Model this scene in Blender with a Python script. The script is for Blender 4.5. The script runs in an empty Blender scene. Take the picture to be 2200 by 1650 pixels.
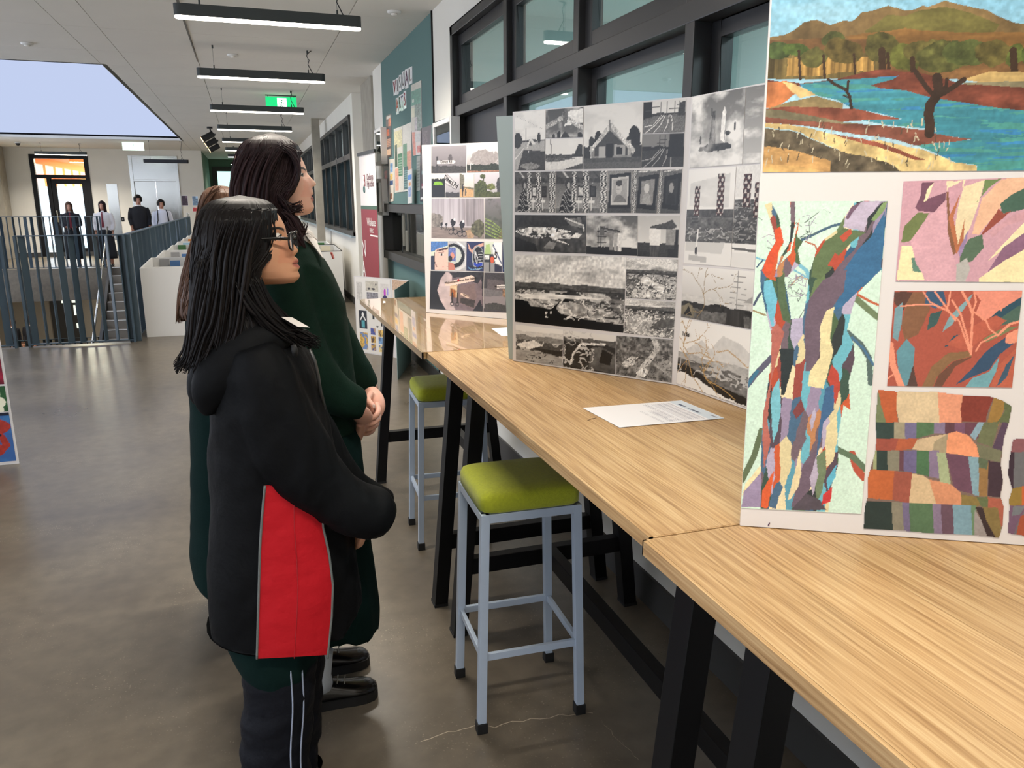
import bpy, bmesh, math, random
import numpy as np
from mathutils import Matrix, Vector

# ------------------------------------------------------------------ camera
W, H, FPX = 2200.0, 1650.0, 1653.0
VP = (526.0, 432.0)                       # vanishing point of the corridor direction
CAM = np.array([0.0, 0.0, 1.55])
_d = np.array([VP[0]-W/2, VP[1]-H/2, FPX]); _d /= np.linalg.norm(_d)
_up = np.array([0.0, -1.0, _d[1]/_d[2]]); _up /= np.linalg.norm(_up)
MC = np.array([np.cross(_d, _up), _d, _up])   # rows: world axes in camera axes (x right, y down, z forward)

scene = bpy.context.scene
COL = scene.collection
cam_data = bpy.data.cameras.new('camera')
cam_data.sensor_fit = 'HORIZONTAL'; cam_data.sensor_width = 36.0
cam_data.lens = FPX/W*36.0
cam_data.clip_start = 0.05; cam_data.clip_end = 200
cam = bpy.data.objects.new('camera', cam_data); COL.objects.link(cam)
cam.matrix_world = Matrix([[MC[i][0], -MC[i][1], -MC[i][2], CAM[i]] for i in range(3)] + [[0, 0, 0, 1]])
scene.camera = cam

# ------------------------------------------------------------------ world, exposure
world = bpy.data.worlds.new('sky'); scene.world = world; world.use_nodes = True
wn = world.node_tree.nodes; wl = world.node_tree.links
bg = wn['Background']; bg.inputs[0].default_value = (0.72, 0.78, 0.90, 1); bg.inputs[1].default_value = 2.8
scene.view_settings.view_transform = 'Standard'
scene.view_settings.look = 'None'
scene.view_settings.gamma = 1.0
scene.view_settings.use_curve_mapping = False
scene.view_settings.exposure = 0.62
PENDANT_POWER = 24.0      # watts of each pendant's own light
LAMP_COL = (1.0, 0.92, 0.80)

# ------------------------------------------------------------------ pixel helpers
def ray(u, v): return MC @ np.array([u-W/2, v-H/2, FPX])
def onp(u, v, axis, val):
    r = ray(u, v); return CAM + r*((val-CAM[axis])/r[axis])
def fl(u, v, z=0.0): return onp(u, v, 2, z)
def fy(u, v, Y): return onp(u, v, 1, Y)
def wx(u, v, X): return onp(u, v, 0, X)

# ------------------------------------------------------------------ materials
def s2l(c):
    return tuple(((x/255.0)/12.92 if x/255.0 <= 0.04045 else ((x/255.0+0.055)/1.055)**2.4) for x in c)
MATS = {}
def mat(name, rgb, rough=0.6, metal=0.0, spec=0.5, var=0.0, vscale=8.0, bump=0.0, bscale=60.0, coat=0.0,
        emit=None, estr=0.0, stretch=None, alpha=None, sheen=0.0, lin=False, transmission=0.0):
    if name in MATS: return MATS[name]
    m = bpy.data.materials.new(name); m.use_nodes = True
    nt = m.node_tree; n = nt.nodes; l = nt.links
    b = n['Principled BSDF']
    c = rgb if lin else s2l(rgb)
    b.inputs['Base Color'].default_value = (*c, 1)
    b.inputs['Roughness'].default_value = rough
    b.inputs['Metallic'].default_value = metal
    b.inputs['Specular IOR Level'].default_value = spec
    b.inputs['Coat Weight'].default_value = coat
    b.inputs['Coat Roughness'].default_value = 0.05
    b.inputs['Sheen Weight'].default_value = sheen
    b.inputs['Transmission Weight'].default_value = transmission
    if alpha is not None: b.inputs['Alpha'].default_value = alpha
    if emit:
        b.inputs['Emission Color'].default_value = (*s2l(emit), 1); b.inputs['Emission Strength'].default_value = estr
    tc = None
    if var or bump:
        tc = n.new('ShaderNodeTexCoord'); mp = n.new('ShaderNodeMapping'); l.new(tc.outputs['Object'], mp.inputs[0])
        if stretch: mp.inputs['Scale'].default_value = stretch
    if var:
        t = n.new('ShaderNodeTexNoise'); t.inputs['Scale'].default_value = vscale; t.inputs['Detail'].default_value = 5
        l.new(mp.outputs[0], t.inputs[0])
        r = n.new('ShaderNodeValToRGB')
        r.color_ramp.elements[0].position = .3; r.color_ramp.elements[1].position = .7
        r.color_ramp.elements[0].color = (*[x*(1-var) for x in c], 1); r.color_ramp.elements[1].color = (*[min(1, x*(1+var)) for x in c], 1)
        l.new(t.outputs[0], r.inputs[0]); l.new(r.outputs[0], b.inputs['Base Color'])
    if bump:
        t2 = n.new('ShaderNodeTexNoise'); t2.inputs['Scale'].default_value = bscale; t2.inputs['Detail'].default_value = 4
        l.new(mp.outputs[0], t2.inputs[0])
        bp = n.new('ShaderNodeBump'); bp.inputs['Strength'].default_value = bump; bp.inputs['Distance'].default_value = .01
        l.new(t2.outputs[0], bp.inputs['Height']); l.new(bp.outputs[0], b.inputs['Normal'])
    MATS[name] = m
    return m

def wood_mat(name, coat):
    m = bpy.data.materials.new(name); m.use_nodes = True
    nt = m.node_tree; n = nt.nodes; l = nt.links; b = n['Principled BSDF']
    tc = n.new('ShaderNodeTexCoord'); oi = n.new('ShaderNodeObjectInfo')
    add = n.new('ShaderNodeVectorMath'); add.operation = 'ADD'
    mul = n.new('ShaderNodeVectorMath'); mul.operation = 'SCALE'; mul.inputs['Scale'].default_value = 37.0
    comb = n.new('ShaderNodeCombineXYZ')
    for i in range(3): l.new(oi.outputs['Random'], comb.inputs[i])
    l.new(comb.outputs[0], mul.inputs[0]); l.new(tc.outputs['Object'], add.inputs[0]); l.new(mul.outputs[0], add.inputs[1])
    mp = n.new('ShaderNodeMapping'); mp.inputs['Scale'].default_value = (7, .5, 7); l.new(add.outputs[0], mp.inputs[0])
    big = n.new('ShaderNodeTexNoise'); big.inputs['Scale'].default_value = 1.0; big.inputs['Detail'].default_value = 2; big.inputs['Distortion'].default_value = .7
    l.new(mp.outputs[0], big.inputs[0])
    ring = n.new('ShaderNodeMath'); ring.operation = 'MULTIPLY'; ring.inputs[1].default_value = 12.0; l.new(big.outputs[0], ring.inputs[0])
    fr = n.new('ShaderNodeMath'); fr.operation = 'PINGPONG'; fr.inputs[1].default_value = .5; l.new(ring.outputs[0], fr.inputs[0])
    mp2 = n.new('ShaderNodeMapping'); mp2.inputs['Scale'].default_value = (250, 5, 250); l.new(add.outputs[0], mp2.inputs[0])
    fine = n.new('ShaderNodeTexNoise'); fine.inputs['Scale'].default_value = 1.0; fine.inputs['Detail'].default_value = 3; l.new(mp2.outputs[0], fine.inputs[0])
    mix = n.new('ShaderNodeMath'); mix.operation = 'MULTIPLY_ADD'; mix.inputs[1].default_value = .26; l.new(fr.outputs[0], mix.inputs[0]); l.new(fine.outputs[0], mix.inputs[2])
    ramp = n.new('ShaderNodeValToRGB'); e = ramp.color_ramp.elements
    e[0].position = .33; e[0].color = (*s2l((154, 118, 78)), 1); e[1].position = .8; e[1].color = (*s2l((210, 178, 134)), 1)
    k = ramp.color_ramp.elements.new(.58); k.color = (*s2l((190, 154, 109)), 1)
    l.new(mix.outputs[0], ramp.inputs[0])
    hsv = n.new('ShaderNodeHueSaturation'); hsv.inputs['Saturation'].default_value = 1.02; l.new(ramp.outputs[0], hsv.inputs['Color'])
    mr = n.new('ShaderNodeMapRange'); mr.inputs[3].default_value = .84; mr.inputs[4].default_value = 1.1
    l.new(oi.outputs['Random'], mr.inputs[0]); l.new(mr.outputs[0], hsv.inputs['Value'])
    l.new(hsv.outputs[0], b.inputs['Base Color'])
    b.inputs['Roughness'].default_value = .42 if coat < .5 else .16
    b.inputs['Coat Weight'].default_value = coat; b.inputs['Coat Roughness'].default_value = .02 if coat > .5 else .08
    b.inputs['Coat IOR'].default_value = 1.75 if coat > .5 else 1.5
    bp = n.new('ShaderNodeBump'); bp.inputs['Strength'].default_value = .06; bp.inputs['Distance'].default_value = .004
    l.new(fine.outputs[0], bp.inputs['Height']); l.new(bp.outputs[0], b.inputs['Normal'])
    MATS[name] = m
    return m

def floor_mat():
    m = bpy.data.materials.new('polished_concrete'); m.use_nodes = True
    nt = m.node_tree; n = nt.nodes; l = nt.links; b = n['Principled BSDF']
    tc = n.new('ShaderNodeTexCoord')
    def noise(s, d, dist=0):
        t = n.new('ShaderNodeTexNoise'); t.inputs['Scale'].default_value = s; t.inputs['Detail'].default_value = d; t.inputs['Distortion'].default_value = dist
        l.new(tc.outputs['Object'], t.inputs[0]); return t
    a = noise(1.1, 6, .4); c = noise(14, 5)
    ramp = n.new('ShaderNodeValToRGB'); e = ramp.color_ramp.elements
    e[0].position = .3; e[0].color = (*s2l((90, 82, 71)), 1); e[1].position = .75; e[1].color = (*s2l((120, 111, 97)), 1)
    l.new(a.outputs[0], ramp.inputs[0])
    mx = n.new('ShaderNodeMix'); mx.data_type = 'RGBA'; mx.blend_type = 'OVERLAY'; mx.inputs[0].default_value = .35
    l.new(ramp.outputs[0], mx.inputs[6]); l.new(c.outputs[0], mx.inputs[7])
    # aggregate speckle
    v = n.new('ShaderNodeTexVoronoi'); v.inputs['Scale'].default_value = 95; l.new(tc.outputs['Object'], v.inputs[0])
    cmp_ = n.new('ShaderNodeMath'); cmp_.operation = 'LESS_THAN'; cmp_.inputs[1].default_value = .23; l.new(v.outputs['Distance'], cmp_.inputs[0])
    s2 = noise(2.2, 4); g = n.new('ShaderNodeMath'); g.operation = 'MULTIPLY'; l.new(cmp_.outputs[0], g.inputs[0])
    gt = n.new('ShaderNodeMapRange'); gt.inputs[1].default_value = .45; gt.inputs[2].default_value = .65; l.new(s2.outputs[0], gt.inputs[0])
    l.new(gt.outputs[0], g.inputs[1])
    sep = n.new('ShaderNodeSeparateColor'); l.new(v.outputs['Color'], sep.inputs[0])
    spk = n.new('ShaderNodeValToRGB'); spk.color_ramp.elements[0].color = (*s2l((70, 62, 54)), 1); spk.color_ramp.elements[1].color = (*s2l((170, 158, 140)), 1)
    l.new(sep.outputs[0], spk.inputs[0])
    m2 = n.new('ShaderNodeMix'); m2.data_type = 'RGBA'; gm = n.new('ShaderNodeMath'); gm.operation = 'MULTIPLY'; gm.inputs[1].default_value = .6
    l.new(g.outputs[0], gm.inputs[0]); l.new(gm.outputs[0], m2.inputs[0]); l.new(mx.outputs[2], m2.inputs[6]); l.new(spk.outputs[0], m2.inputs[7])
    l.new(m2.outputs[2], b.inputs['Base Color'])
    rr = n.new('ShaderNodeMapRange'); rr.inputs[3].default_value = .22; rr.inputs[4].default_value = .38; l.new(a.outputs[0], rr.inputs[0])
    l.new(rr.outputs[0], b.inputs['Roughness'])
    b.inputs['Specular IOR Level'].default_value = .45
    MATS['polished_concrete'] = m
    return m

def vcol_mat(name, rough=.45, spec=.4, coat=0.0):
    m = bpy.data.materials.new(name); m.use_nodes = True
    n = m.node_tree.nodes; b = n['Principled BSDF']
    at = n.new('ShaderNodeAttribute'); at.attribute_name = 'Col'
    m.node_tree.links.new(at.outputs['Color'], b.inputs['Base Color'])
    b.inputs['Roughness'].default_value = rough; b.inputs['Specular IOR Level'].default_value = spec
    b.inputs['Coat Weight'].default_value = coat
    MATS[name] = m
    return m

def glass_mat(name, tint=(.9, .95, .95), refl=.25):
    m = bpy.data.materials.new(name); m.use_nodes = True
    nt = m.node_tree; n = nt.nodes; l = nt.links
    out = n['Material Output']; n.remove(n['Principled BSDF'])
    tr = n.new('ShaderNodeBsdfTransparent'); tr.inputs[0].default_value = (*tint, 1)
    gl = n.new('ShaderNodeBsdfGlossy'); gl.inputs['Roughness'].default_value = .01; gl.inputs[0].default_value = (.95, .97, .97, 1)
    fr = n.new('ShaderNodeLayerWeight'); fr.inputs[0].default_value = .5
    pw_ = n.new('ShaderNodeMath'); pw_.operation = 'POWER'; pw_.inputs[1].default_value = 5.0; l.new(fr.outputs['Facing'], pw_.inputs[0])
    ad = n.new('ShaderNodeMath'); ad.operation = 'MULTIPLY_ADD'; ad.inputs[1].default_value = .95; ad.inputs[2].default_value = .04+refl; ad.use_clamp = True; l.new(pw_.outputs[0], ad.inputs[0])
    mx = n.new('ShaderNodeMixShader'); l.new(ad.outputs[0], mx.inputs[0]); l.new(tr.outputs[0], mx.inputs[1]); l.new(gl.outputs[0], mx.inputs[2])
    l.new(mx.outputs[0], out.inputs[0])
    MATS[name] = m
    return m

def clear_tint(name, tint):
    m = bpy.data.materials.new(name); m.use_nodes = True; n = m.node_tree.nodes; n.remove(n['Principled BSDF'])
    tr = n.new('ShaderNodeBsdfTransparent'); tr.inputs[0].default_value = (*tint, 1); m.node_tree.links.new(tr.outputs[0], n['Material Output'].inputs[0]); MATS[name] = m
    return m
M_WALL = mat('white_paint', (226, 223, 214), .7, var=.02, vscale=3, bump=.03, bscale=120)
M_CEIL = mat('ceiling_paint', (232, 229, 222), .85, var=.02, vscale=2)
M_TEAL = mat('teal_pinboard', (90, 120, 118), .85, bump=.06, bscale=300)
M_GREENW = mat('sage_green_paint', (104, 134, 116), .7)
M_CONC = mat('raw_concrete', (158, 152, 140), .8, var=.12, vscale=6, bump=.1, bscale=30)
M_DARKAL = mat('dark_aluminium', (44, 44, 46), .38, metal=.35, spec=.5)
M_DARKPT = mat('charcoal_paint', (58, 57, 55), .5)
M_RAIL = mat('slate_blue_steel', (58, 74, 84), .45, metal=.1)
M_BLACK = mat('black_powdercoat', (9, 9, 11), .5, spec=.25)
M_WHITEP = mat('white_laminate', (222, 221, 218), .5)
M_STEEL = mat('brushed_stainless', (190, 190, 184), .22, metal=1.0, bump=.04, bscale=80, stretch=(40, 40, 1))
M_GREYMET = mat('grey_blue_enamel', (182, 197, 216), .35, metal=.1)
M_LIME = mat('lime_wool_fabric', (166, 174, 34), .9, var=.1, vscale=120, bump=.25, bscale=500, sheen=.2)
M_BOARD = mat('white_card', (216, 211, 208), .5)
M_BOARDBACK = mat('grey_green_card', (160, 172, 168), .6)
M_TEALCARD = mat('teal_card_back', (116, 138, 136), .6)
M_PAPER = mat('white_paper', (236, 236, 238), .35, coat=.5)
M_WOOD = wood_mat('oak_laminate', .12)
M_WOODG = wood_mat('oak_laminate_glossy', 1.0)
M_FLOOR = floor_mat()
M_PRINT = vcol_mat('photo_print', .35, .5)
M_PAINT = vcol_mat('painted_paper', .6, .3)
M_GLASS = glass_mat('window_glass', (.85, .92, .92), .10)
M_GLASSD = glass_mat('dark_glass', (.5, .55, .55), .06)
M_LIGHT = mat('lamp_diffuser', (255, 255, 255), .5, emit=(255, 244, 228), estr=9.0)
M_FIXT = mat('fixture_grey', (62, 66, 66), .5, metal=.3)
M_FIXTB = mat('fixture_black', (22, 23, 25), .5)
M_WIRE = mat('suspension_wire', (120, 120, 118), .4, metal=.8)
M_RUBBER = mat('black_rubber', (16, 16, 17), .7)
M_TEXTD = mat('black_print', (30, 28, 28), .6)
M_TEXTW = mat('white_print', (240, 236, 230), .6)

# ------------------------------------------------------------------ mesh helpers
class MB:
    def __init__(s): s.v = []; s.f = []; s.mi = []
    def add(s, v, f, m=0):
        o = len(s.v); s.v.extend([tuple(map(float, p)) for p in v]); s.f.extend([tuple(i+o for i in q) for q in f]); s.mi.extend([m]*len(f)); return s
    def box(s, lo, hi, m=0):
        x0, y0, z0 = lo; x1, y1, z1 = hi
        return s.add([(x0,y0,z0),(x1,y0,z0),(x1,y1,z0),(x0,y1,z0),(x0,y0,z1),(x1,y0,z1),(x1,y1,z1),(x0,y1,z1)],
              [(0,3,2,1),(4,5,6,7),(0,1,5,4),(1,2,6,5),(2,3,7,6),(3,0,4,7)], m)
    def hexa(s, p, m=0):      # 8 points, bottom 4 ccw then top 4
        return s.add(p, [(0,3,2,1),(4,5,6,7),(0,1,5,4),(1,2,6,5),(2,3,7,6),(3,0,4,7)], m)
    def slab(s, quad, n, th, m=0):   # quad of 4 points (ccw seen from the front), thickness th behind along -n
        q = [np.array(p, float) for p in quad]; n = np.array(n, float); n /= np.linalg.norm(n)
        back = [p-n*th for p in q]
        return s.hexa(back+q, m)
    def bar(s, a, b, w, h=None, upv=(0, 0, 1), m=0):
        a = np.array(a, float); b = np.array(b, float); h = h or w
        d = b-a; d /= np.linalg.norm(d); u = np.array(upv, float)
        if abs(d@u) > .98: u = np.array((0, 1., 0))
        x = np.cross(d, u); x /= np.linalg.norm(x); u = np.cross(x, d)
        c = [(-1, -1), (1, -1), (1, 1), (-1, 1)]
        return s.hexa([a+x*i*w/2+u*j*h/2 for i, j in c]+[b+x*i*w/2+u*j*h/2 for i, j in c], m)
    def loft(s, rings, m=0, cap=True, closed=True):
        n = len(rings[0]); o = len(s.v)
        for r in rings: s.v.extend([tuple(map(float, p)) for p in r])
        k = n if closed else n-1
        for i in range(len(rings)-1):
            for j in range(k):
                a = o+i*n+j; b_ = o+i*n+(j+1) % n
                s.f.append((a, b_, b_+n, a+n)); s.mi.append(m)
        if cap and closed:
            s.f.append(tuple(o+j for j in reversed(range(n)))); s.mi.append(m)
            s.f.append(tuple(o+(len(rings)-1)*n+j for j in range(n))); s.mi.append(m)
        return s
    def tube(s, path, rad, n=10, m=0, sq=(1, 1), up0=(0, 1, 0)):
        P = [np.array(p, float) for p in path]
        if not hasattr(rad, '__len__'): rad = [rad]*len(P)
        rings = []; u = np.array(up0, float)
        for i, p in enumerate(P):
            d = P[min(i+1, len(P)-1)]-P[max(i-1, 0)]; d /= (np.linalg.norm(d)+1e-9)
            u = u-d*(u@d)
            if np.linalg.norm(u) < 1e-3: u = np.cross(d, (0.3, .2, 1.))
            u /= np.linalg.norm(u); w = np.cross(d, u)
            rings.append([p+rad[i]*(sq[0]*math.cos(t)*w+sq[1]*math.sin(t)*u) for t in np.linspace(0, 2*math.pi, n, endpoint=False)])
        return s.loft(rings, m)
    def ball(s, c, r, n=16, k=10, m=0):
        r = np.array(r if hasattr(r, '__len__') else (r, r, r), float); c = np.array(c, float)
        rings = []
        for i in range(k+1):
            a = math.pi*(i+.02)/(k+.04)-math.pi/2
            rings.append([c+r*np.array((math.cos(a)*math.cos(t), math.cos(a)*math.sin(t), math.sin(a))) for t in np.linspace(0, 2*math.pi, n, endpoint=False)])
        return s.loft(rings, m)
    def cyl(s, a, b, r, n=14, m=0, r2=None):
        return s.tube([a, b], [r, r if r2 is None else r2], n, m)
    def build(s, name, mats, parent=None, smooth=False, bevel=0.0, label=None, angle=None):
        loc = np.array(parent.location) if (parent is not None and parent.get('_base')) else np.zeros(3)
        if parent is not None and parent.get('_abs'): loc = np.array(parent['_abs'])
        me = bpy.data.meshes.new(name)
        me.from_pydata([tuple(np.array(p)-loc) for p in s.v], [], s.f); me.update()
        if not isinstance(mats, (list, tuple)): mats = [mats]
        for mm in mats: me.materials.append(mm)
        if len(mats) > 1: me.polygons.foreach_set('material_index', s.mi)
        if bevel > 0:
            bm = bmesh.new(); bm.from_mesh(me); bmesh.ops.remove_doubles(bm, verts=bm.verts, dist=1e-6)
            bmesh.ops.bevel(bm, geom=list(bm.edges), offset=bevel, segments=2, profile=.6, affect='EDGES', clamp_overlap=True)
            bm.to_mesh(me); bm.free()
        if smooth: me.polygons.foreach_set('use_smooth', [True]*len(me.polygons))
        ob = bpy.data.objects.new(name, me); COL.objects.link(ob)
        if parent is not None:
            ob.parent = parent
            ob['_abs'] = [float(x) for x in loc]
        if label: ob['label'] = label
        return ob

def thing(name, label, cat, loc=(0, 0, 0), group=None, kind=None):
    o = bpy.data.objects.new(name, None); COL.objects.link(o); o.empty_display_size = .1
    o.location = tuple(float(x) for x in loc); o['_base'] = 1
    if label: o['label'] = label
    if cat: o['category'] = cat
    if group: o['group'] = group
    if kind: o['kind'] = kind
    return o
def tag(o, label, cat, group=None):
    o['label'] = label; o['category'] = cat
    if group: o['group'] = group
    return o
def struct(o, label=None, cat=None):
    o['kind'] = 'structure'
    if label: o['label'] = label
    if cat: o['category'] = cat
    return o
def copy_tree(o, parent=None):
    c = o.copy(); COL.objects.link(c)
    if parent is not None:
        c.parent = parent; c.matrix_parent_inverse = o.matrix_parent_inverse.copy()
    for ch in [x for x in bpy.data.objects if x.parent == o]: copy_tree(ch, c)
    return c
def text_mesh(name, txt, size, mat_, origin, xdir, ydir, parent=None, align='CENTER', squeeze=1.0, thick=.0006):
    cu = bpy.data.curves.new(name, 'FONT'); cu.body = txt; cu.size = size; cu.align_x = align; cu.align_y = 'CENTER'; cu.extrude = thick
    cu.resolution_u = 2
    t = bpy.data.objects.new('tmp', cu); COL.objects.link(t)
    me = bpy.data.meshes.new_from_object(t.evaluated_get(bpy.context.evaluated_depsgraph_get()))
    bpy.data.objects.remove(t); me.name = name; me.materials.clear(); me.materials.append(mat_)
    x = np.array(xdir, float); y = np.array(ydir, float); x /= np.linalg.norm(x); y /= np.linalg.norm(y); n = np.cross(x, y)
    loc = np.zeros(3)
    if parent is not None: loc = np.array(parent['_abs']) if parent.get('_abs') else np.array(parent.location)
    v = np.array([p.co for p in me.vertices])
    v = np.array(origin)-loc+np.outer(v[:, 0]*squeeze, x)+np.outer(v[:, 1], y)+np.outer(v[:, 2], n)
    me.vertices.foreach_set('co', v.ravel()); me.update()
    ob = bpy.data.objects.new(name, me); COL.objects.link(ob)
    if parent is not None: ob.parent = parent; ob['_abs'] = [float(q) for q in loc]
    return ob
# ================================================================== the setting
XW, ZC, YF = 1.5, 3.0, 25.4        # right wall, ceiling height, far wall
XL = -6.6
# floor: L-shaped slab around the stair void (X -6.6..-1.3, Y 9.55..20.7)
f = MB()
for lo, hi in (((XL, -3.5, -.3), (XW+.3, 9.55, 0)), ((-1.3, 9.55, -.3), (XW+.3, 20.7, 0)), ((XL, 20.7, -.75), (XW+.3, YF+6, 0))):
    f.box(lo, hi)
struct(f.build('floor', M_FLOOR), 'polished grey-brown concrete floor with aggregate speckle')
fl_low = MB().box((-9, 9, -3.5), (XW, 29, -3.4)).build('floor_lower', mat('lower_floor', (132, 120, 104), .5)); struct(fl_low)
struct(MB().box((-9, 28.95, -3.4), (XW, 29.05, -.75)).build('wall_lower_far', mat('lower_wall', (168, 160, 146), .7)))
struct(MB().box((-9.1, 9, -3.4), (-9, 29, -.75)).build('wall_lower_left', M_WALL))
struct(MB().box((-1.3, 9.4, -3.4), (-1.2, 29, -.3)).build('wall_lower_right', M_DARKPT))
struct(MB().box((-9, 9.35, -3.4), (-1.2, 9.45, -.3)).build('wall_lower_near', M_DARKPT))
struct(MB().box((-9, 9.35, -.75), (XL, 29, -.65)).build('ceiling_lower', M_WALL))
# thin crack lines in the concrete
crk = MB(); rr = random.Random(4)
for pts in ([(905, 1590), (960, 1575), (1010, 1560), (1060, 1562), (1120, 1548), (1180, 1540), (1240, 1535), (1290, 1530)],
            [(1290, 1545), (1320, 1580), (1350, 1612), (1380, 1640)]):
    P = [fl(u, v) for u, v in pts]; Q = []
    for a, b in zip(P, P[1:]):
        for t in (0, .33, .66): Q.append(a+(b-a)*t+np.array((rr.uniform(-.006, .006), rr.uniform(-.008, .008), 0)))
    L = [q+np.array((0, .0015, .0006)) for q in Q]; R = [q+np.array((0, -.0015, .0006)) for q in Q]
    crk.loft([L, R], closed=False, cap=False)
crk = crk.build('trim_crack', mat('crack_filler', (178, 166, 146), .6)); struct(crk)

# ---- ceiling: frame of panels around the skylight (X -5.2..-1.35, Y 9.9..21.4)
SKX0, SKX1, SKY0, SKY1 = -5.3, -1.37, 9.95, 21.45
ceil = thing('ceiling', 'white panelled ceiling with a long skylight opening', None, (0, 0, ZC), kind='structure')
gap = .006
xs = [-6.6, -5.9, SKX0, -3.95, -2.65, SKX1, -1.08, -.36, .9, 1.72]
ys = [-3.6]
while ys[-1] < YF-.5: ys.append(round(ys[-1]+1.15, 3))
ys = [y for y in ys if y < YF-.3]
import bisect
for cut in (SKY0, SKY1): bisect.insort(ys, cut)
ys = [y for i, y in enumerate(ys) if y in (SKY0, SKY1) or all(abs(y-c) > .3 for c in (SKY0, SKY1))]+[YF]
pcache = {}
for i in range(len(xs)-1):
    for j in range(len(ys)-1):
        x0, x1, y0, y1 = xs[i], xs[i+1], ys[j], ys[j+1]
        if x0 >= SKX0-1e-6 and x1 <= SKX1+1e-6 and y0 >= SKY0-1e-6 and y1 <= SKY1+1e-6: continue
        dz = 0.0
        key = (round(x1-x0, 3), round(y1-y0, 3))
        if key not in pcache:
            w_, h_ = key; pcache[key] = MB().box((gap/2, gap/2, 0), (w_-gap/2, h_-gap/2, .03)).build('ceiling_panel', M_CEIL, None)
            ob = pcache[key]
        else:
            ob = pcache[key].copy(); COL.objects.link(ob)
        ob.parent = ceil; ob.location = (x0, y0, dz)
# void above the panels: dark backing with the skylight cut out, plus skylight kerb
bk = MB()
for lo, hi in (((XL, -3.6, .08), (XW+.3, SKY0, .1)), ((XL, SKY1, .08), (XW+.3, YF, .1)), ((XL, SKY0, .08), (SKX0, SKY1, .1)), ((SKX1, SKY0, .08), (XW+.3, SKY1, .1))):
    bk.box((lo[0], lo[1], lo[2]+ZC), (hi[0], hi[1], hi[2]+ZC))
bk.build('ceiling_backing', M_DARKPT, ceil)
stp = MB().hexa([(-.375, -3.6, ZC-.012), (-.30, -3.6, ZC-.012), (-.366, 9.4, ZC-.004), (-.372, 9.4, ZC-.004), (-.375, -3.6, ZC), (-.30, -3.6, ZC), (-.366, 9.4, ZC), (-.372, 9.4, ZC)]).build('trim_ceiling_step', mat('step_shadow', (120, 117, 112), .8)); struct(stp)  # dark tapered strip stands in for the shaded face of a ceiling step
sk = thing('skylight', 'long rectangular skylight with pale kerb over the stair void', None, (-3.3, 15.5, ZC), kind='structure')
kb = MB(); t_ = .05
for lo, hi in (((SKX0-t_, SKY0-t_, ZC), (SKX0, SKY1+t_, ZC+.06)), ((SKX1, SKY0-t_, ZC), (SKX1+t_, SKY1+t_, ZC+.06)), ((SKX0, SKY0-t_, ZC), (SKX1, SKY0, ZC+.06)), ((SKX0, SKY1, ZC), (SKX1, SKY1+t_, ZC+.06))):
    kb.box(lo, hi)
kb.build('kerb', M_WALL, sk)
MB().box((SKX0-t_, SKY0-t_, ZC+.06), (SKX1+t_, SKY1+t_, ZC+.066)).build('tinted_glazing', clear_tint('tinted_glazing', (.42, .434, .475)), sk)

# ---- right wall at X = XW with openings: main window, low display window, recess with column, blind windows
def wall_pieces(name, X, y0, y1, z0, z1, holes, m, th=.14):
    """wall in the plane X (front face), holes = list of (ya,yb,za,zb) sorted along y"""
    b = MB(); y = y0
    for ya, yb, za, zb in holes:
        if ya > y: b.box((X, y, z0), (X+th, ya, z1))
        if za > z0: b.box((X, ya, z0), (X+th, yb, za))
        if zb < z1: b.box((X, ya, zb), (X+th, yb, z1))
        y = yb
    if y < y1: b.box((X, y, z0), (X+th, y1, z1))
    return struct(b.build(name, m))
MWY0, MWY1, MWZ0, MWZ1 = -1.6, 5.72, 1.12, 2.745
wall_pieces('wall_right', XW, -3.5, 6.4, 0, ZC, [(MWY0, MWY1, MWZ0, MWZ1)], M_WALL)
struct(MB().box((1.392, -3.5, 0), (XW, 4.6, 1.0)).build('wall_right_dado', M_WALL))
struct(MB().box((1.38, -3.5, 0), (1.392, 4.6, .13)).build('baseboard_dado', M_DARKPT))
LWY0, LWY1, LWZ0, LWZ1 = 6.42, 8.84, .93, 1.52
wall_pieces('wall_right_teal', XW, 6.4, 8.88, 0, ZC, [(LWY0, LWY1, LWZ0, LWZ1)], M_TEAL)
struct(MB().box((XW-.012, 6.385, .1), (XW+.002, 6.402, ZC)).build('trim_1', M_BLACK))
struct(MB().box((XW, 8.88, 0), (XW+.14, 9.45, ZC)).build('wall_right_strip', M_WALL))
struct(MB().box((XW+.19, 9.45, 0), (XW+.3, 11.35, ZC)).build('wall_right_recess', M_WALL))
W2Y0, W2Y1 = 11.6, 16.6
W2Z0, W2Z1 = 1.05, 2.74
W3Y0, W3Y1 = 17.6, 23.2
wall_pieces('wall_right_far', XW, 11.35, YF+.1, 0, ZC, [(W2Y0, W2Y1, W2Z0, W2Z1), (W3Y0, W3Y1, W2Z0, W2Z1)], M_WALL, .2)
struct(MB().box((XW+.02, 9.75, 0), (XW+.2, 10.6, ZC)).build('column_1', M_CONC))
for nm, a, b in (('baseboard_right', -3.5, 9.45), ('baseboard_right_far', 11.35, YF)):
    struct(MB().box((XW-.016, a, 0), (XW, b, .1)).build(nm, M_DARKPT))

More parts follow.
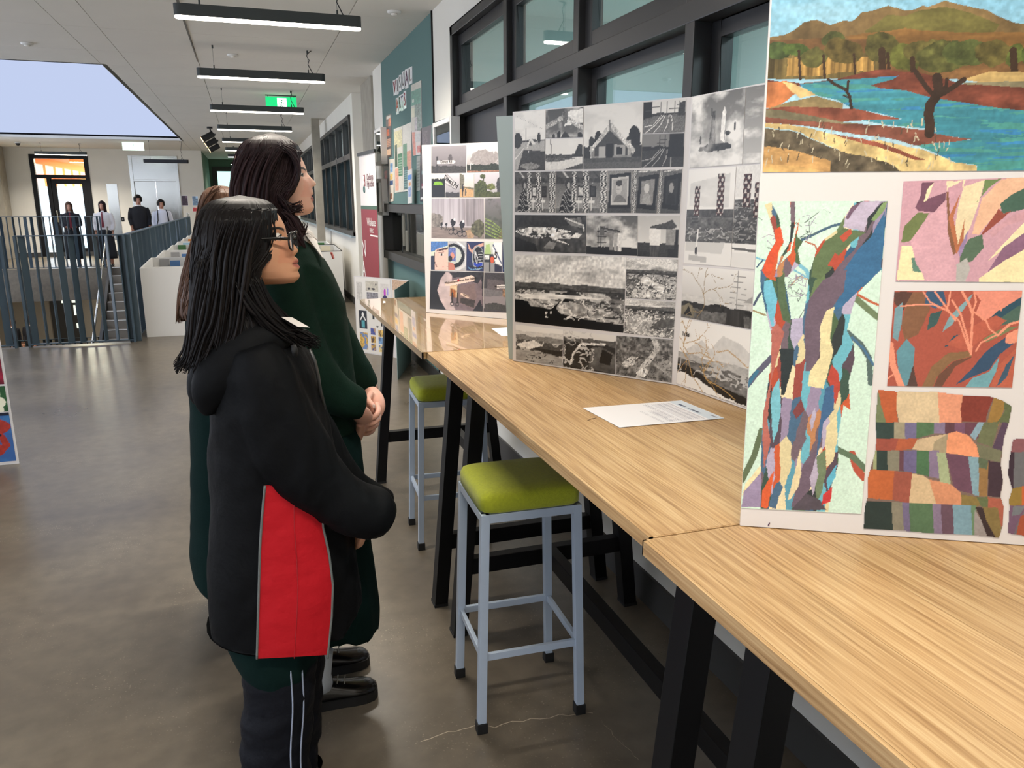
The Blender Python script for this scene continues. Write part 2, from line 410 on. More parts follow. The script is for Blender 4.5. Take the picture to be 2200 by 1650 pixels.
# main window: outer frame, mullions, transom, sashes, panes
win = thing('window_1', 'long dark aluminium window with two rows of panes above the tables', None, (XW, 2.0, MWZ0), kind='structure')
ZT = 2.19
fr = MB(); d0, d1 = XW-.035, XW+.12
fr.box((d0, MWY0, MWZ1-.06), (d1, MWY1, MWZ1)); fr.box((d0, MWY0, MWZ0), (d1, MWY1, MWZ0+.07)); fr.box((d0, MWY1-.06, MWZ0), (d1, MWY1, MWZ1)); fr.box((d0, MWY0, MWZ0), (d1, MWY0+.06, MWZ1))
fr.build('window_frame', M_DARKAL, win, bevel=.004)
mull = [MWY1-.06, 4.51, 3.475, 2.49, 1.49, .47, -.55, MWY0+.06]
for y in mull[1:-1]:
    MB().box((XW-.02, y-.03, MWZ0+.07), (XW+.1, y+.03, MWZ1-.06)).build('mullion', M_DARKAL, win, bevel=.004)
MB().box((XW-.022, MWY0+.06, ZT-.05), (XW+.1, MWY1-.06, ZT+.02)).build('transom', M_DARKAL, win, bevel=.004)
for i in range(len(mull)-1):
    yb, ya = mull[i]-(.03 if i else 0), mull[i+1]+(.03 if i+2 < len(mull) else 0)
    for (za, zb, sw, xo) in ((ZT+.02, MWZ1-.06, .075, .012), (MWZ0+.07, ZT-.05, .055 if i else .1, .05)):
        s_ = MB()
        s_.box((XW+xo, ya, za), (XW+xo+.05, ya+sw, zb)); s_.box((XW+xo, yb-sw, za), (XW+xo+.05, yb, zb))
        top = sw if za > 2 or i else .22
        s_.box((XW+xo, ya+sw, za), (XW+xo+.05, yb-sw, za+sw)); s_.box((XW+xo, ya+sw, zb-top), (XW+xo+.05, yb-sw, zb))
        so = s_.build('sash', M_DARKAL, win, bevel=.003)
        MB().box((XW+xo+.02, ya+sw-.005, za+sw-.005), (XW+xo+.026, yb-sw+.005, zb-top+.005)).build('pane', M_GLASS, so)
# the room behind the window
rm = MB(); X2 = XW+2.4
rm.box((X2, -3.5, 0), (X2+.1, 6.4, ZC)); rm.box((XW+.14, 6.3, 0), (X2, 6.38, ZC)); rm.box((XW+.14, -3.5, 0), (X2, -3.42, ZC))
rm.box((XW+.14, -3.5, ZC), (X2, 6.4, ZC+.1)); rm.box((XW+.14, -3.5, -.1), (X2, 6.4, 0))
struct(rm.build('wall_next_room', mat('pale_grey_green_paint', (196, 208, 206), .8)))
def area_lamp(name, loc, sx, sy, power, col, parent=None, rot=(0, 0, 0), spread=180):
    ld = bpy.data.lights.new(name, 'AREA'); ld.shape = 'RECTANGLE'; ld.size = sx; ld.size_y = sy; ld.energy = power; ld.color = col; ld.spread = math.radians(spread)
    lo = bpy.data.objects.new(name, ld); COL.objects.link(lo); lo.rotation_euler = rot
    if parent is not None:
        lo.parent = parent; lo.location = tuple(np.array(loc)-np.array(parent.location))
    else: lo.location = loc
    return lo
for i, y in enumerate((.2, 3.8)):  # unseen lamps, added to brighten the room behind the glass
    nl = thing('ceiling_panel_light', ['flat ceiling light behind the long window, beside the painted tree board', 'flat ceiling light behind the long window, beside the coloured photo board'][i], 'ceiling light', (XW+1.4, y, ZC-.04), 'lights in the next room')
    MB().box((XW+1.1, y-.6, ZC-.04), (XW+1.7, y+.6, ZC)).build('housing', M_WHITEP, nl)
    area_lamp('next_room_light', (XW+1.4, y, ZC-.06), .55, 1.1, 60, (.9, .97, 1), nl)

# low display window under the pinboard (dark deep frame, paint brushes behind glass)
lw = thing('window_2', 'low display window with deep charcoal frame under the pinboard', None, (XW, 7.6, LWZ0), kind='structure')
fr = MB(); a, b = XW-.05, XW+.3
fr.box((a, LWY0, LWZ0), (b, LWY1, LWZ0+.085)); fr.box((a, LWY0, LWZ1-.085), (b, LWY1, LWZ1)); fr.box((a, LWY0, LWZ0), (b, LWY0+.07, LWZ1)); fr.box((a, LWY1-.07, LWZ0), (b, LWY1, LWZ1))
fr.build('window_frame', M_DARKPT, lw, bevel=.004)
MB().box((XW+.05, LWY0+.05, LWZ0+.08), (XW+.056, LWY1-.05, LWZ1-.08)).build('pane', M_GLASSD, lw)
MB().box((XW+.05, 8.2, LWZ0+.08), (XW+.1, 8.25, LWZ1-.08)).build('mullion', M_DARKPT, lw)
MB().box((XW+.3, LWY0, LWZ0), (XW+.32, LWY1, LWZ1)).build('back_panel', mat('display_back', (66, 78, 76), .8), lw)
rs = random.Random(11)
for k in range(9):
    y = 6.62+k*.155; hgt = rs.uniform(.22, .36); c = [(190, 150, 40), (60, 90, 150), (200, 200, 190), (130, 150, 90), (150, 90, 130), (220, 120, 40), (90, 150, 170), (180, 160, 120), (70, 70, 80)][k]
    bo = thing('brush_jar' if k % 3 == 0 else 'paint_bottle', ['glass jar of brushes behind the low display window, %s', 'squeeze bottle of %s paint behind the low display window'][0 if k % 3 == 0 else 1] %
               ['with ochre handles', 'blue', 'white', 'with olive handles', 'mauve', 'orange', 'with pale blue handles', 'tan', 'dark grey'][k], 'jar' if k % 3 == 0 else 'bottle', (XW+.18, y, LWZ0+.085), 'art supplies in the display window')
    cm = mat('supply_%d' % k, c, .5); z0 = LWZ0+.085
    if k % 3 == 0:
        MB().tube([(XW+.18, y, z0), (XW+.18, y, z0+.12), (XW+.18, y, z0+.13)], [.04, .04, .037], 14).build('jar', mat('jar_glass', (170, 190, 190), .15), bo, True)
        for q in range(5):
            MB().tube([(XW+.18+.01*(q-2), y+.008*(q-2), z0+.02), (XW+.18+.025*(q-2), y+.02*(q-2), z0+hgt)], [.004, .007], 6).build('brush', cm, bo, True)
    else:
        MB().tube([(XW+.18, y, z0), (XW+.18, y, z0+hgt*.6), (XW+.18, y, z0+hgt*.72), (XW+.18, y, z0+hgt*.78)], [.04, .042, .03, .014], 14).build('bottle_body', cm, bo, True)
        MB().tube([(XW+.18, y, z0+hgt*.78), (XW+.18, y, z0+hgt)], [.013, .005], 10).build('nozzle', M_WHITEP, bo, True)

# windows with vertical blinds further along
for wi, (ya, yb) in enumerate(((W2Y0, W2Y1), (W3Y0, W3Y1))):
    w2 = thing('window_%d' % (3+wi), 'dark framed window with vertical blind slats', None, (XW, (ya+yb)/2, W2Z0), kind='structure')
    fr = MB(); a, b = XW-.03, XW+.16
    fr.box((a, ya, W2Z0), (b, yb, W2Z0+.06)); fr.box((a, ya, W2Z1-.06), (b, yb, W2Z1)); fr.box((a, ya, W2Z0), (b, ya+.05, W2Z1)); fr.box((a, yb-.05, W2Z0), (b, yb, W2Z1))
    fr.box((XW, ya, 2.15), (b-.04, yb, 2.23))
    fr.build('window_frame', M_DARKPT, w2, bevel=.004)
    MB().box((XW-.06, ya, W2Z0-.025), (XW+.12, yb, W2Z0)).build('sill', mat('sill_grey', (150, 165, 175), .4), w2)
    nb = 5
    for k in range(1, nb):
        y = ya+(yb-ya)*k/nb; MB().box((XW, y-.03, W2Z0+.06), (XW+.1, y+.03, W2Z1-.06)).build('mullion', M_DARKPT, w2)
    for k in range(nb):
        y0_ = ya+(yb-ya)*k/nb+.04; y1_ = ya+(yb-ya)*(k+1)/nb-.04
        MB().box((XW+.05, y0_, 2.23), (XW+.056, y1_, W2Z1-.06)).build('pane', M_GLASSD, w2)
        MB().box((XW+.08, y0_, W2Z0+.06), (XW+.086, y1_, 2.15)).build('pane', M_GLASSD, w2)
    sl = MB().hexa([(XW+.02, -.055, W2Z0+.075), (XW+.024, -.055, W2Z0+.075), (XW+.06, .055, W2Z0+.075), (XW+.056, .055, W2Z0+.075), (XW+.02, -.055, 2.14), (XW+.024, -.055, 2.14), (XW+.06, .055, 2.14), (XW+.056, .055, 2.14)]).build('blind_slat', mat('blind_fabric', (52, 62, 64), .8))
    k = 0; y = ya+.12; first = True
    while y < yb-.1:
        s_ = sl if first else sl.copy()
        if not first: COL.objects.link(s_)
        first = False; s_.parent = w2; s_.location = (-XW, y-(ya+yb)/2, -W2Z0); y += .155 if k % 5 else .21; k += 1
# backing room behind those windows (dim, daylight from beyond)
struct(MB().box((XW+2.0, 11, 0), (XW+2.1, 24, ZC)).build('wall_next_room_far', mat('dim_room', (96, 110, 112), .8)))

# grey post standing in front of the blind windows
p0 = wx(676, 275, 1.3); struct(MB().box((1.24, p0[1]-.07, 0), (1.38, p0[1]+.07, ZC)).build('column_2', M_CONC))

# ---- far wall with door, lift, niche
DX0, DX1, DZ = -5.6, -4.14, 2.82
LX0, LX1, LZ = -3.1, -1.79, 2.83
NX0, NX1, NZ = -1.12, XW, 2.98
b = MB()
for x0, x1, z0 in ((XL, DX0, 0), (DX0, DX1, DZ), (DX1, LX0, 0), (LX0, LX1, LZ), (LX1, NX0, 0)):
    b.box((x0, YF, z0), (x1, YF+.2, ZC+.1))
struct(b.build('wall_far', M_WALL))
b = MB(); b.box((XL-.1, -3.5, 0), (XL, 22.0, .5)); b.box((XL-.1, -3.5, 2.8), (XL, 22.0, ZC+.1)); b.box((XL-.1, 22.0, 0), (XL, YF+.2, ZC+.1))
struct(b.build('wall_left', M_WALL))
w7 = thing('window_7', 'tall side windows lighting the hall and stair void', None, (XL, 3, .5), kind='structure')  # unseen windows, added along the left wall to let daylight in
for k in range(17):
    y = -3.5+25.4*k/16; MB().box((XL-.08, y-.04, .5), (XL-.02, y+.04, 2.8)).build('mullion', M_DARKAL, w7)
MB().box((XL-.055, -3.5, .5), (XL-.05, 22.0, 2.8)).build('pane', clear_tint('clear_glazing', (.985, .985, .985)), w7)
b = MB(); b.box((XL, -3.6, 0), (XW+.2, -3.5, .4)); b.box((XL, -3.6, 2.85), (XW+.2, -3.5, ZC+.1)); b.box((-2.6, -3.6, .4), (XW+.2, -3.5, 2.85))
struct(b.build('wall_back', M_WALL))
w8 = thing('window_8', 'tall end windows behind the viewpoint', None, (-2.8, -3.5, .4), kind='structure')  # unseen windows, added for more light from behind the camera
for k in range(6):
    x = XL+4.0*k/5; MB().box((x-.04, -3.58, .4), (x+.04, -3.52, 2.85)).build('mullion', M_DARKAL, w8)
MB().box((XL, -3.555, .4), (-2.6, -3.55, 2.85)).build('pane', MATS['clear_glazing'], w8)
struct(MB().box((XL, 24.7, 0), (XL+.42, 25.3, ZC)).build('column_3', M_CONC))
struct(MB().box((XL+.02, YF-.02, 0), (NX0, YF, .12)).build('baseboard_far', M_DARKPT))
# green niche/corridor continuing past the far wall
g = MB(); g.box((NX0-.1, YF+.2, 0), (NX0, YF+5, ZC)); g.box((NX0, YF+5, 0), (XW+.1, YF+5.1, ZC)); g.box((XW, YF, 0), (XW+.1, YF+5, ZC))
struct(g.build('wall_niche', M_GREENW))
struct(MB().box((NX0, YF, ZC), (XW+.1, YF+5, ZC+.08)).build('ceiling_niche', M_CEIL))
nd = thing('window_5', 'far corridor window glowing pale green daylight in a dark frame', None, (-.1, YF+5, 1.3), kind='structure')
q0 = fy(455, 358, YF+5); q1 = fy(520, 480, YF+5)
fr = MB(); t_ = .16
fr.box((q0[0], YF+4.93, q0[2]-t_), (q1[0], YF+5, q0[2])); fr.box((q0[0], YF+4.93, .05), (q0[0]+t_, YF+5, q0[2]-t_)); fr.box((q1[0]-t_, YF+4.93, .05), (q1[0], YF+5, q0[2]-t_)); fr.box((q0[0], YF+4.93, .05), (q1[0], YF+5, .15))
fr.build('window_frame', M_DARKPT, nd)
MB().box((q0[0]+t_, YF+4.96, .15), (q1[0]-t_, YF+4.97, q0[2]-t_)).build('pane', mat('daylit_pane', (210, 240, 230), .2, emit=(190, 236, 222), estr=1.0), nd)

# glazed door with transom
dr = thing('door_1', 'glazed door in a black frame with transom light, daylight beyond', None, ((DX0+DX1)/2, YF, 0), kind='structure')
fr = MB(); a, b2 = YF-.03, YF+.15; t_ = .11
fr.box((DX0, a, DZ-t_), (DX1, b2, DZ)); fr.box((DX0, a, 0), (DX0+t_, b2, DZ-t_)); fr.box((DX1-t_, a, 0), (DX1, b2, DZ-t_)); fr.box((DX0+t_, a, 2.17), (DX1-t_, b2, 2.27))
fr.box((DX0+.36, a, 0), (DX0+.46, b2, 2.17))
fr.build('door_frame', M_BLACK, dr, bevel=.004)
lf = MB(); x0, x1 = DX0+.46, DX1-t_
lf.box((x0, YF, 0.02), (x0+.12, YF+.05, 2.16)); lf.box((x1-.12, YF, .02), (x1, YF+.05, 2.16)); lf.box((x0+.12, YF, 2.02), (x1-.12, YF+.05, 2.16)); lf.box((x0+.12, YF, .02), (x1-.12, YF+.05, .22))
leaf = lf.build('door_leaf', M_BLACK, dr, bevel=.004)
MB().box((x0+.12, YF+.02, .22), (x1-.12, YF+.026, 2.02)).build('pane', M_GLASS, leaf)
MB().tube([(x0+.06, YF-.02, .95), (x0+.06, YF-.05, .97), (x0+.06, YF-.05, 1.28), (x0+.06, YF-.02, 1.3)], .015, 8).build('door_handle', M_STEEL, leaf, True)
MB().box((DX0+t_, YF+.02, .1), (DX0+.36, YF+.026, 2.17)).build('pane', M_GLASS, dr)
MB().box((DX0+t_, YF+.02, 2.27), (DX1-t_, YF+.026, DZ-t_)).build('pane', M_GLASS, dr)
# lobby beyond the door with an orange wall and a daylight opening
lb = MB(); lb.box((DX0-.6, YF+.2, 2.9), (DX1+.6, YF+3.2, 3.0)); lb.box((DX0-.7, YF+.2, 0), (DX0-.6, YF+3.2, 3)); lb.box((DX0-.6, YF+3.1, 2.0), (DX1+.6, YF+3.2, 3.0))
struct(lb.build('wall_lobby', mat('orange_paint', (226, 150, 92), .7)))
struct(MB().box((DX1+.5, YF+.2, 0), (DX1+.6, YF+3.2, 3)).build('wall_lobby_right', M_WALL))
area_lamp('lobby_light', ((DX0+DX1)/2, YF+1.4, 2.85), .8, .8, 260, (1, .85, .62))  # added lamp, brightens the lobby seen through the door
for o_ in [bpy.data.objects['lobby_light']]:
    lt = thing('ceiling_panel_light', 'warm ceiling light in the orange lobby behind the glazed door', 'ceiling light', ((DX0+DX1)/2, YF+1.4, 2.87))
    MB().box(((DX0+DX1)/2-.3, YF+1.1, 2.87), ((DX0+DX1)/2+.3, YF+1.7, 2.9)).build('housing', M_LIGHT, lt)
# lift
lt = thing('lift_door', 'stainless steel lift doors with tall steel header panel in the far wall', 'lift', ((LX0+LX1)/2, YF, 0))
fr = MB(); fr.box((LX0, YF-.03, 0), (LX0+.09, YF+.12, LZ)); fr.box((LX1-.09, YF-.03, 0), (LX1, YF+.12, LZ)); fr.box((LX0+.09, YF-.02, LZ-.04), (LX1-.09, YF+.12, LZ)); fr.box((LX0+.09, YF-.03, 2.11), (LX1-.09, YF+.12, 2.16))
fr.build('frame', M_STEEL, lt, bevel=.004)
MB().box((LX0+.09, YF, 2.16), (LX1-.09, YF+.03, LZ-.04)).build('header_panel', M_STEEL, lt)
mx = (LX0+LX1)/2
for x0, x1 in ((LX0+.09, mx-.004), (mx+.004, LX1-.09)):
    MB().box((x0, YF+.05, 0), (x1, YF+.08, 2.11)).build('sliding_door', M_STEEL, lt, bevel=.003)
q0 = fy(228, 395, YF); q1 = fy(250, 515, YF)
pn = tag(MB().box((q0[0], YF-.015, q1[2]), (q0[0]+.28, YF, q0[2])).build('kick_plate', M_STEEL, bevel=.003), 'tall narrow stainless steel panel on the wall between door and lift', 'wall panel')
sw = thing('light_switch', 'small dark switch plate beside the lift', 'switch', fy(264, 471, YF-.01))
c0 = fy(264, 471, YF-.01); MB().box((c0[0]-.04, YF-.012, c0[2]-.06), (c0[0]+.04, YF, c0[2]+.06)).build('plate', M_BLACK, sw, bevel=.003)
MB().box((c0[0]-.015, YF-.02, c0[2]-.02), (c0[0]+.015, YF-.012, c0[2]+.02)).build('button', M_STEEL, sw)
# ================================================================== tables
ZTOP, TTH = 1.03, .025
def bar_table(y0, y1, xf, leg_ys, wood, label, so=.395):
    t = thing('bar_table', label, 'table', (xf+.4, (y0+y1)/2, 0), 'bar tables along the window wall')
    xb = xf+.8; n = 6
    for k in range(n):
        x0 = xf+.006+(xb-xf-.012)*k/n; x1 = xf+.006+(xb-xf-.012)*(k+1)/n
        MB().box((x0+.0003, y0+.003, ZTOP-TTH), (x1-.0003, y1-.003, ZTOP)).build('plank', wood, t)
    for lo, hi in (((xf, y0, ZTOP-TTH), (xf+.006, y1, ZTOP-.0005)), ((xb-.006, y0, ZTOP-TTH), (xb, y1, ZTOP-.0005))):
        MB().box(lo, hi).build('edge_band', wood, t)
    for lo, hi in (((xf, y0, ZTOP-TTH), (xb, y0+.003, ZTOP-.0005)), ((xf, y1-.003, ZTOP-TTH), (xb, y1, ZTOP-.0005))):
        MB().box(lo, hi).build('edge_band', wood, t)
    zt = ZTOP-TTH
    for y in leg_ys:
        for xa, xb2 in ((.15, .06), (.64, .75)):
            lg = MB(); a, b, h = .026, .03, zt
            lg.hexa([(xf+xb2-a, y-b, 0), (xf+xb2+a, y-b, 0), (xf+xb2+a, y+b, 0), (xf+xb2-a, y+b, 0), (xf+xa-a, y-b, h), (xf+xa+a, y-b, h), (xf+xa+a, y+b, h), (xf+xa-a, y+b, h)])
            lo = lg.build('leg', M_BLACK, t, bevel=.002)
            MB().box((xf+xb2-a-.001, y-b-.001, 0), (xf+xb2+a+.001, y+b+.001, .012)).build('foot_pad', M_RUBBER, lo)
        MB().box((xf+.1, y-.02, .235), (xf+.72, y+.02, .295)).build('crossbar', M_BLACK, t, bevel=.002)
        MB().box((xf+.13, y-.025, zt-.04), (xf+.66, y+.025, zt)).build('top_bracket', M_BLACK, t)
    MB().box((xf+so, min(leg_ys)+.02, .235), (xf+so+.04, max(leg_ys)-.02, .295)).build('stretcher', M_BLACK, t, bevel=.002)
    return t
bar_table(2.632, 4.23, .553, (2.71, 4.14), M_WOODG, 'tall bar table with mirror-glossy oak top carrying the coloured photo board', .475)
tbm = bar_table(1.003, 2.628, .57, (1.07, 2.48), M_WOOD, 'tall bar table with oak laminate top carrying the black and white photo board')
bar_table(-.6, .999, .555, (.845, -.5), M_WOOD, 'tall bar table with oak laminate top carrying the painted tree board')

MB().tube([fl(1262, 904, ZTOP)+np.array((0, 0, .0004)), fl(1272, 900, ZTOP)+np.array((0, 0, .0006)), fl(1281, 898, ZTOP)+np.array((0, 0, .0004))], .0007, 5).build('pencil_mark', mat('pencil', (110, 90, 74), .7), tbm)
# ================================================================== stools
def bar_stool(loc, rz, label):
    s = thing('bar_stool', label, 'stool', (0, 0, 0), 'lime bar stools')
    # cushion
    hw, hd, z0, z1 = .152, .150, .694, .752
    rings = []
    for z, inset in ((z0, .006), (z0+.006, 0), (z1-.022, 0), (z1-.008, .006), (z1-.001, .02), (z1+.003, .06), (z1+.004, .11)):
        r = []; a, b = hw-inset, hd-inset
        for t in np.linspace(0, 2*math.pi, 48, endpoint=False):
            c, sn = math.cos(t), math.sin(t); e = 2/9.0
            r.append((a*math.copysign(abs(c)**e, c), b*math.copysign(abs(sn)**e, sn), z))
        rings.append(r)
    MB().loft(rings).build('seat_cushion', M_LIME, s, True)
    tw, td, bw, bd = .138, .134, .157, .146
    fr = MB(); w_ = .026
    for a, b in (((-tw, -td), (tw, -td)), ((tw, -td), (tw, td)), ((tw, td), (-tw, td)), ((-tw, td), (-tw, -td))):
        fr.bar((a[0], a[1], .679), (b[0], b[1], .679), .024, .026)
    fr.build('seat_frame', M_GREYMET, s, bevel=.0015)
    for sx in (-1, 1):
        for sy in (-1, 1):
            a = .0125
            p0 = (sx*bw, sy*bd, .0); p1 = (sx*tw, sy*td, .692)
            lg = MB().hexa([(p0[0]-a, p0[1]-a, .02), (p0[0]+a, p0[1]-a, .02), (p0[0]+a, p0[1]+a, .02), (p0[0]-a, p0[1]+a, .02), (p1[0]-a, p1[1]-a, .692), (p1[0]+a, p1[1]-a, .692), (p1[0]+a, p1[1]+a, .692), (p1[0]-a, p1[1]+a, .692)]).build('leg', M_GREYMET, s, bevel=.0015)
            MB().box((p0[0]-.016, p0[1]-.016, 0), (p0[0]+.016, p0[1]+.016, .034)).build('foot_cap', M_RUBBER, lg, bevel=.002)
    zr = .245; k = 1-zr/.692; rw = tw+(bw-tw)*k; rd = td+(bd-td)*k
    for a, b, z in (((-rw, -rd), (rw, -rd), zr), ((rw, -rd), (rw, rd), zr), ((rw, rd), (-rw, rd), zr), ((-rw, rd), (-rw, -rd), zr)):
        MB().bar((a[0], a[1], z), (b[0], b[1], z), .012, .022).build('footrest', M_GREYMET, s, bevel=.001)
    s.location = loc; s.rotation_euler = (0, 0, rz)
    return s
bar_stool((.718, 2.072, 0), math.radians(-2), 'lime green square bar stool with grey legs under the matt oak table')
bar_stool((.812, 3.35, 0), math.radians(-3), 'lime green square bar stool with grey legs under the glossy oak table')

# ================================================================== pendants
def pendant(y, x0, x1, z, label, lit=True, power=1.0, cable=True, group='linear pendants in the corridor'):
    cx = (x0+x1)/2; p = thing('linear_pendant', label, 'pendant light', (cx, y, z), group)
    w_, h_ = .034, .072
    n = 10; pr = []
    for t in np.linspace(-math.pi/2, math.pi/2, n): pr.append((x1-w_+w_*math.cos(t), y+w_*math.sin(t)))
    for t in np.linspace(math.pi/2, 3*math.pi/2, n): pr.append((x0+w_+w_*math.cos(t), y+w_*math.sin(t)))
    MB().loft([[(a, b, z+.016) for a, b in pr], [(a, b, z+h_+.016) for a, b in pr]]).build('housing', M_FIXT if lit else M_FIXTB, p)
    q = [(cx+(a-cx)*.995, y+(b-y)*.9) for a, b in pr]
    MB().loft([[(cx+(a-cx)*.985, y+(b-y)*.6, z) for a, b in pr], [(a, b, z+.006) for a, b in q], [(a, b, z+.018) for a, b in q]]).build('diffuser', M_LIGHT if lit else M_FIXTB, p)
    for x in (x0+.16, x1-.16):
        MB().tube([(x, y, z+h_), (x, y, ZC)], .0015, 5).build('wire', M_WIRE, p)
        MB().cyl((x, y, ZC-.03), (x, y, ZC), .008, 8).build('ceiling_anchor', M_FIXT, p)
        MB().cyl((x, y, z+h_+.01), (x, y, z+h_+.05), .006, 8).build('gripper', M_FIXT, p)
    if cable:
        rc = random.Random(int(y*10)); xx = x1-.16
        P = [(xx+.05, y, z+h_), (xx+.02, y, z+h_+.06), (xx, y, z+h_+.1)]+[(xx+rc.uniform(-.015, .025), y+rc.uniform(-.01, .01), z+h_+.1+.04*k) for k in range(1, 4)]+[(xx+.04, y, ZC)]
        MB().tube(P, .004, 6).build('cable', M_FIXTB, p, True)
    if lit:
        area_lamp('pendant_light', (cx, y, z-.01), x1-x0-.06, .05, PENDANT_POWER*power, LAMP_COL, p, spread=150)
    return p
PX0, PX1, PZ = -.345, .855, 2.7
pys = [-2.1, .5, 3.1, 5.8, 8.4, 11.4, 14.3, 17.2, 20.1, 23.0, 27.6]  # last entry is an extra lamp, added to light the far corridor
plab = ['over the end of the corridor behind the tables', 'over the painted tree board', 'over the glossy oak table', 'beyond the green notice wall, with curling cable', 'before the green exit sign', 'crossing in front of the green exit sign', 'past the green exit sign', 'beside the black spotlights', 'near the far end of the bins', 'by the green far corridor', 'inside the green far corridor']
for y, lb in zip(pys, plab):
    pendant(y, PX0, PX1, PZ, 'slim grey linear pendant light '+lb, power=.68 if y < 1 else 1.0)
a = fy(308, 347, 21.6); b = fy(405, 344, 21.6)
pendant(21.6, a[0], b[0], a[2]-.03, 'thin black pendant bar hung in front of the lift', lit=False, group='pendants by the lift')
# extra pendant added over the landing to brighten the far wall
pendant(23.3, -5.0, -3.8, PZ, 'slim grey linear pendant light on the landing by the glazed door', power=3.0, group='pendants by the lift')
# lamps added to brighten the lower floor
for x, y, lb in ((-4.2, 26.2, 'behind the stair'), (-6.4, 24.4, 'over the standing students')):
    l_ = thing('ceiling_panel_light', 'square ceiling light of the lower floor '+lb, 'ceiling light', (x, y, -.82), 'lower floor lights')
    MB().box((x-.3, y-.3, -.82), (x+.3, y+.3, -.76)).build('housing', M_WHITEP, l_)
    area_lamp('lower_light', (x, y, -.85), .5, .5, 30, LAMP_COL, l_)

# recessed downlight trims, smoke detector, dome camera
for (u, v, lb) in ((58, 92, 'left of the corridor bulkhead'), (500, 117, 'between two linear pendants'), (847, 24, 'next to the notice wall')):
    c = fl(u, v, ZC); d = thing('smoke_detector', 'small round white ceiling detector '+lb, 'detector', (c[0], c[1], ZC-.02), 'ceiling detectors')
    MB().tube([(c[0], c[1], ZC+.0), (c[0], c[1], ZC-.012), (c[0], c[1], ZC-.02)], [.055, .055, .04], 20).build('base', M_WHITEP, d, True)
    MB().tube([(c[0], c[1], ZC-.02), (c[0], c[1], ZC-.032)], [.028, .02], 16).build('sensor', M_CEIL, d, True)
c = fl(39, 314, ZC-.1); c = np.array((c[0], min(c[1], YF-.3), ZC))
d = thing('dome_camera', 'small dark dome camera on the ceiling near the glazed door', 'camera', (c[0], c[1], ZC-.1))
MB().cyl((c[0], c[1], ZC-.03), (c[0], c[1], ZC), .07, 16).build('mount', M_WHITEP, d, True)
MB().ball((c[0], c[1], ZC-.03), (.055, .055, .06)).build('dome', M_FIXTB, d, True)

# spotlights
for k, (y, dz) in enumerate(((17.3, 0), (19.0, 0), (20.9, 0))):
    x = -.56; s = thing('spotlight', ['black cylinder spotlight, first of three on the ceiling by the skylight', 'black cylinder spotlight between the other two by the skylight', 'black cylinder spotlight with warm glowing lens, last of three by the skylight'][k], 'spotlight', (x, y, ZC), 'ceiling spotlights')
    MB().cyl((x, y, ZC-.035), (x, y, ZC), .055, 16).build('ceiling_plate', M_FIXTB, s)
    MB().tube([(x, y, ZC-.03), (x+.02, y, ZC-.1), (x+.05, y, ZC-.14)], .014, 8).build('arm', M_FIXTB, s)
    a = np.array((x+.06, y, ZC-.13)); b = a+np.array((-.22, -.03, -.12))
    MB().cyl(a, b, .06, 18).build('head', M_FIXTB, s)
    dd = (b-a)/np.linalg.norm(b-a); MB().cyl(b, b+dd*.004, .05, 18).build('lens', mat('warm_lens', (255, 220, 160), .4, emit=(255, 214, 150), estr=3.0), s)

# exit signs
def exit_sign(c, w_, h_, label, bright):
    s = thing('exit_sign', label, 'exit sign', (c[0], c[1], c[2]))
    MB().box((c[0]-w_/2, c[1], c[2]-h_/2), (c[0]+w_/2, c[1]+.03, c[2]+h_/2)).build('panel', mat('exit_green_%s' % bright, (10, 170, 96), .4, emit=(20, 176, 104) if bright else (225, 240, 232), estr=1.0 if bright else 1.1), s, bevel=.002)
    wm = mat('exit_white', (240, 255, 248), .4, emit=(235, 255, 245), estr=1.2)
    gm = mat('exit_dark', (6, 120, 72), .4, emit=(8, 120, 70), estr=.6)
    yy = c[1]-.004
    MB().box((c[0]-w_*.13, yy, c[2]-h_*.42), (c[0]+w_*.17, yy+.003, c[2]+h_*.42)).build('doorway_mark', wm, s)
    rn = MB(); k = h_*.4; o = np.array((c[0], yy-.002, c[2]))
    P = lambda a, b: o+np.array((a*k, 0, b*k))
    rn.ball(P(.12, .62), (.13*k, .002, .13*k), 10, 6)
    for pts, r in (((P(.08, .42), P(-.06, -.1)), .14), ((P(-.06, -.1), P(.25, -.4), P(.12, -.85)), .09), ((P(-.06, -.1), P(-.22, -.5), P(-.62, -.55)), .09), ((P(.08, .38), P(.38, .12), P(.6, .25)), .07), ((P(.05, .38), P(-.3, .2), P(-.42, -.1)), .07)):
        for a, b in zip(pts, pts[1:]): rn.bar(a, b, r*k, .002, upv=(0, 1, 0))
    rn.build('running_figure', gm, s)
    for sx in (-.42, .42): MB().tube([(c[0]+sx*w_, c[1]+.015, c[2]+h_/2), (c[0]+sx*w_, c[1]+.015, ZC)], .004, 6).build('hanger', M_FIXT, s)
    MB().box((c[0]-w_/2, c[1]+.005, ZC-.012), (c[0]+w_/2, c[1]+.025, ZC)).build('ceiling_rail', M_FIXT, s)
c = fy(604.5, 224, 11.9); exit_sign(c, .42, .195, 'green lit exit sign with white running figure hung from the ceiling', True)
c = fy(286, 314, 22.4); exit_sign(c, .5, .21, 'overexposed white lit exit sign hung below the skylight end', False)

